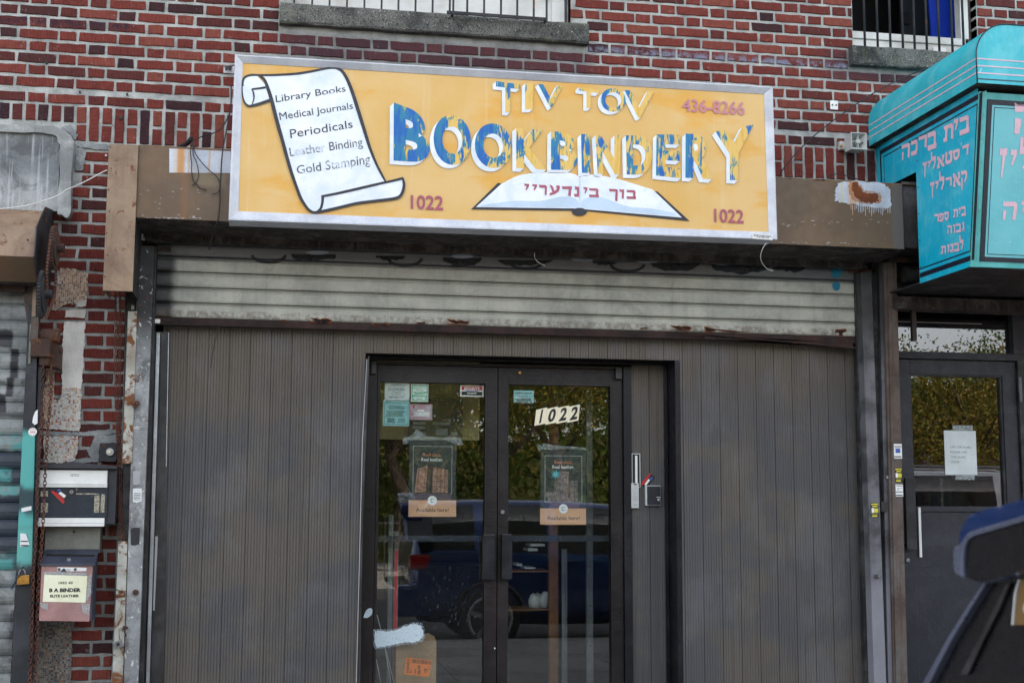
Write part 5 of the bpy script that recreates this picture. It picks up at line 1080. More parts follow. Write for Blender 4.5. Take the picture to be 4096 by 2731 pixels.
for i in range(9): g_ = rc(2,2,1252,1360+i*10,1352,1364+i*10,SP-.031); B('grille_slot', 'cabinet', g_[0], g_[1], SP-.0325, SP-.0295, g_[2], g_[3], ic)
p = T(2,2,1345,1450,SP-.031); MB().cyl((p[0],SP-.032,p[1]), .0075, .006, 'y', 16).build('call_button', 'plasticgrey', ic); rect('name_tag','wht',2,2,1328,1424,1362,1433,SP-.0312,ic)
p = T(2,2,1306,1349,SP-.031); MB().cyl((p[0],SP-.031,p[1]), .004, .003, 'y', 12).build('microphone_hole', 'rustiron', ic)
def card(name, quad, c, r, Y, lab):
    pts = [T(c,r,a,b,Y) for a,b in quad]; tl, tr, br_, bl = pts
    L = lambda u, v: (tl[0]*(1-u)*(1-v)+tr[0]*u*(1-v)+br_[0]*u*v+bl[0]*(1-u)*v, tl[1]*(1-u)*(1-v)+tr[1]*u*(1-v)+br_[1]*u*v+bl[1]*(1-u)*v)
    o = PR(name, 'black', pts, Y-.0012, Y, None, label=lab, cat='sticker')
    PR('red_band', 'red', [L(0,.72),L(1,.72),L(1,1),L(0,1)], Y-.0018, Y-.0012, o)
    PR('blue_mark', 'blue_p', [L(.1,.1),L(.3,.1),L(.3,.42),L(.1,.42)], Y-.0018, Y-.0012, o); PR('white_mark', 'wht', [L(.35,.25),L(.82,.22),L(.82,.52),L(.35,.56)], Y-.0018, Y-.0012, o)
    PR('red_print', 'red', [L(.2,.6),L(.85,.56),L(.85,.66),L(.2,.7)], Y-.0019, Y-.0012, o)
    return o
card('sticker', [(1260,1207),(1310,1245),(1225,1345),(1178,1312)][1:]+[(1260,1207)], 2,2, SP, 'small tilted red and black business card sticker above the intercom')

# ------------------------------------------------------------------ inside the shop
room = thing('shop_interior', 'dim shop interior behind the glass doors', 'room')
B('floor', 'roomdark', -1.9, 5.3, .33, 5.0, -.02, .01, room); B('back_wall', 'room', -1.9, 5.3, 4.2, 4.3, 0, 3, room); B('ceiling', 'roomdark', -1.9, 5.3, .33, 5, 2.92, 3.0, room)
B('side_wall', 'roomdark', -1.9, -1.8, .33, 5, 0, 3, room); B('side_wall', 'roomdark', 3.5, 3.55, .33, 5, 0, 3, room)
IY = .95
q = rc(1,2,1400,520,1895,900,IY); B('cream_board', 'creamwall', q[0]-.5, q[1]+.12, IY, IY+.03, q[2]-.0, q[3]+.35, room); B('grey_board', 'plategrey', q[0], q[1], IY-.02, IY-.001, q[2]+.02, q[3], room)
for (a0,b0,a1,b1) in ((1445,735,1560,760),(1440,775,1555,800),(1480,830,1560,862),(1620,740,1780,765),(1650,800,1760,860),(1790,830,1850,862)): rect('pinned_sheet','paper',1,2,a0,b0,a1,b1,IY-.022,room)
q = rc(1,2,1350,1120,2330,1568,1.1); B('counter', 'roomdark', q[0]-.3, q[1], 1.1, 1.6, .0, 1.0, room)
zp = thing('steel_pole', 'slim pale steel shelving upright behind the right door glass', 'post'); 
q = rc(2,3,690,0,745,1568,.62); B('upright', 'zinc', q[0], q[1], .62, .66, .01, 2.2, zp, bev=.002)
for i in range(9): p = T(2,3,722,525,.62); MB().cyl(((q[0]+q[1])/2, .619, p[1]-.5+i*.26), .004, .004, 'y', 8).build('hole', 'hole', zp)
q = rc(2,3,460,270,510,1500,.75); zp2 = thing('steel_pole', 'pair of thin pale shelf uprights left of the thicker one in the right door', 'post')
B('upright', 'zinc', q[0], q[0]+.018, .75, .77, .01, 1.12, zp2); B('upright', 'zinc', q[1]-.016, q[1], .76, .78, .01, 1.12, zp2)
wp = rc(2,3,345,110,425,1000,1.0); B('wooden_post', 'wood', wp[0], wp[1], 1.0, 1.06, .01, 2.3, None, bev=.002, label='brown timber post inside the shop behind the right door', cat='post')
shf = thing('shelf_unit', 'dark shelves with paper stacks inside the shop, left of the timber post', 'shelf')
for b in (210, 530, 880): q = rc(2,3,-60,b,345,b+14,1.1); B('shelf_board', 'wood', q[0], q[1], 1.02, 1.35, q[2], q[3], shf)
for (a0,b0,a1,b1) in ((170,290,300,312),(150,330,235,356),(50,470,95,492),(120,505,215,520)): q = rc(2,3,a0,b0,a1,b1,1.05); B('paper_stack', 'paper', q[0], q[1], 1.05, 1.25, q[2], q[3], None, label={170:'white paper stack high on the dark shelf in the right door',150:'tan card stack below the white papers on the dark shelf',50:'small bright paper pile at the shelf edge near the door stile',120:'flat paper pile on the middle shelf in the right door'}[a0], cat='paper stack')
bg_ = rc(2,3,160,735,362,888,1.08)
m = MB(); rr = random.Random(2); m.smooth = True
for (cx, cz, r0) in ((.35,.42,.5),(.72,.40,.46),(.8,.75,.28),(.5,.5,.4)):
    X, Z = bg_[0]+(bg_[1]-bg_[0])*cx, bg_[2]+(bg_[3]-bg_[2])*cz; R0 = (bg_[3]-bg_[2])*r0; o_ = []
    for i in range(6):
        for j in range(9): th, ph = PI*(i+.5)/6, 2*PI*j/9; k_ = R0*rr.uniform(.8,1.15); o_.append((X+k_*math.sin(th)*math.cos(ph), 1.14+k_*.6*math.sin(th)*math.sin(ph), Z+k_*math.cos(th)))
    m.add(o_, [(i*9+j, i*9+(j+1)%9, (i+1)*9+(j+1)%9, (i+1)*9+j) for i in range(5) for j in range(9)]+[tuple(range(8,-1,-1)), tuple(45+j for j in range(9))])
m.build('plastic_bag', 'bag', label='crumpled white plastic bags on the low dark shelf behind the right door', cat='bag')
lv = thing('spirit_level', 'upright red and silver strips leaning inside the left door glass', 'spirit level'); 
q = rc(1,3,1262,350,1306,1050,.42); B('bar', 'zinc', q[0], q[1], .42, .44, .30, q[3]+.12, lv); B('red_strip', 'red', q[0]+.006, q[1]-.006, .417, .42, .32, q[3], lv)
q = rc(1,3,1215,20,1258,1060,.42); B('bracket_bar', 'zinc', q[0], q[1], .43, .445, .30, q[3], lv)
bx = thing('cardboard_box', 'brown cardboard box with orange shipping label inside the left door', 'cardboard box')
q = rc(1,3,1285,1190,1655,1568,.32); B('body', 'card', q[0], q[1], .32, .55, .14, q[3], bx); q_ = rc(1,3,1450,1110,1640,1190,.34)
PR('raised_flap', 'card', [(q[0]+.05,q[3]), (q[1],q[3]), (q[1]-.01,q_[3]-.02), (q[1]-.05,q_[3]), (q[0]+.11,q[3]+.035)], .34, .346, bx)
lq = [(1382,1330),(1613,1358),(1590,1500),(1560,1508),(1355,1485)]; lbp = PR('shipping_label', 'orange', [T(1,3,a,b,.318) for a,b in lq], .3175, .3195, bx)
def vword(body, c, r, a, b, h, rot, bold=.03, mat='black', Y=.3170):
    x, z = T(c,r,a,b,Y); return word('lettering', body, mat, x, z, h, Y, bx, bold=bold, rot=rot)
vword('05782',1,3,1497,1445,.057,-PI/2+.05); vword('E1',1,3,1560,1450,.022,-PI/2+.05); vword('EWR',1,3,1462,1458,.028,-PI/2+.05); vword('UA',1,3,1420,1462,.022,-PI/2+.05); vword('OD485',1,3,1590,1430,.030,-PI/2+.05,.01)
m = MB(); rr = random.Random(8)
a = 1430
while a < 1605: w = rr.uniform(1.5,5); q = rc(1,3,a,1342+(a-1430)*.11,a+w,1380+(a-1430)*.11,.317); m.add([(q[0],.3168,q[2]),(q[1],.3168,q[2]),(q[1],.3168,q[3]),(q[0],.3168,q[3])], [(0,1,2,3)]); a += w+rr.uniform(1.5,5)
b = 1340
while b < 1470: w = rr.uniform(1.5,5); q = rc(1,3,1388-(b-1340)*.06,b,1412-(b-1340)*.06,b+w,.317); m.add([(q[0],.3168,q[2]),(q[1],.3168,q[2]),(q[1],.3168,q[3]),(q[0],.3168,q[3])], [(0,1,2,3)]); b += w+rr.uniform(1.5,5)
m.build('barcode', 'black', bx, kind='stuff')
m = MB()
for (a0,b0,a1,b1) in ((1112,940,1270,1568),(1105,1350,1148,1568),(1180,1220,1240,1568)): p, q = T(1,3,a0,b0,.36), T(1,3,a1,b1,.36); m.tube([(p[0],.36,p[1]),(q[0],.37,q[1])], .0022, 5)
m.build('curtain_cord', 'whitecable', label='thin pale cords slanting down inside the left door beside the box', cat='cord')

# ------------------------------------------------------------------ the black glass door on the right
RY = .10
rd = thing('black_door', 'black framed glass door with transom and taped paper notice, right of the rusty post', 'door')
def RB(name, mat, c, r, a0, b0, a1, b1, Y, d, parent=rd, ext0=0, ext1=0, **kw):
    q = rc(c,r,a0,b0,a1,b1,Y); return B(name, mat, q[0], q[1]+ext1, Y, Y+d, q[2], q[3], parent, **kw)
X_l = T(3,2,1200,700,RY)[0]; X_g0 = T(3,2,1318,700,RY)[0]+.01; X_g1 = T(3,2,2150,700,RY)[0]; X_r = T(3,2,2295,700,RY)[0]
z_t1 = T(3,2,1700,103,RY)[1]; z_t0 = T(3,2,1700,168,RY)[1]; z_g1 = T(3,2,1700,320,RY)[1]; z_g0 = T(3,2,1620,1512,RY)[1]
B('jamb', 'soot', X_r+.004, X_r+.12, RY-.02, RY+.06, 0, 3.0, rd); B('jamb', 'blackframe', X_l-.05, X_l, RY-.0, RY+.06, 0, z_t1, rd)
B('transom_bar', 'blackframe', X_l, X_r+.002, RY-.03, RY+.06, z_t0, z_t1, rd, bev=.003)
lf = B('door_leaf', 'blackframe', X_l+.003, X_g0-.012, RY, RY+.05, .02, z_t0-.004, rd, bev=.002)
B('stile', 'blackframe', X_g1+.014, X_r-.002, RY, RY+.05, .02, z_t0-.004, lf, bev=.002); B('top_rail', 'blackframe', X_g0-.012, X_g1+.014, RY, RY+.05, z_g1+.012, z_t0-.004, lf)
B('bead', 'soot', X_g0-.012, X_g1+.014, RY+.01, RY+.05, z_g1, z_g1+.012, lf); B('bead', 'soot', X_g0-.012, X_g0, RY+.01, RY+.05, z_g0, z_g1, lf); B('bead', 'soot', X_g1, X_g1+.014, RY+.01, RY+.05, z_g0, z_g1, lf)
B('lock_rail', 'blackframe', X_g0-.012, X_g1+.014, RY-.004, RY+.05, z_g0-.035, z_g0, lf, bev=.002); B('lower_panel', 'blackframe', X_g0+.045, X_g1+.014, RY+.008, RY+.05, .02, z_g0-.038, lf); B('lower_stile', 'blackframe', X_g0-.012, X_g0+.043, RY+.003, RY+.05, .02, z_g0-.038, lf)
PR('glass_pane', 'glass_r', [(X_g0,z_g0),(X_g1,z_g0),(X_g1,z_g1),(X_g0,z_g1)], RY+.03, RY+.034, lf)
z_top = 2.95
PR('transom_glass', 'glass_r', [(X_l,z_t1),(X_r,z_t1),(X_r,z_top),(X_l,z_top)], RY+.02, RY+.024, rd)
q = rc(3,1,1185,1385,1975,1568,RY+.0)
B('upper_reflection', plain('dim_reflection_colour', srgb(58, 50, 52), .6), X_l-.05, X_r, RY+.05, RY+.06, T(3,1,1500,1388,RY)[1], z_top, rd)  # dim reflection of the awning underside, put in as a dark sheet
B('transom_edge', 'lightspot', X_l-.0, T(3,1,1975,1400,RY)[0], RY+.014, RY+.018, T(3,1,1500,1390,RY)[1]-.002, T(3,1,1500,1390,RY)[1]+.002, rd)
B('side_jamb', 'blackframe', T(3,1,2215,1200,RY)[0], T(3,1,2215,1200,RY)[0]+.10, RY-.03, RY+.05, z_t1+.002, 3.1, rd)
q = rc(3,1,1180,950,1340,1120,RY-.1); MB().cyl(((q[0]+q[1])/2, -.10, q[3]-.02), .055, (q[1]-q[0]), 'x', 16).build('shutter_drum', 'post_r', rd); B('bracket_arm', 'rail', (q[0]+q[1])/2, (q[0]+q[1])/2+.03, -.08, -.05, z_t1+.05, q[3]-.06, rd)
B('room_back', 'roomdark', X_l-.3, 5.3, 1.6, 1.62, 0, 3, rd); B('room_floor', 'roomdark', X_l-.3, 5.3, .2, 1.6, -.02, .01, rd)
MB().cyl((T(3,2,2318,440,RY-.03)[0], RY-.03, T(3,2,2318,440,RY-.03)[1]), .011, .17, 'z', 12).build('hinge', 'post_r', rd)
nt = rect('paper_notice', 'paper', 3,2,1622,817,1915,1222,RY+.027, None, label='white paper asking parcel carriers to use the glass door, taped inside black door', cat='notice')
for i, (w_, a0, a1) in enumerate((('UPS OR FedEx',1674,1868),('PLEASE USE',1676,1826),('THE GLASS',1680,1814),('DOOR',1682,1758))):
    line(w_, 'grey_ink', 3,2,a0,a1,967+i*45.5,RY+.0262,nt,h=22,bold=.0)
rect('tape', 'film', 3,2,1695,768,1880,822,RY+.0255, None, label='strip of clear tape above the paper notice on the black door', cat='tape'); rect('tape', 'film', 3,2,1722,1218,1900,1268,RY+.0255, None, label='strip of clear tape below the paper notice on the black door', cat='tape')
hn = thing('door_handle', 'black lever handle plates and keyhole at the left edge of the black door', 'door handle')
q = rc(3,3,1255,22,1360,315,RY-.05); B('bar', 'soot', q[0]+.012, q[1]+.002, RY-.055, RY-.035, q[2]-.02, q[3]+.24, hn, bev=.004); B('plate', 'trim', q[0], q[1], RY-.034, RY-.001, q[3]-.025, q[3], hn, bev=.002); B('plate', 'trim', q[0], q[1], RY-.034, RY-.001, q[2], q[2]+.025, hn, bev=.002)
p = T(3,3,1283,438,RY-.005); MB().cyl((p[0],RY-.005,p[1]), .0125, .012, 'y', 18).build('lock_cylinder', 'steel', hn); B('key_slot', 'black', p[0]-.0012, p[0]+.0012, RY-.0125, RY-.0108, p[1]-.006, p[1]+.003, hn)
q0, q1 = T(3,2,1395,1520,RY-.02), T(3,3,1408,412,RY-.02); B('edge_strip', 'wht', q0[0]-.008, q0[0]+.008, RY-.014, RY-.004, q1[1], q0[1], hn)
B('blind_strip', 'paper', T(3,2,1370,1540,RY+.06)[0], T(3,2,1868,1540,RY+.06)[0], RY+.06, RY+.063, T(3,3,1600,5,RY+.06)[1], T(3,2,1600,1512,RY+.06)[1], rd)
# stickers on the posts
def sticker(name, c, r, a0, b0, a1, b1, Y, base, rows, lab):
    s = rect(name, base, c,r,a0,b0,a1,b1,Y, None, label=lab, cat='sticker')
    for (p, q_, u, v, mt) in rows: rect('print_block', mt, c,r,a0+(a1-a0)*p,b0+(b1-b0)*q_,a0+(a1-a0)*u,b0+(b1-b0)*v,Y-.0006,s,.0006)
    return s
PF = -.1312
sticker('sticker',3,2,1157,938,1230,1072,PF,'wht',[(.0,.14,1,.17,'navy'),(.2,.32,.8,.62,'blue_p'),(.1,.22,.9,.27,'grey_ink'),(.05,.84,.95,.92,'navy')],'white and blue sticker, topmost on the rusty post')
opt = [(.05,.04,.95,.14,'yellow_p'),(.2,.2,.85,.28,'yellow_p'),(.1,.35,.42,.68,'wht'),(.45,.38,.95,.66,'yellow_p'),(.1,.74,.9,.77,'yellow_p'),(.15,.86,.85,.96,'yellow_p')]
o1 = sticker('sticker',3,2,1167,1160,1230,1288,PF,'black',opt,'black and yellow sticker on the rusty post, between two white ones'); line('OPTIMUS','yellow_p',3,2,1168,1228,1172,PF-.0014,o1,h=12,bold=.03)
sticker('sticker',3,2,1173,1310,1240,1420,PF,'wht',[(.1,.08,.9,.14,'black'),(.2,.3,.5,.34,'grey_ink'),(.2,.42,.5,.46,'grey_ink'),(.6,.3,.8,.34,'grey_ink'),(.05,.58,.95,.66,'grey_ink'),(.05,.86,.95,.94,'black')],'white small print sticker, lowest on the rusty post')
PG = -.1412
o2 = sticker('sticker',3,2,945,1480,1015,1612,PG,'black',opt,'black and yellow sticker alone on the right shutter guide'); line('OPTIMUS','yellow_p',3,2,948,1012,1493,PG-.0014,o2,h=12,bold=.03)

# ------------------------------------------------------------------ turquoise awning sign
aw = thing('awning_sign', 'turquoise box awning with rounded top, pink stripes and pink Hebrew lettering', 'awning')
AX = 3.951
yf, _ = atx(*t(3,0,1935,815), AX); AF = -1.24
zA0 = atx(*t(3,1,1860,875), AX)[1]; zA1 = atx(*t(3,0,1930,812), AX)[1]
zlip = atx(*t(3,0,2045,735), AX)[1]
# barrel top
zc1 = zlip; 
pt_top = at(*t(3,0,2200,280), AF-.06)
RAD = min(.42, pt_top[1]-zlip-.16)
ztop_ = pt_top[1]
prof = [(AX-.05, zlip)]+[(AX-.05+RAD-RAD*math.cos(PI/2*i/10), ztop_-RAD+RAD*math.sin(PI/2*i/10)) for i in range(11)]+[(7.6, ztop_), (7.6, zlip)]
m = MB(); n = len(prof); m.smooth = True
m.add([(x, AF-.06, z) for x, z in prof]+[(x, -.005, z) for x, z in prof], [(i, i+1, n+i+1, n+i) for i in range(n-1)]); m.f = [f[::-1] for f in m.f]; m.build('barrel_cover', 'teal', aw)
o = PR('end_face', 'teal', prof, AF-.062, AF-.058, aw); 
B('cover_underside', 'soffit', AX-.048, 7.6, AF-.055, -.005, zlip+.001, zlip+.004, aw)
edge = [(x, AF-.064, z) for x, z in prof[:-1]]; MB().tube(edge, .004, 6).build('edge_piping', 'navy', aw)
for i in range(3):
    z = zlip+.055+i*.042
    B('stripe', 'pink', AX-.0515, AX-.0502, AF-.060, -.01, z, z+.007, aw); B('stripe', 'pink', AX-.05, 7.6, AF-.0635, AF-.0623, z, z+.007, aw)
B('lower_piping', 'navy', AX-.045, 7.6, AF-.0636, AF-.0622, zlip+.02, zlip+.026, aw)
# side panel with its notch over the housing
notch_y, notch_z = atx(*t(3,1,1360,10), AX); bk_y, bk_z = atx(*t(3,1,1345,975), AX)
zb0 = atx(*t(3,1,1858,880), AX)[1]
side = [(-.005, zlip-.02), (-.005, notch_z-.10), (notch_y, notch_z), (notch_y, zb0), (AF, zb0), (AF, zlip-.02)]
side = [(-.005, zlip-.004), (-.005, notch_z-.0), (notch_y, notch_z-.0), (notch_y, zb0), (AF+.02, zb0), (AF+.02, zlip-.004)]
m = MB(); m.xprism(side, AX, AX+.006); m.build('side_panel', 'teal2', aw)
SIDE = AX-.0012
def sp_(name, mat, yz, X=SIDE, th=.001): MB().xprism(yz, X, X+th).build(name, mat, aw)
def yz(px, py, X=SIDE): return atx(px, py, X)
ft = yz(*t(3,0,1905,880)); bt_ = yz(*t(3,0,1012,1315)); fb = yz(*t(3,1,1830,835)); bb_ = yz(*t(3,1,1345,930))
zt_, zb_ = ft[1], fb[1]; yfr = ft[0]
w = .030
for (g, w_, off) in ((0,.030,0), (0,.008,.052)):
    zt2, zb2, yf2 = zt_-off, zb_+off, yfr+off*.9
    sp_('border', 'navy', [(yf2, zt2-w_), (yf2, zt2), (-.06-off, zt2), (-.06-off, zt2-w_)]); sp_('border', 'navy', [(yf2, zb2), (yf2, zt2-w_-.0005), (yf2+w_, zt2-w_-.0005), (yf2+w_, zb2)]); sp_('border', 'navy', [(yf2+w_+.0005, zb2), (yf2+w_+.0005, zb2+w_), (notch_y-.005, zb2+w_), (notch_y-.005, zb2)])
    sp_('border', 'navy', [(-.06-off, zt2-w_-.0005), (-.06-off-w_*.6, zt2-w_-.0005), (-.06-off-w_*.6, notch_z+.01), (-.06-off, notch_z+.01)])
def zoomA(a, b): return 3560+a/2.2405, 420+b/2.24
def side_glyph(ch, q, mat='pink'): heb_glyph(ch, [atx(*zoomA(*p), SIDE-.001) for p in q], lambda a, b, d: (SIDE-.001-d, a, b), (-1,0,0), mat, aw)
def front_glyph(ch, q, mat='pink', Y=AF-.006): heb_glyph(ch, [at(*zoomA(*p), Y) for p in q], lambda a, b, d: (a, Y-d, b), (0,-1,0), mat, aw)
def sg(ch, x0, x1, t0, t1, b1, b0): side_glyph(ch, [(x0,t0),(x1,t1),(x1,b1),(x0,b0)])
sl_ = -.42
for ch, x0, x1, y0, y1 in (('ה',103,180,335,487),('כ',188,250,302,450),('ר',256,333,262,394),('ב',337,416,225,400),('ת',480,570,160,320),('י',568,612,118,232),('ב',622,712,85,262),
        ('ן',293,330,510,655),('י',332,366,497,560),('ל',366,413,412,578),('א',424,488,448,562),('י',462,490,450,480),('ט',494,560,410,528),('ס',562,626,390,494),("'",634,645,340,380),('ד',648,708,350,455),
        ('ן',360,398,688,834),('י',404,436,676,752),('ל',440,488,590,762),('ר',497,556,640,732),('א',564,634,600,730),('ק',636,692,578,762),
        ('ר',396,440,970,1050),('פ',443,482,962,1045),('ס',486,528,950,1034),('ת',568,610,925,1008),('י',614,634,915,975),('ב',640,680,900,996),
        ('ה',514,555,1072,1155),('ו',566,586,1064,1148),('ב',592,636,1055,1142),('ג',644,668,1045,1132),
        ('ת',458,502,1255,1335),('ו',512,532,1245,1325),('נ',538,568,1238,1318),('ב',572,620,1228,1312),('ל',622,660,1165,1300)):
    d = (x1-x0)*(.38 if y0 < 500 else .22 if y0 < 900 else .12)
    sg(ch, x0, x1, y0+d/2, y0-d/2, y1-d/2, y1+d/2)
# front panel
B('front_panel', 'teal3', AX+.085, 7.5, AF-.004, AF, zb0+.05, zlip-.10, aw); B('front_frame', 'teal_e', AX+.0, 7.5, AF+.0005, AF+.02, zb0, zlip-.03, aw)
B('corner_post', 'teal_e', AX-.004, AX+.045, AF-.010, AF-.0, zb0-.004, zlip-.03, aw, bev=.002)
B('border', 'navy', AX+.055, AX+.082, AF-.006, AF, zb0+.032, zlip-.07, aw); B('border', 'navy', AX+.0825, 7.5, AF-.006, AF, zb0+.032, zb0+.058, aw); B('border', 'navy', AX+.0825, 7.5, AF-.006, AF, zlip-.098, zlip-.07, aw)
B('border', 'navy', AX+.098, AX+.102, AF-.0052, AF-.0042, zb0+.072, zlip-.112, aw); B('border', 'navy', AX+.103, 7.5, AF-.0052, AF-.0042, zb0+.072, zb0+.076, aw); B('border', 'navy', AX+.103, 7.5, AF-.0052, AF-.0042, zlip-.116, zlip-.112, aw)
for i in range(9): MB().cyl((AX+.035, AF-.011, zb0+.05+i*.135), .005, .004, 'y', 8).build('rivet', 'teal_e', aw)
for i in range(5): MB().cyl((AX-.001, notch_y-.02, zb0+.10+i*.17), .004, .004, 'x', 8).build('rivet', 'iron', aw)
for ch, x0, x1, y0, y1 in (('ה',1058,1330,2,280),('ן',964,1032,395,658),('י',1058,1118,400,545),('ל',1136,1250,300,585),('ה',1036,1168,842,1018),('י',1195,1250,845,950)): front_glyph(ch, [(x0,y0),(x1,y0+2),(x1,y1+2),(x0,y1)])
B('box_underside', 'soot', AX+.006, 7.5, AF+.02, -.01, zb0+.002, zb0+.012, aw); B('lower_beam', 'soffit', AX+.02, 7.5, -.16, -.02, zb0-.10, zb0-.02, aw)
B('box_back', 'soot', AX+.1, 7.5, -.02, -.006, zb0, zlip, aw)
for o in [o for o in COL.objects if o.parent == aw]:          # the box front leans out a little towards the street at its top
    xs_ = [v.co.x for v in o.data.vertices]
    if o.name.startswith('letter') and max(xs_)-min(xs_) < .004: continue
    for v in o.data.vertices:
        if v.co.y < -.6: v.co.y *= .929+.136*min(1., max(0., (v.co.z-2.81)/1.01))

# ------------------------------------------------------------------ small fittings on the wall
hs_ = thing('horn_speaker', 'square white horn speaker on the brick soldier course left of the awning', 'horn speaker')
q = rc(3,0,765,1218,908,1372,-.16); cx, cz = (q[0]+q[1])/2, (q[2]+q[3])/2; hw = (q[1]-q[0])/2; hh = (q[3]-q[2])/2
m = MB(); o4 = [(-1,-1),(1,-1),(1,1),(-1,1)]; Yf = -.16
vs = [(cx+a*hw, Yf, cz+b*hh) for a,b in o4]+[(cx+a*(hw-.006), Yf, cz+b*(hh-.006)) for a,b in o4]+[(cx+a*hw*.35, Yf+.07, cz+b*hh*.35) for a,b in o4]+[(cx-.0+a*hw*.86, -.04, cz+b*hh*.86) for a,b in o4]
m.add(vs, [(0,1,5,4),(1,2,6,5),(2,3,7,6),(3,0,4,7)]+[(4,5,9,8),(5,6,10,9),(6,7,11,10),(7,4,8,11),(8,9,10,11)]+[(1,0,12,13),(2,1,13,14),(3,2,14,15),(0,3,15,12),(15,14,13,12)]); m.build('horn', 'plasticgrey', hs_)
B('centre_plug', 'plasticgrey', cx-.014, cx+.014, Yf+.006, Yf+.05, cz-.014, cz+.014, hs_, bev=.002)
for (a0,a1,b0,b1) in ((cx-.002,cx+.002,cz+.014,cz+hh-.012),(cx-.002,cx+.002,cz-hh+.012,cz-.014),(cx+.014,cx+hw-.012,cz-.002,cz+.002),(cx-hw+.012,cx-.014,cz-.002,cz+.002)): B('web', 'plasticgrey', a0, a1, Yf+.012, Yf+.04, b0, b1, hs_)
B('mounting_foot', 'plasticgrey', cx-hw*.9-.03, cx-hw*.3, -.04, -.0, cz-hh*.5, cz+hh*.5, hs_, bev=.003); MB().cyl((cx-hw-.02, -.05, cz-.01), .009, .012, 'y', 10).build('wing_nut', 'brass', hs_)
q = rc(3,0,575,925,645,1005,-.01); bp = thing('anchor_plate', 'small white two hole anchor plate on the bricks between sign and awning', 'bracket'); B('plate', 'wht', q[0], q[1], -.006, -.002, q[2], q[3], bp, bev=.001)
for k_ in (.25,.75): MB().cyl((q[0]+(q[1]-q[0])*k_, -.008, (q[2]+q[3])/2), .0055, .006, 'y', 8).build('screw', 'iron', bp)
def cable(name, mat, pts, r, Y, lab, k=5):
    P3 = [Vector((*(lambda p: (p[0], Y if len(q_) < 5 else q_[4], p[1]))(T(q_[0],q_[1],q_[2],q_[3],Y if len(q_) < 5 else q_[4])),)) for q_ in pts]
    P3 = [Vector(p) for p in smooth_pts([tuple(p) for p in P3], 6)]
    return MB().tube(P3, r, k).build(name, mat, label=lab, cat='cable')
cable('overhead_cable', 'rubber', [(3,0,1700,565,-.1),(3,0,1560,600,-.1),(3,0,1350,670,-.1),(3,0,1150,760,-.1),(3,0,930,880,-.12),(3,0,750,1000,-.15),(3,0,560,1140,-.2),(3,0,400,1270,-.22),(3,0,230,1440,-.22),(3,0,130,1568,-.2),(3,1,110,40,-.1)], .0042, -.1, 'thin black cable sagging across the bricks from the awning to the sign')
cable('loose_cable', 'rubber', [(3,1,540,62),(3,1,590,40),(3,1,650,30),(3,1,720,45),(3,1,820,78)], .0035, -.2, 'short black cable looped on top of the housing right of the sign')
cable('loose_cable', 'rubber', [(0,0,2122,780,-.1),(0,0,2125,900,-.2),(0,0,2115,1010,-.3),(0,0,2080,1200,-.40),(0,0,2050,1350,-.47),(0,0,2035,1500,-.47),(0,1,2030,20,-.47),(0,1,2020,160,-.47),(0,1,2020,250,-.47),(0,1,2015,350,-.47),(0,1,2000,460,-.47),(0,1,1960,560,-.4),(0,1,1922,722,-.2)], .0042, -.47, 'long dark cable hanging down the housing just left of the sign')
cable('loose_cable', 'rubber', [(0,0,1790,1285,-.40),(0,0,1860,1255,-.3),(0,0,1960,1225,-.2),(0,0,2040,1170,-.15),(0,0,2100,1060,-.1),(0,0,2118,960,-.08)], .0038, -.4, 'dark cable running from the wall pipe up behind the sign')
for i, pts in enumerate(([(0,0,1765,1300),(0,0,1750,1400),(0,0,1760,1500),(0,1,1760,0),(0,1,1775,90),(0,1,1810,130),(0,1,1840,160),(0,1,1895,176)], [(0,0,1770,1300),(0,0,1775,1420),(0,0,1800,1480),(0,0,1822,1568),(0,1,1822,60),(0,1,1800,110),(0,1,1765,135)], [(0,0,1775,1300),(0,0,1790,1400),(0,0,1850,1490),(0,0,1925,1568),(0,1,1985,50),(0,1,2020,120),(0,1,2005,195),(0,1,1945,215)])):
    cable('loose_cable', 'rubber', pts, .003, -.465-.004*i, ('thin dark wire dangling from the wall pipe, ending furthest left','thin dark wire from the wall pipe curling back in a hook','thin dark wire from the wall pipe reaching furthest right')[i])
p = T(0,0,1760,1292,-.42); cp = thing('conduit', 'black conduit end stuck through the soldier course, feeding loose wires', 'conduit'); MB().tube([(p[0]-.10,-.30,p[1]-.03),(p[0]-.03,-.38,p[1]-.01),(p[0],-.455,p[1])], .015, 10).build('pipe', 'rubber', cp); MB().cyl((p[0]+.001,-.457,p[1]), .011, .004, 'y', 12).build('mouth', 'hole', cp)
cable('white_cable', 'whitecable', [(0,1,-60,355),(0,1,60,345),(0,1,250,320),(0,1,450,260),(0,1,560,215),(0,1,610,175),(0,1,700,140),(0,1,830,75),(0,1,940,15),(0,1,985,-5)], .0035, -.22, 'thin white cable running across the grey stucco to the tan cover')
cable('hanging_wire', 'whitecable', [(3,1,0,-60,-.62),(2,1,2338,660,-.62),(2,1,2300,720,-.6),(2,1,2283,790,-.55),(2,1,2300,850,-.5),(2,1,2350,905,-.4)][1:]+[(3,1,45,918,-.4)], .0022, -.6, 'curly white wire hanging below the right corner of the sign')
cable('hanging_wire', 'whitecable', [(2,1,208,752,-.2),(2,1,210,800,-.2),(2,1,240,840,-.2),(2,1,305,873,-.2)], .0022, -.2, 'short white wire in front of the dark top slat, below the open book')
cable('zip_tie', 'rubber', [(0,1,2018,1392,-.06),(0,1,2000,1480,-.06),(0,1,1975,1568,-.06),(0,2,1960,60,-.06),(0,2,1935,240,-.05)], .0028, -.06, 'dark cord end hanging from the bottom bar over the left panels')

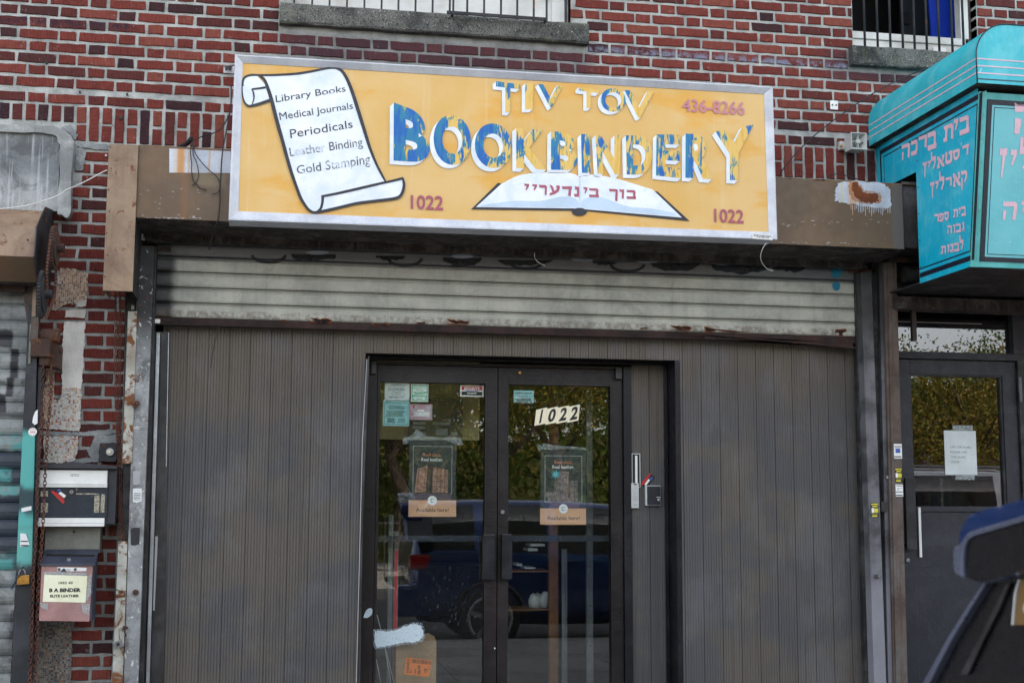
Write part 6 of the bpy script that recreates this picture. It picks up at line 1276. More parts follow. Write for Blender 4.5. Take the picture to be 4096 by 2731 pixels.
# ------------------------------------------------------------------ left neighbour: stucco block, shutter hood, gears, shutter
cb = [(-3, conc_rect[2]), (-3, T(0,0,0,1215,-.05)[1]), T(0,0,120,1205,-.05), T(0,0,350,1205,-.05), T(0,0,520,1240,-.05), T(0,0,545,1300,-.05), T(0,0,540,1568,-.05), T(0,1,535,280,-.05), T(0,1,530,370,-.05), T(0,1,380,370,-.05)]
stb = thing('stucco_block', 'grey stained stucco lintel block with a pale rounded rim at the upper left', 'lintel block')
PR('face', 'stucco', [(-3, cb[-1][1]+.0)]+[(-3, cb[1][1])]+cb[2:], -.05, .0, stb)
rim = [(-3, T(0,0,0,1155,-.07)[1]), T(0,0,60,1145,-.07), T(0,0,250,1150,-.07), T(0,0,480,1160,-.07), T(0,0,580,1190,-.07), T(0,0,650,1240,-.07), T(0,0,680,1300,-.07), T(0,0,672,1400,-.07), T(0,0,660,1568,-.07), T(0,1,650,200,-.07), T(0,1,655,380,-.07), T(0,1,620,438,-.07), T(0,1,560,400,-.07), T(0,1,525,400,-.07), T(0,1,532,250,-.07), T(0,0,548,1568,-.07), T(0,0,548,1330,-.07), T(0,0,520,1250,-.07), T(0,0,400,1218,-.07), T(0,0,150,1215,-.07), (-3, T(0,0,0,1220,-.07)[1])]
rr = random.Random(4); rim2 = []
for i in range(len(rim)):
    a, b = rim[i], rim[(i+1)%len(rim)]
    for k in range(3): u = k/3; rim2.append((a[0]+(b[0]-a[0])*u+(rr.uniform(-.003,.003) if i else 0), a[1]+(b[1]-a[1])*u+rr.uniform(-.003,.003)))
n_ = len(rim2); PR('rim', 'stucco_edge', rim2, -.075, .0, stb)
M['mortarpatch'] = paint('smeared_mortar', srgb(160,164,164), srgb(124,128,128), .95, bump=.003, bscale=40, grain=.3)
for seed, pts in enumerate(([(0,0,690,1300),(0,0,985,1325),(0,0,990,1385),(0,0,880,1372),(0,0,760,1360),(0,0,690,1340)], [(0,0,684,1340),(0,0,790,1380),(0,0,780,1470),(0,0,760,1568),(0,0,700,1568)], [(0,0,560,1165),(0,0,650,1150),(0,0,690,1210),(0,0,720,1240),(0,0,690,1290),(0,0,640,1230)])):
    pp = [T(*p, -.006) for p in pts]; out = []
    rr = random.Random(seed)
    for i in range(len(pp)):
        a, b = pp[i], pp[(i+1)%len(pp)]
        for k in range(4): u = k/4; out.append((a[0]+(b[0]-a[0])*u+rr.uniform(-.005,.005), a[1]+(b[1]-a[1])*u+rr.uniform(-.004,.004)))
    PR('mortar_smear', 'mortarpatch', out, -.008-.001*seed, .01, building)
p = T(0,0,975,1432,-.01); MB().cyl((p[0],-.012,p[1]), .007, .02, 'y', 10).build('pipe_stub', 'steel', building)

HX = T(0,1,318,700,-.55)[0]
lh = thing('shutter_housing', 'tan and brown faceted shutter housing of the neighbouring shop at the left edge', 'shutter housing')
def hz(b, Y): return T(0,1,150,b,Y)[1]
prof = [(-.02, hz(355,-.25)+.03), (-.28, hz(358,-.28)), (-.52, hz(512,-.52)), (-.55, hz(785,-.55)), (-.40, hz(1020,-.40)), (-.02, hz(1020,-.40)-.01)]
for i, (nm, mt) in enumerate((('top_cover','plate'),('upper_face','plate'),('front_face','plate'),('lower_face','fascia'),('underside','soffit'))):
    (y0,z0),(y1,z1) = prof[i], prof[i+1]; m = MB(); m.add([(-3,y0,z0),(HX,y0,z0),(HX,y1,z1),(-3,y1,z1)], [(0,1,2,3)]); m.f = [f[::-1] for f in m.f]; m.build(nm, mt, lh)
ep = [(a-.02 if a < -.05 else a, b+(.02 if i < 2 else 0)) for i, (a, b) in enumerate(prof)]; ep[3] = (ep[3][0], ep[3][1]); ep[4] = (ep[4][0]-.01, ep[4][1]-.03)
m = MB(); m.xprism(ep, HX, HX+.006); m.build('end_plate', 'iron', lh)
p = T(0,1,255,635,-.56); MB().cyl((p[0],-.56,p[1]), .006, .012, 'y', 8).build('bolt', 'rustiron', lh)
q = rc(0,1,0,1040,230,1105,-.3); B('lower_lip', 'rustbar', -3, q[1], -.30, -.26, q[2], q[3], lh)
def gear(name, X, Y, Z, R0, th, teeth, mat, lab):
    g = thing(name, lab, 'gear wheel'); m = MB(); prof = []
    for i in range(teeth*4):
        a = 2*PI*i/(teeth*4); r_ = R0 if (i % 4) in (0,1) else R0*.93; prof.append((Y+r_*math.cos(a), Z+r_*math.sin(a)))
    m.xprism(prof, X, X+th); m.build('toothed_wheel', mat, g)
    MB().cyl((X+th+.004, Y, Z), R0*.80, .008, 'x', 28).build('web', mat, g); MB().cyl((X+th+.02, Y, Z), R0*.20, .05, 'x', 14).build('hub', 'rustiron' if mat != 'iron' else 'iron', g)
    return g
GX = HX+.07
def gearpos(a, b, X): return atx(*t(0,1,a,b), X)
y1_, z1_ = gearpos(510,708,GX+.02); RG = (atx(*t(0,1,510,500),GX+.02)[1]-atx(*t(0,1,510,918),GX+.02)[1])/2
gear('chain_wheel', GX, max(y1_,-.42), z1_, RG, .022, 38, 'rustiron', 'upper rusty toothed chain wheel beside the left shutter housing')
y2_, z2_ = gearpos(432,1130,GX); RG2 = (atx(*t(0,1,430,905),GX)[1]-atx(*t(0,1,430,1350),GX)[1])/2
gear('chain_wheel', GX-.035, max(min(y2_,-.2),-.5), z2_, RG2, .018, 40, 'iron', 'lower black toothed chain wheel above the bearing block')
yA, yB = max(y1_,-.42), max(min(y2_,-.2),-.5)
dc = MB(); rr = random.Random(3)
L1 = [(GX+.012, yA-RG*1.02, z1_+.02), (GX+.0, (yA-RG+yB)/2-.02, (z1_+z2_)/2), (GX-.0, yB+.01, z2_-.02)]; L2 = [(GX+.012, yA+RG*.75, z1_-RG*.7), (GX+.02, yA+RG*.4, z2_+.02), (GX+.02, yB+.02, z2_-RG2*.5), (GX+.0, yB-.0, z2_-RG2*1.05)]
for L_ in (L1, L2):
    pts = smooth_pts(L_, 9)
    for i in range(len(pts)-1):
        a, b = Vector(pts[i]), Vector(pts[i+1]); m_ = (a+b)/2; d = (b-a); dc.cyl(m_, .009, .012, 'x', 6)
dc.build('drive_chain', 'chain', label='black roller drive chain linking the two toothed wheels at left', cat='drive chain', kind='stuff')
for (a0,b0,a1,b1) in ((205,1062,320,1070),): pass
wd = thing('timber_wedge', 'narrow brown timber piece tapering down at the left shutter edge', 'timber'); PR('wedge', 'rustpost', [T(0,1,205,1065,-.25), T(0,1,310,1062,-.25), T(0,1,290,1500,-.25), T(0,1,262,1500,-.25)], -.25, -.2, wd, bev=.002)
wd2 = thing('timber_strip', 'two pale brown slats nailed beside the lower chain wheel', 'timber'); PR('slat', 'plate', [T(0,1,300,1130,-.27), T(0,1,312,1025,-.27), T(0,1,333,1045,-.27), T(0,1,325,1340,-.27), T(0,1,290,1340,-.27)], -.27, -.25, wd2); PR('slat', 'rustpost', [T(0,1,290,1345,-.28), T(0,1,354,1345,-.28), T(0,1,345,1568,-.28), T(0,1,270,1568,-.28)], -.28, -.265, wd2)
bb_ = thing('bearing_block', 'brown cast iron bearing block under the chain wheels', 'bearing block')
q = rc(0,2,290,-20,505,160,-.26); B('body', 'rustiron', q[0], q[1]-.02, -.30, -.10, q[2]+.01, q[3], bb_, bev=.008)
q = rc(0,1,385,1445,520,1560,-.2); MB().cyl(((q[0]+q[1])/2+.01, -.22, (q[2]+q[3])/2-.01), .040, .10, 'x', 18).build('bearing', 'rustiron', bb_, bev=.004)
q = rc(0,2,470,30,530,235,-.2); B('flange', 'rustiron', q[0], q[1], -.22, -.02, q[2], q[3], bb_, bev=.003); q = rc(0,2,368,150,455,222,-.24); B('stub', 'rustiron', q[0], q[1], -.27, -.2, q[2], q[3], bb_, bev=.003)
p = T(0,2,545,82,-.15); MB().cyl((p[0], -.15, p[1]), .017, .03, 'x', 12).build('bolt', 'rustiron', bb_); q = rc(0,2,262,130,345,205,-.26); B('rib', 'plategrey', q[0], q[0]+.012, -.27, -.2, q[2]-.0, q[3]+.18, bb_)
# neighbour's shutter
LSY = -.17
ls = thing('rolling_shutter', 'closed neighbouring rolling shutter with black and turquoise graffiti at the left edge', 'rolling shutter')
lsx = T(0,2,238,300,LSY)[0]; z = T(0,3,50,1475,LSY)[1]; zt0 = T(0,1,100,1195,LSY)[1]
lp_ = (T(0,2,100,240,LSY)[1]-T(0,3,50,1475,LSY)[1])/13.4
lp_ = (T(0,2,100,95,LSY)[1]-T(0,2,100,1020,LSY)[1])/6.1
k = -3
while z+k*lp_ < zt0+.02:
    zz = z+k*lp_; pr_ = [(LSY+.01, zz), (LSY-.004, zz+.004), (LSY-.013, zz+.02), (LSY-.017, zz+lp_*.45), (LSY-.013, zz+lp_-.02), (LSY-.001, zz+lp_-.006), (LSY+.006, zz+lp_+.001), (LSY+.012, zz+lp_+.001), (LSY+.014, zz)]
    if zz > -.02: MB().xprism(pr_, -3.0, lsx).build('slat', 'slat_l', ls)
    k += 1
M['postgraf'] = paint('black_post_with_turquoise_paint', srgb(34, 36, 42), srgb(26, 28, 34), .55, grain=.25, dirt=srgb(64, 66, 72), dirt_amt=.5, boxes=[(-2.0,-1.2,zpix(0,3,200,160,-.25),zpix(0,2,200,830,-.25),srgb(84,170,164),.9,.03,.10,0),(-2.0,-1.2,zpix(0,3,200,480,-.25),zpix(0,3,200,150,-.25),srgb(96,176,168),.85,.03,.08,0),(-2.0,-1.2,zpix(0,2,200,1560,-.25),zpix(0,2,200,1330,-.25),srgb(30,34,46),.9,.03,.1,0)])
lpst = thing('shutter_guide', 'black steel guide post of the neighbouring shutter with turquoise spray and stickers', 'guide post')
strip('channel', 'postgraf', (0,1,262,350,1230), (0,3,92,262,1700), -.26, .08, lpst); strip('edge', 'iron', (0,2,350,385,230), (0,3,262,285,1700), -.245, .05, lpst)
SQ = -.2625
m_ = [(340,625),(347,628),(345,750),(320,765),(296,742),(305,690),(322,645)]
PR('sticker', 'wht', [T(0,2,a,b,SQ) for a,b in m_], SQ-.0008, SQ, None, label='torn white and violet sticker, highest on the black left post', cat='sticker')
p = T(0,2,300,828,SQ); s = MB().cyl((p[0],SQ-.0006,p[1]), .0235, .0010, 'y', 24).build('sticker', 'wht', label='round white sticker with red ring text on the black left post', cat='sticker')
for a_ in range(10):
    if a_ in (0,5): continue
    u = 2*PI*a_/10; MB().cyl((p[0]+.017*math.cos(u),SQ-.0014,p[1]+.017*math.sin(u)), .0026, .0006, 'y', 6).build('ring_print', 'red', s)
B('print_line', 'red', p[0]-.014, p[0]+.014, SQ-.0016, SQ-.0011, p[1]-.002, p[1]+.002, s)
PR('sticker', 'wht', [T(0,2,197,1528,SQ), T(0,2,290,1508,SQ), T(0,2,291,1545,SQ), T(0,2,200,1565,SQ)], SQ-.004, SQ, None, label='small curled white paper strip on the left post', cat='sticker')
s = PR('sticker', 'wht', [T(0,3,186,192,SQ), T(0,3,236,196,SQ), T(0,3,274,300,SQ), T(0,3,184,318,SQ)], SQ-.0008, SQ, None, label='torn triangular white sticker with black print above the brass padlock', cat='sticker')
for b_ in (266,304): q = rc(0,3,190,b_-5,258,b_+5,SQ); B('print_block', 'black', q[0], q[1], SQ-.0014, SQ-.0008, q[2], q[3], s)
pk = thing('padlock', 'brass padlock with bright shackle on the black left post', 'padlock')
q = rc(0,3,163,578,274,662,SQ-.02); PR('body', 'brass', [(q[0]-.001,q[2]-.001),(q[1],q[2]+.004),(q[1]-.001,q[3]+.003),(q[0],q[3]-.003)], -.30, -.278, pk, bev=.002)
MB().tube([(q[0]+.006,-.289,q[3]-.006),(q[0]+.006,-.289,q[3]+.016),(q[0]+.014,-.289,q[3]+.030),(q[0]+.024,-.289,q[3]+.033),(q[0]+.034,-.289,q[3]+.028),(q[0]+.039,-.289,q[3]+.014),(q[0]+.039,-.289,q[3]-.006)], .0035, 8).build('shackle', 'steel', pk)
MB().tube([(q[0]+.022,-.262,q[3]+.045),(q[0]+.022,-.292,q[3]+.040),(q[0]+.020,-.292,q[3]+.030)], .004, 6).build('staple', 'iron', pk)
cable('wire', 'rubber', [(0,3,190,575,-.3),(0,3,160,600,-.3),(0,3,135,650,-.3),(0,3,105,705,-.3)], .004, -.3, 'bent dark wire hanging from the brass padlock')
pk2 = thing('padlock', 'small scuffed steel padlock hanging open from the rusty strip', 'padlock')
pts = [(1035,1192),(1110,1165),(1135,1225),(1058,1260)]; PR('body', 'steel', [T(0,3,a,b,-.19) for a,b in pts], -.20, -.18, pk2, bev=.0025); PR('dark_plate', 'dark', [T(0,3,a,b,-.201) for a,b in [(1068,1202),(1092,1193),(1103,1218),(1072,1232)]], -.2025, -.1995, pk2)
cA = [T(0,3,a,b,-.19) for a,b in [(1100,1170),(1096,1120),(1090,1080),(1105,1062),(1130,1058)]]; MB().tube([(x,-.19,z) for x,z in cA], .0028, 6).build('shackle', 'steel', pk2)
ha = thing('hasp', 'rusty hasp bolts and dangling pin joining the strip and guide post', 'hasp')
for a,b in ((1135,1056),(1160,1060)): p = T(0,3,a,b,-.17); MB().cyl((p[0],-.165,p[1]), .0085, .02, 'y', 12).build('bolt_head', 'rustiron', ha)
p, q_ = T(0,3,1140,1085,-.17), T(0,3,1160,1138,-.17); MB().tube([(p[0],-.17,p[1]),(q_[0],-.172,q_[1])], .004, 6).build('pin', 'rustiron', ha)
for (b0, b1, a0, a1) in ((705,745,1065,1150),(770,775,1060,1150)): p, q_ = T(0,3,a0,b0,-.155), T(0,3,a1,b1,-.155); MB().tube([(p[0],-.153,p[1]),(q_[0],-.153,q_[1])], .0022, 5).build('old_weld', 'rustiron', st2)

# chains: every link is real, joined per chain
def chain(name, path, lab, pitch=.0165, lw=.0075, r=.0019):
    pts = [Vector(p) for p in path]; seg = [(pts[i+1]-pts[i]).length for i in range(len(pts)-1)]; tot = sum(seg); m = MB(); s_ = 0; k = 0
    while s_ < tot:
        u = s_; i = 0
        while i < len(seg)-1 and u > seg[i]: u -= seg[i]; i += 1
        c = pts[i]+(pts[i+1]-pts[i])*(u/seg[i]); c = c+Vector((math.sin(s_*9)*.002, 0, 0))
        ring = []
        for j in range(8):
            a = 2*PI*j/8; l = math.cos(a)*lw*(.95); h = math.sin(a)*pitch*.72
            ang = .5 if k % 2 else PI/2+.5
            ring.append(c+Vector((l*math.cos(ang), l*math.sin(ang), h)))
        m.tube(ring, r, 4, True); s_ += pitch; k += 1
    return m.build(name, 'chain', label=lab, cat='chain')
def cpath(L): return [at3(*t(c,r,a,b), Y) for c,r,a,b,Y in L]
chain('hoist_chain', cpath([(0,2,395,230,-.28),(0,2,392,600,-.28),(0,2,362,1000,-.28),(0,2,350,1250,-.28),(0,3,338,0,-.28),(0,3,310,500,-.28),(0,3,292,1000,-.28),(0,3,268,1700,-.28)]), 'left strand of the rusty hoist chain hanging beside the mailbox', .021, .0095, .0026)
chain('hoist_chain', cpath([(0,2,470,245,-.27),(0,2,462,500,-.27),(0,2,440,800,-.27),(0,2,418,1200,-.27),(0,3,398,0,-.27),(0,3,368,500,-.27),(0,3,345,1000,-.27),(0,3,310,1700,-.27)]), 'right strand of the rusty hoist chain crossing in front of the mailbox edge', .021, .0095, .0026)
chain('hoist_chain', cpath([(0,1,1060,1120,-.12),(0,1,1060,1560,-.12),(0,2,1062,300,-.12),(0,2,1072,600,-.12),(0,2,1085,1000,-.12),(0,2,1098,1500,-.12),(0,3,1100,262,-.12)]), 'left strand of the thin chain hanging from the tan cover', .019, .0085, .0022)
chain('hoist_chain', cpath([(0,1,1102,1120,-.12),(0,1,1100,1560,-.12),(0,2,1100,300,-.12),(0,2,1098,600,-.12),(0,2,1105,1000,-.12),(0,2,1112,1500,-.12),(0,3,1135,262,-.12)]), 'right strand of the thin chain hanging from the tan cover', .019, .0085, .0022)

# plaster band and mosaic patches left on the pier
def slab(name, mat, pts, Y, lab=None, cat=None, seed=1, ry=.003, parent=None, th=None):
    rr = random.Random(seed); pp = [T(*p, Y) for p in pts]; out = []
    for i in range(len(pp)):
        a, b = pp[i], pp[(i+1)%len(pp)]; n = max(2, int(math.hypot(a[0]-b[0], a[1]-b[1])/.012))
        for k in range(n): u = k/n; out.append((a[0]+(b[0]-a[0])*u+rr.uniform(-ry,ry), a[1]+(b[1]-a[1])*u+rr.uniform(-ry,ry)))
    PR(name, mat, out, Y, .006, parent, label=lab, cat=cat); return out
def whitecoat():
    n = N('white_adhesive_coat'); c = n.mix(n.mr(n.noise(8, 6, .7), .3, .7), srgb(236, 232, 226), srgb(208, 204, 198)); g = n.mr(n.noise(1, 5, .75, sc=(90, 90, 60)), .64, .68); c = n.mix(g, c, srgb(80, 62, 56))
    w = n.t.nodes.new('ShaderNodeTexWave'); w.inputs['Scale'].default_value = 40; n.link(n.pos, w.inputs['Vector']); c = n.mul(c, n.mix(w.outputs['Fac'], (.86,)*3, (1,)*3))
    return n.out(c, .9, 0, n.bump(n.noise(60, 5, .7), .005), .3)
M['coat'] = whitecoat()
def inside(x, z, poly):
    c = False; n = len(poly)
    for i in range(n):
        (x1_,z1_),(x2_,z2_) = poly[i], poly[(i+1)%n]
        if (z1_ > z) != (z2_ > z) and x < (x2_-x1_)*(z-z1_)/(z2_-z1_)+x1_: c = not c
    return c
def mos_mat(name, cols):
    n = N(name); cr = n.t.nodes.new('ShaderNodeValToRGB'); cr.color_ramp.interpolation = 'CONSTANT'; e = cr.color_ramp.elements
    e[0].position = 0; e[0].color = (*srgb(*cols[0][1]), 1); e[1].position = cols[1][0]; e[1].color = (*srgb(*cols[1][1]), 1)
    for p, c in cols[2:]: k = e.new(p); k.color = (*srgb(*c), 1)
    n.link(n.geo.outputs['Random Per Island'], cr.inputs[0]); c = n.mul(cr.outputs[0], n.mix(n.noise(60, 4), (.75,)*3, (1.2,)*3)); return n.out(c, .5, 0, n.bump(n.noise(100, 3), .001), .5)
M['mosaic_w'] = mos_mat('brown_mosaic', [(0,(166,122,92)),(.2,(186,148,118)),(.45,(148,106,80)),(.62,(204,180,150)),(.8,(120,80,62)),(.9,(70,48,44)),(.95,(176,158,136))])
M['mosaic_g'] = mos_mat('grey_mosaic', [(0,(188,186,184)),(.35,(206,204,200)),(.6,(166,164,166)),(.76,(186,150,120)),(.86,(170,104,66)),(.93,(98,84,84)),(.97,(190,160,110))])
M['mosaic_d'] = mos_mat('dirty_mosaic', [(0,(120,112,104)),(.2,(84,82,84)),(.4,(132,124,112)),(.55,(60,60,66)),(.7,(150,140,126)),(.82,(146,110,84)),(.92,(104,96,92))])
M['grout'] = paint('pale_grout', srgb(214,208,196), srgb(186,180,168), .9, grain=.2); M['grout_d'] = paint('dirty_grout', srgb(150,144,136), srgb(110,106,104), .9, grain=.3)
def mosaic(pts, Y, mat, grout, lab, seed, pitch=.0116):
    poly = slab('mosaic_patch', grout, pts, Y, lab, 'tile patch', seed, .004); par = [o for o in COL.objects if o.get('label') == lab][0]
    m = MB(); rr = random.Random(seed); xs = [p[0] for p in poly]; zs = [p[1] for p in poly]; x = min(xs)
    while x < max(xs):
        z = min(zs)
        while z < max(zs):
            a, b = x+rr.uniform(-.0005,.0005), z+rr.uniform(-.0005,.0005); h = pitch*.80
            if inside(a+h/2, b+h/2, poly) and inside(a, b, poly) and rr.random() > .02: y = Y-.0016+rr.uniform(-.0006,.0006); m.add([(a,y,b),(a+h,y,b),(a+h,y,b+h),(a,y,b+h),(a,Y+.001,b),(a+h,Y+.001,b),(a+h,Y+.001,b+h),(a,Y+.001,b+h)], [(0,1,2,3),(1,0,4,5),(2,1,5,6),(3,2,6,7),(0,3,7,4)])
            z += pitch
        x += pitch
    m.build('mosaic_tiles', mat, par, kind='stuff')
mosaic([(0,1,555,895),(0,1,690,900),(0,1,700,915),(0,1,745,925),(0,1,805,940),(0,1,800,1150),(0,1,790,1190),(0,1,700,1215),(0,1,600,1225),(0,1,540,1250),(0,1,500,1290),(0,1,480,1270),(0,1,495,1160),(0,1,530,1010)], -.012, 'mosaic_w', 'grout', 'brown and cream mosaic tile patch beside the chain wheels', 3)
slab('adhesive_band', 'coat', [(0,1,700,1190),(0,1,795,1180),(0,1,792,1245),(0,1,700,1250)], -.010, 'small white adhesive scrap at the foot of the top mosaic patch', 'adhesive patch', 4)
slab('adhesive_band', 'coat', [(0,1,600,1280),(0,1,785,1275),(0,1,780,1350),(0,1,600,1345)], -.010, 'short white adhesive rectangle between two mortar joints on the pier', 'adhesive patch', 6)
slab('adhesive_band', 'coat', [(0,1,590,1390),(0,1,782,1385),(0,1,775,1568),(0,2,768,100),(0,2,760,300),(0,2,745,440),(0,2,570,440),(0,2,568,100),(0,1,580,1500)], -.011, 'tall white adhesive strip down the middle of the brick pier', 'adhesive patch', 5, .004)
mosaic([(0,2,572,430),(0,2,700,418),(0,2,745,450),(0,2,740,650),(0,2,730,820),(0,2,600,815),(0,2,455,800),(0,2,470,640),(0,2,490,540),(0,2,550,530)], -.012, 'mosaic_g', 'grout', 'grey and rust mosaic tile patch below the white strip', 7)
mosaic([(0,2,425,250),(0,2,500,250),(0,2,492,540),(0,2,462,660),(0,2,452,800),(0,2,400,790),(0,2,400,500)], -.011, 'mosaic_w', 'grout', 'narrow brown mosaic strip behind the left hoist chain', 8)
mosaic([(0,2,400,868),(0,2,560,866),(0,2,718,872),(0,2,712,990),(0,2,690,1090),(0,2,560,1115),(0,2,400,1110),(0,2,405,980)], -.012, 'mosaic_g', 'grout', 'pale mosaic tile patch just above the dark wall cabinet', 9)
mosaic([(0,3,350,1000),(0,3,660,1005),(0,3,655,1190),(0,3,600,1215),(0,3,660,1260),(0,3,650,1450),(0,3,640,1700),(0,3,290,1700),(0,3,320,1400)], -.012, 'mosaic_d', 'grout_d', 'sooty mosaic tile patch below the mailbox', 10)
for i, pts in enumerate(([(0,2,395,822),(0,2,740,830),(0,2,1060,800),(0,2,1065,842),(0,2,860,860),(0,2,700,862),(0,2,395,860)], [(0,2,870,862),(0,2,1060,850),(0,2,1070,930),(0,2,915,935),(0,2,905,1100),(0,2,700,1120),(0,2,740,1070),(0,2,830,1070),(0,2,800,1000),(0,2,850,930)])):
    slab('mortar_smear', 'mortarpatch', pts, -.005-.001*i, None, None, 20+i, .004, building)
eb = thing('button_box', 'square dark electrical box with a round cream push button on the pier', 'switch box')
q = rc(0,2,912,930,1075,1105,-.05); B('box', 'iron', q[0], q[1], -.05, .0, q[2], q[3], eb, bev=.006); p = T(0,2,1010,1012,-.06)
MB().cyl((p[0],-.058,p[1]), .022, .018, 'y', 20).build('collar', 'plasticgrey', eb, bev=.002); MB().cyl((p[0]-.003,-.071,p[1]), .010, .012, 'y', 14).build('button', 'cream', eb)
for a,b in ((948,942),(948,1090)): p = T(0,2,a,b,-.05); MB().cyl((p[0],-.052,p[1]), .004, .004, 'y', 8).build('screw', 'rustiron', eb)
scrib('black',0,2,965,1050,940,968,2,-.0508,eb)
cab = thing('display_cabinet', 'dark wall cabinet with white rails and worn blue board on the left pier', 'cabinet')
CY = -.20
q = rc(0,2,328,1165,985,1568,CY); zb_c = T(0,3,650,52,CY)[1]; zt_c = T(0,2,650,1178,CY)[1]; x0c, x1c = T(0,2,330,1300,CY)[0], T(0,2,985,1300,CY)[0]
B('case', 'cabinet', x0c-.03, x1c+.05, CY+.012, -.0, zb_c-.035, zt_c+.012, cab, bev=.003)
ht = [T(0,2,275,1160,CY-.03), T(0,2,280,1138,CY-.03), T(0,2,480,1120,CY-.03), T(0,2,690,1104,CY-.03), T(0,2,880,1125,CY-.03), T(0,2,1075,1140,CY-.03), T(0,2,1075,1168,CY-.03)]; PR('hood', 'cabinet', ht, CY-.03, -.0, cab, bev=.002)
q = rc(0,2,335,1180,985,1300,CY); B('top_panel', 'white', q[0], q[1], CY-.004, CY+.0115, q[2], q[3], cab); q = rc(0,2,325,1296,985,1337,CY-.01)
for k_ in range(3): zz = q[2]+(q[3]-q[2])*k_/3; B('white_rail', 'white', q[0], q[1], CY-.016+.004*(k_%2), CY-.0045, zz+.0006, zz+(q[3]-q[2])/3-.0006, cab)
line('24 HR EMERGENCY','black',0,2,645,732,1217,CY-.0046,cab); line('(888) 774-6652','black',0,2,648,728,1232,CY-.0046,cab)
q = rc(0,2,345,1342,985,1568,CY); B('blue_board', 'cabblue', q[0], q[1], CY-.001, CY+.0113, zb_c+.002, q[3], cab); p = T(0,2,658,1380,CY); MB().cyl((p[0],CY-.003,p[1]), .011, .006, 'y', 18).build('lock_cylinder', 'steel', cab); MB().cyl((p[0],CY-.0065,p[1]), .003, .002, 'y', 8).build('key_slot', 'black', cab)
B('bottom_rail', 'white', x0c-.004, x1c-.006, CY-.018, CY+.011, T(0,3,650,130,CY-.018)[1], zb_c, cab, bev=.002); B('rail_groove', 'lightspot', x0c-.004, x1c-.006, CY-.0186, CY-.018, T(0,3,650,103,CY-.018)[1], T(0,3,650,99,CY-.018)[1], cab)
M['tornpaint'] = filmy('torn_paint_residue', srgb(190, 182, 160), .5)
for a0,b0,a1,b1 in ((865,1410,912,1568),(925,1400,962,1568),(700,1392,905,1402),(372,1370,440,1420),(375,1480,440,1568)): q = rc(0,2,a0,b0,a1,b1,CY-.002); B('paint_residue', 'tornpaint', q[0], q[1], CY-.0022, CY-.0012, q[2], q[3], cab)
card('sticker', [(540,1337),(640,1412),(578,1487),(467,1375)], 0,2, CY-.002, 'tilted black and red business card on the dark blue cabinet board')
bp2 = thing('back_plate', 'plain aged grey plate between the cabinet and the mailbox', 'plate'); q = rc(0,3,413,136,917,342,-.12); B('plate', 'plategrey', q[0], q[1], -.12, -.0, q[2]-.02, q[3], bp2, bev=.002); p = T(0,3,680,180,-.121); B('square_hole', 'hole', p[0]-.006, p[0]+.006, -.1215, -.118, p[1]-.005, p[1]+.005, bp2)
p = T(0,3,628,265,-.121); MB().cyl((p[0],-.1205,p[1]), .003, .002, 'y', 8).build('screw', 'rustiron', bp2)
mb = thing('mailbox', 'slate and worn copper wall mailbox with sloping slotted lid and yellow paper label', 'mailbox')
MY0, MY1 = -.14, -.28
xl, xr_ = T(0,3,372,750,MY1)[0], T(0,3,850,750,MY1)[0]; zt1 = T(0,3,620,485,MY1)[1]; zb1 = T(0,3,600,997,MY1)[1]; zt2 = T(0,3,660,345,MY0)[1]
xl2 = xl; 
m = MB(); m.xprism([(MY1+.004, zb1), (MY1+.004, zt1-.01), (MY0, zt2-.012), (-.122, zt2-.012), (-.122, zb1)], xl, xr_); m.build('body', 'mailgrey', mb, bev=.002)
pf = [T(0,3,358,995,MY1), T(0,3,820,1001,MY1), T(0,3,852,490,MY1), T(0,3,383,486,MY1)]; PR('front_panel', 'copper', pf, MY1-.001, MY1+.004, mb)
m = MB(); m.xprism([(MY1-.010, zt1-.004), (MY1-.010, zt1+.008), (MY0-.0, zt2+.004), (MY0+.004, zt2-.004)], xl-.006, xr_+.008); m.build('lid', 'mailgrey', mb, bev=.0015)
def lidpt(a, b):
    # on the sloping lid
    d = FW*F_PX+RT*(t(0,3,a,b)[0]-2048)-UP*(t(0,3,a,b)[1]-1365.5); y0, z0, y1, z1 = MY1-.010, zt1+.008, MY0, zt2+.004
    n = Vector((0, -(z1-z0), (y1-y0))); k_ = (Vector((0,y0,z0))-CAM).dot(n)/d.dot(n); return CAM+d*k_
L4 = [lidpt(425,400), lidpt(870,407), lidpt(875,392), lidpt(430,384)]; nn = Vector((0,-.004,.004)); m = MB(); m.add([p+nn*.4 for p in L4], [(0,1,2,3)]); m.build('slot', 'hole', mb); mirror_fix([o for o in COL.objects if o.parent == mb and o.name.startswith('slot')][0].data, (0,-1,1))
p = lidpt(634,441)+Vector((0,-.003,.003)); MB().cyl(p, .011, .005, 'y', 18).build('lock_cylinder', 'steel', mb)
LY = MY1-.002
lb_ = [(408,570),(802,584),(785,828),(392,820)]; PR('paper_label', 'label', [T(0,3,a,b,LY) for a,b in lb_], LY-.001, LY, mb)
for body, a0, a1, b, h, bo in (('1022 43',538,667,647,20,.03),('B A BINDER',452,742,715,32,.05),('ELITE LEATHER',460,726,768,21,.04)): line(body,'black',0,3,a0,a1,b,LY-.0016,mb,h=h,bold=bo)
st_ = PR('paper_strip', 'wht', [T(0,3,a,b,LY) for a,b in [(527,503),(795,508),(792,540),(525,540)]], LY-.0009, LY, mb); line('022','grey_ink',0,3,612,648,529,LY-.0016,mb,h=14,bold=.02); PR('strip_tear', 'mailgrey', [T(0,3,a,b,LY) for a,b in [(548,545),(585,513),(600,520),(612,545)]], LY-.0014, LY, mb)
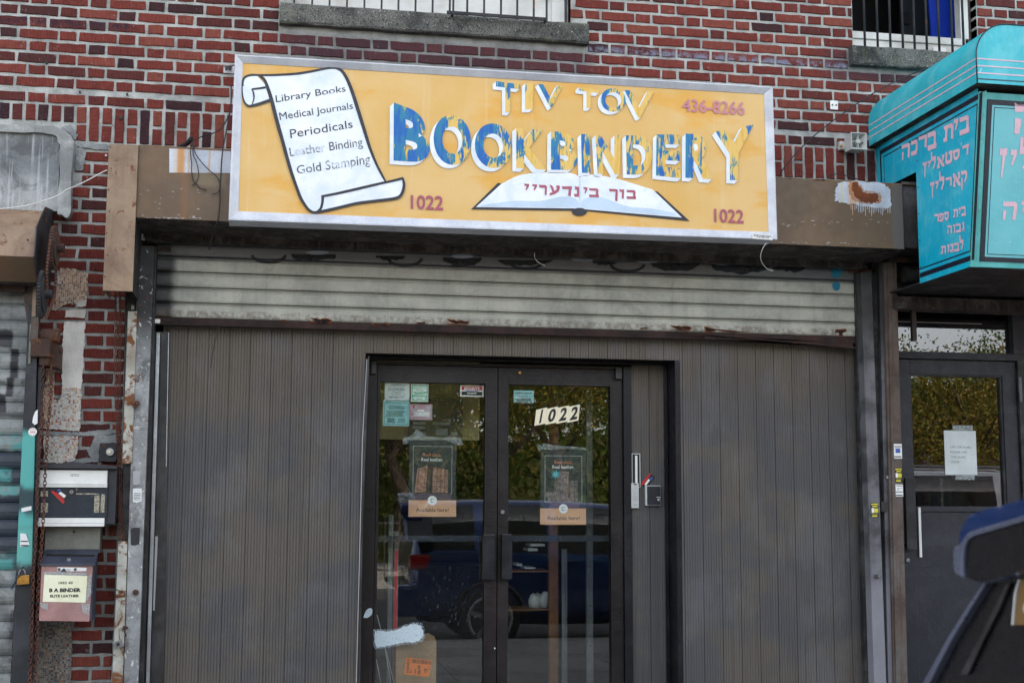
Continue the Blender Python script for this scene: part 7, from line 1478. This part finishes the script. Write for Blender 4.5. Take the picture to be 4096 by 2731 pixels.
for a,b in ((543,523),(692,523)): p = T(0,3,a,b,LY); MB().cyl((p[0],LY-.003,p[1]), .0075, .005, 'y', 14).build('rivet', 'dark', mb); MB().cyl((p[0],LY-.006,p[1]), .003, .003, 'y', 10).build('rivet', 'steel', mb)
for i, pts in enumerate(([(490,545),(800,555),(795,584),(408,572),(392,572),(405,545)], [(805,585),(842,560),(835,700),(840,740),(788,830),(785,828)], [(365,830),(440,838),(440,895),(380,880)], [(745,835),(830,840),(812,945),(760,920)])):
    PR('packing_tape', 'film', [T(0,3,a,b,LY-.001) for a,b in pts], LY-.0016-.0003*i, LY-.0012, mb)
# white paper scraps on the guide post
for i,(c,r,a0,b0,a1,b1,lab) in enumerate(((0,2,1220,1345,1302,1470,'worn white printed sticker on the grey left guide post'),(0,2,1222,1185,1290,1310,'peeled grey sticker remains above the printed one on the guide post'),(0,3,1200,140,1282,300,'dark scraped sticker residue low on the grey guide post'))):
    q = rc(c,r,a0,b0,a1,b1,-.142); rr = random.Random(i); o = [(q[0]+rr.uniform(0,.003),q[2]),(q[0]+.5*(q[1]-q[0]),q[2]-.003),(q[1],q[2]+rr.uniform(0,.006)),(q[1]-rr.uniform(0,.004),(q[2]+q[3])/2),(q[1],q[3]-rr.uniform(0,.008)),(q[0]+.3*(q[1]-q[0]),q[3]),(q[0]-.001,q[3]-rr.uniform(0,.008))]
    s = PR('sticker', ('wht','lightspot','iron')[i], o, -.1425, -.1412, None, label=lab, cat='sticker')
    if i == 0:
        for k_ in range(5): B('print_block', 'grey_ink', q[0]+.006, q[1]-.006, -.1432, -.1426, q[2]+.01+k_*.009, q[2]+.014+k_*.009, s)

# ------------------------------------------------------------------ parked cars at the kerb
def car(name, lab, x_rear, y_near, L, Wd, H, bodymat, stations, wheels, wr, group=None, tail=True):
    """stations: list of (s, half width at belt, sill, belt, roof, roof half width, nose/tail top blend) along the length, s from the tail"""
    root = thing(name, lab, 'car', group); zc = -.15; yc = y_near-Wd/2
    m = MB(); m.smooth = True; k = 11; rings = []
    for (s, wb, zs, zb_, zr, wrf) in stations:
        x = x_rear+s; hw = wb
        R_ = [(0,zs),(hw*.86,zs),(hw*.97,zs+.10),(hw,zs+(zb_-zs)*.45),(hw*.985,zb_-.05),(hw*.955,zb_)]
        G = [(wrf+(hw*.955-wrf)*.5, (zb_+zr)/2), (wrf*1.02, zr-.05), (wrf*.90, zr-.008), (wrf*.5, zr+.012), (0,zr+.018)]
        rings.append([(x, yc+y, z+zc) for y, z in R_+G]); 
    vs = []; n = len(rings)
    for rg in rings: vs += rg+[(x, 2*yc-y, z) for x, y, z in rg[::-1]][1:-1]
    K = len(vs)//n
    def glassy(i, j):
        jj = j if j < 10 else K-1-j
        s0, s1 = stations[i][0], stations[i+1][0]; zr = min(stations[i][4]-stations[i][3], stations[i+1][4]-stations[i+1][3])
        return zr > .25 and jj in (5,6) and not stations[i][0] in PILLAR
    for i in range(n-1):
        for j in range(K):
            m.cur = 1 if glassy(i, j) else 0
            if GLASS_ENDS.get(i) and (5 <= j <= 9 or K-10 <= j <= K-6) : m.cur = 1
            m.add([vs[i*K+j], vs[(i+1)*K+j], vs[(i+1)*K+(j+1)%K], vs[i*K+(j+1)%K]], [(0,1,2,3)])
    m.cur = 0; m.add(vs[:K], [tuple(range(K-1,-1,-1))]); m.add(vs[-K:], [tuple(range(K))])
    me = m.mesh('body', [bodymat, 'carglass']); b = bmesh.new(); b.from_mesh(me); bmesh.ops.remove_doubles(b, verts=b.verts, dist=.0004); bmesh.ops.recalc_face_normals(b, faces=b.faces)
    for f in b.faces: f.smooth = True
    b.to_mesh(me); b.free(); put('body', me, root)
    for sx in wheels:
        for side in (1,-1):
            yy = yc+side*(Wd/2-.10); w = MB().cyl((x_rear+sx, yy, zc+wr), wr, .21, 'y', 28).build('wheel', 'tyre', root, bev=.02)
            yo = yy+side*.106; rm = MB(); rm.cyl((x_rear+sx, yo, zc+wr), wr*.16, .02, 'y', 14)
            for a_ in range(5):
                u = 2*PI*a_/5+.3; d = Vector((math.cos(u),0,math.sin(u))); c0 = Vector((x_rear+sx, yo, zc+wr)); q1, q2 = c0+d*wr*.1, c0+d*wr*.68; pr_ = Vector((-d.z,0,d.x))*.022; dd = Vector((0,side*.012,0))
                rm.add([q1-pr_*1.2-dd, q2-pr_-dd, q2+pr_-dd, q1+pr_*1.2-dd, q1-pr_*1.2+dd, q2-pr_+dd, q2+pr_+dd, q1+pr_*1.2+dd], [(0,3,2,1),(4,5,6,7),(0,1,5,4),(1,2,6,5),(2,3,7,6),(3,0,4,7)])
            rm.tube([c0+Vector((math.cos(2*PI*i/24),0,math.sin(2*PI*i/24)))*wr*.70 for i in range(24)], .018, 6, True); rm.build('rim', 'alloy', w)
            MB().cyl((x_rear+sx, yo-side*.03, zc+wr), wr*.72, .02, 'y', 24).build('brake_void', 'trim', w)
            ar = MB(); ar.tube([(x_rear+sx+math.cos(a__)*(wr+.05), yc+side*(Wd/2-.012), zc+wr+math.sin(a__)*(wr+.05)) for a__ in [PI*i/14 for i in range(15)]], .03, 6); ar.build('wheel_arch', 'trim', root)
    return root, yc, zc
hb = [(0,.70,.42,.86,.98,.60),(.04,.82,.36,.98,1.18,.66),(.10,.86,.32,1.03,1.42,.62),(.22,.88,.30,1.06,1.575,.60),(.70,.885,.28,1.06,1.60,.61),(.80,.885,.28,1.05,1.60,.61),(1.5,.885,.26,1.02,1.595,.61),(1.62,.885,.26,1.02,1.595,.61),(2.4,.88,.26,1.0,1.55,.60),(2.5,.88,.26,1.0,1.54,.60),(3.0,.875,.27,.98,1.30,.62),(3.35,.87,.28,.95,1.02,.70),(3.9,.85,.30,.84,.88,.70),(4.15,.78,.34,.70,.74,.60),(4.25,.62,.40,.55,.58,.50)]
PILLAR = {.22:0, .70:1, 1.5:1, 2.4:1}; PILLAR = {.70,1.5,2.4}; GLASS_ENDS = {9:1, 10:1}
XR = 1.46
cr_, yc, zc = car('parked_hatchback', 'dark blue hatchback parked at the kerb, its rear spoiler at the lower right', XR, -5.50, 4.25, 1.77, 1.6, 'carblue', hb, (.86, 3.42), .335)
# spoiler, hatch frame and details at the tail, on the upright plane x = TX
TX = 1.38
def cz_(a, b, X=TX): return atx(3712+a/2.008, 1950+b/2.008, X)
def tailpart(name, mat, pts, x0, x1, bev=0, sm=3, close=True):
    pp = [cz_(*p) for p in pts]
    if sm: pp = smooth_pts(pp+[pp[0]], sm)[:-1]
    m = MB(); m.xprism(pp, x0, x1); return m.build(name, mat, cr_, bev)
def far(pts): return pts
YM = 2*yc
tailpart('spoiler', 'carblue', [(362,262),(400,215),(480,185),(600,150),(800,95),(1500,-150),(1900,-260),(1900,260),(1500,380),(800,690),(640,735),(520,768),(440,745),(380,722),(330,690),(312,640),(305,540),(312,450),(322,340)], TX-.02, TX+.16, .008, 2)
tailpart('spoiler_lip', 'carlip', [(392,720),(330,690),(312,640),(308,540),(318,470),(350,462),(385,420),(430,360),(520,325),(800,245),(1500,30),(1500,75),(800,295),(530,372),(455,400),(420,435),(398,500),(388,600)], TX-.030, TX-.0195, .004, 2)
tailpart('spoiler_recess', 'trim', [(402,712),(392,600),(402,505),(425,440),(460,405),(535,378),(800,300),(1500,80),(1900,-40),(1900,255),(1500,375),(800,680),(640,725),(520,758),(440,735)], TX-.024, TX-.0205, 0, 2)
tailpart('tail_quarter', 'carblue', [(345,730),(470,735),(400,900),(325,1010),(318,900)], TX+.02, TX+.2, .004, 0)
tailpart('hatch_edge', 'carlip', [(478,722),(508,722),(360,960),(190,1240),(20,1568),(-40,1700),(-90,1700),(-20,1540),(160,1215),(325,952)], TX-.004, TX+.03, .004, 0)
tailpart('hatch_trim', 'trim', [(508,722),(640,690),(800,640),(1500,300),(1500,1700),(-40,1700),(20,1568),(190,1240),(360,960)], TX+.012, TX+.30, 0, 0)
tailpart('hatch_seal', 'rail', [(600,770),(640,760),(560,960),(420,1240),(300,1500),(240,1500),(370,1240),(510,960)], TX+.004, TX+.0115, .003, 0)
tailpart('seat_back', 'amber', [(725,735),(800,722),(900,705),(900,1100),(660,1100),(680,960),(690,850)], TX+.006, TX+.0115, 0, 0)
tailpart('seat_piping', 'plasticgrey', [(715,735),(728,735),(697,850),(686,960),(675,1100),(660,1100),(672,960),(682,850)], TX+.002, TX+.0055, 0, 0)
tailpart('headrest', 'plasticgrey', [(800,905),(775,930),(765,975),(780,1010),(830,1020),(900,1000),(900,905)], TX-.002, TX+.005, .002, 0)
B('bumper', 'carblue', XR-.14, XR+.30, yc-.84, yc+.84, zc+.36, zc+.70, cr_, bev=.05)
for sgn_ in (1,-1): PRm = MB(); PRm.box(XR-.012, XR+.30, yc+sgn_*.80-.06, yc+sgn_*.80+.065, zc+.86, zc+1.02); PRm.build('tail_light', 'taillight', cr_, bev=.03)
for sx in (1.62, 2.35): MB().tube([(XR+sx,yc+.885,zc+.94),(XR+sx+.04,yc+.91,zc+.945),(XR+sx+.16,yc+.91,zc+.945),(XR+sx+.2,yc+.885,zc+.94)], .012, 6).build('door_handle', 'carblue', cr_)
PILLAR = {.6,1.9,3.2}; GLASS_ENDS = {9:1}
mv = [(0,.80,.40,.95,1.20,.66),(.05,.92,.34,1.02,1.60,.68),(.14,.95,.30,1.06,1.90,.68),(.6,.96,.28,1.06,1.95,.70),(.7,.96,.28,1.06,1.95,.70),(1.9,.96,.26,1.04,1.95,.70),(2.0,.96,.26,1.04,1.95,.70),(3.2,.96,.26,1.02,1.90,.70),(3.3,.96,.26,1.02,1.88,.70),(3.7,.95,.27,1.02,1.62,.72),(4.1,.94,.28,1.0,1.12,.80),(4.7,.88,.32,.84,.90,.74),(4.95,.72,.40,.66,.70,.55)]
cw, yc2, zc2 = car('parked_minivan', 'white minivan parked ahead of the blue hatchback, seen mirrored in the black door', 6.3, -5.40, 4.95, 1.93, 1.95, 'carwhite', mv, (.95, 4.0), .34)
for sgn_ in (1,-1): MB().tube([(6.9,yc2+sgn_*.62,zc2+1.975),(7.1,yc2+sgn_*.62,zc2+2.01),(9.0,yc2+sgn_*.62,zc2+2.0),(9.2,yc2+sgn_*.62,zc2+1.96)], .016, 6).build('roof_rail', 'steel', cw)

# ------------------------------------------------------------------ across the street: trees, railings, houses (seen as reflections)
def tree(x, y, h, cr_r, seed, leafmat, lab, nleaf=5200, base=0.):
    rr = random.Random(seed); root = thing('street_tree', lab, 'tree', 'trees across the street', loc=(0,0,0))
    m = MB(); tips = []
    tr_ = [(x+rr.uniform(-.08,.08)*i, y+rr.uniform(-.08,.08)*i, -.02+h*.55*i/5) for i in range(6)]; m.tube(tr_, [.17,.15,.135,.12,.10,.08], 8)
    for b in range(11):
        s = Vector(tr_[rr.choice([3,4,5])]); a = rr.uniform(0,2*PI); l = rr.uniform(.5,1.)*cr_r; e = s+Vector((math.cos(a)*l, math.sin(a)*l, rr.uniform(.15,.42)*h)); mi = s+(e-s)*.5+Vector((0,0,rr.uniform(0,.3))); m.tube([s,mi,e], [.06,.04,.015], 5); tips += [e, mi, s+(e-s)*.75]
    m.build('trunk', 'bark', root)
    lf = MB(); clumps = [t_+Vector((rr.gauss(0,.5),rr.gauss(0,.5),rr.gauss(0,.4))) for t_ in tips for _ in range(3)]
    for i in range(nleaf):
        c = rr.choice(clumps); d = Vector((rr.gauss(0,1),rr.gauss(0,1),rr.gauss(0,.8)))*.36; p = c+d
        u = Vector((rr.gauss(0,1),rr.gauss(0,1),rr.gauss(0,1))).normalized(); v = u.orthogonal().normalized(); w_ = rr.uniform(.03,.06)
        lf.add([p-u*w_, p+v*w_*.5, p+u*w_, p-v*w_*.5], [(0,1,2,3)])
    lf.build('crown', leafmat, root)
TREES = ((-3.6,-17.6,7.0,2.3,'leaf2'),(0.6,-17.2,6.2,2.2,'leaf2'),(2.6,-18.8,7.2,2.4,'leaf'),(4.3,-17.0,6.2,2.0,'leaf2'),(6.1,-18.4,6.8,2.3,'leaf'),(8.6,-17.4,5.6,2.0,'leaf2'),(12.4,-18.6,5.4,1.8,'leaf'),(14.8,-17.6,5.0,1.7,'leaf2'),(17.0,-19.2,5.4,1.7,'leaf'))
TL = ['broad yellowing tree across the street, furthest left','leaning yellow tree across the street beside the left door reflection','tall green tree across the street behind the hatchback tail','small yellowing tree across the street behind the hatchback','green tree across the street, reflected in the right door leaf','yellowing tree across the street between hatchback and minivan','low green tree across the street ahead of the minivan','low yellowing tree across the street, seen in the black door','low green tree across the street, furthest right']
for i,(x,y,h,r_,mt) in enumerate(TREES): tree(x,y,h,r_,i+3,mt,TL[i],14000)
wd_ = MB(); rr = random.Random(77)
for i in range(42000):
    x = rr.uniform(-12, 15.5); z = rr.random()**1.2*(5.2 if x < 9.5 else 3.0)+.05; y = -21.5-rr.random()*2.4-z*.15; u = Vector((rr.gauss(0,1),rr.gauss(0,1),rr.gauss(0,1))).normalized(); v = u.orthogonal().normalized(); w_ = rr.uniform(.06,.12); p = Vector((x,y,z)); wd_.add([p-u*w_, p+v*w_*.6, p+u*w_, p-v*w_*.6], [(0,1,2,3)])
wd_.build('park_shrubbery', 'leaf', kind='stuff')
hl = MB(); hx = [-30+i*1.5 for i in range(35)]
def hh_(x): return (3.4 if x < 9.5 else 2.4)+.5*math.sin(x*.7)+.3*math.sin(x*1.9+1)
for i in range(len(hx)-1):
    a, b = hx[i], hx[i+1]
    if b > 17: break
    hl.add([(a,-22.6,-.05),(b,-22.6,-.05),(b,-24.4,hh_(b)),(a,-24.4,hh_(a)),(b,-26.4,hh_(b)),(a,-26.4,hh_(a))], [(0,3,2,1),(3,5,4,2)])
hl.build('added_bank', 'grassbank', kind='structure')  # added bank, blocks bright sky gaps behind the trees in reflections
fn = thing('iron_railing', 'black iron park railing across the street', 'railing')
m = MB()
for i in range(260): m.box(-8+i*.14, -8+i*.14+.016, -16.32, -16.30, -.02, 1.15)
m.build('pickets', 'iron', fn, kind='stuff')
for z in (.12, 1.0): B('rail', 'iron', -8, 28.4, -16.33, -16.29, z, z+.03, fn)
for i in range(14): B('rail_post', 'iron', -8+i*2.7, -8+i*2.7+.05, -16.335, -16.285, -.02, 1.28, fn)
def house(x0, x1, y, h, mat, lab):
    r_ = thing('row_house', lab, 'house', 'houses across the street'); B('wall', mat, x0, x1, y-8, y, -.02, h, r_); B('cornice', 'far_stone', x0-.1, x1+.1, y-.0, y+.25, h-.35, h+.1, r_)
    n = int((x1-x0)/1.9)
    for f in range(int(h/3.1)):
        for i in range(n):
            cx = x0+(i+.5)*(x1-x0)/n; z = 1.1+f*3.1; w_ = B('window', 'carwhite', cx-.48, cx+.48, y+.002, y+.05, z, z+1.5, r_); B('pane', 'glass_w', cx-.42, cx+.42, y+.052, y+.056, z+.06, z+1.44, w_); B('dark_room', 'roomdark', cx-.42, cx+.42, y+.0505, y+.0515, z+.06, z+1.44, w_)
for i,(x0,x1,h,mt) in enumerate(((-16,-7,6.6,'facade_far'),(18.6,24.5,4.8,'far_pink'),(24.6,34,5.4,'facade_far'))):
    house(x0,x1,-27,h,mt,['wide brick house across the street, furthest left','low mauve house across the street, mirrored in the black door','wide brick house across the street, furthest right'][i])
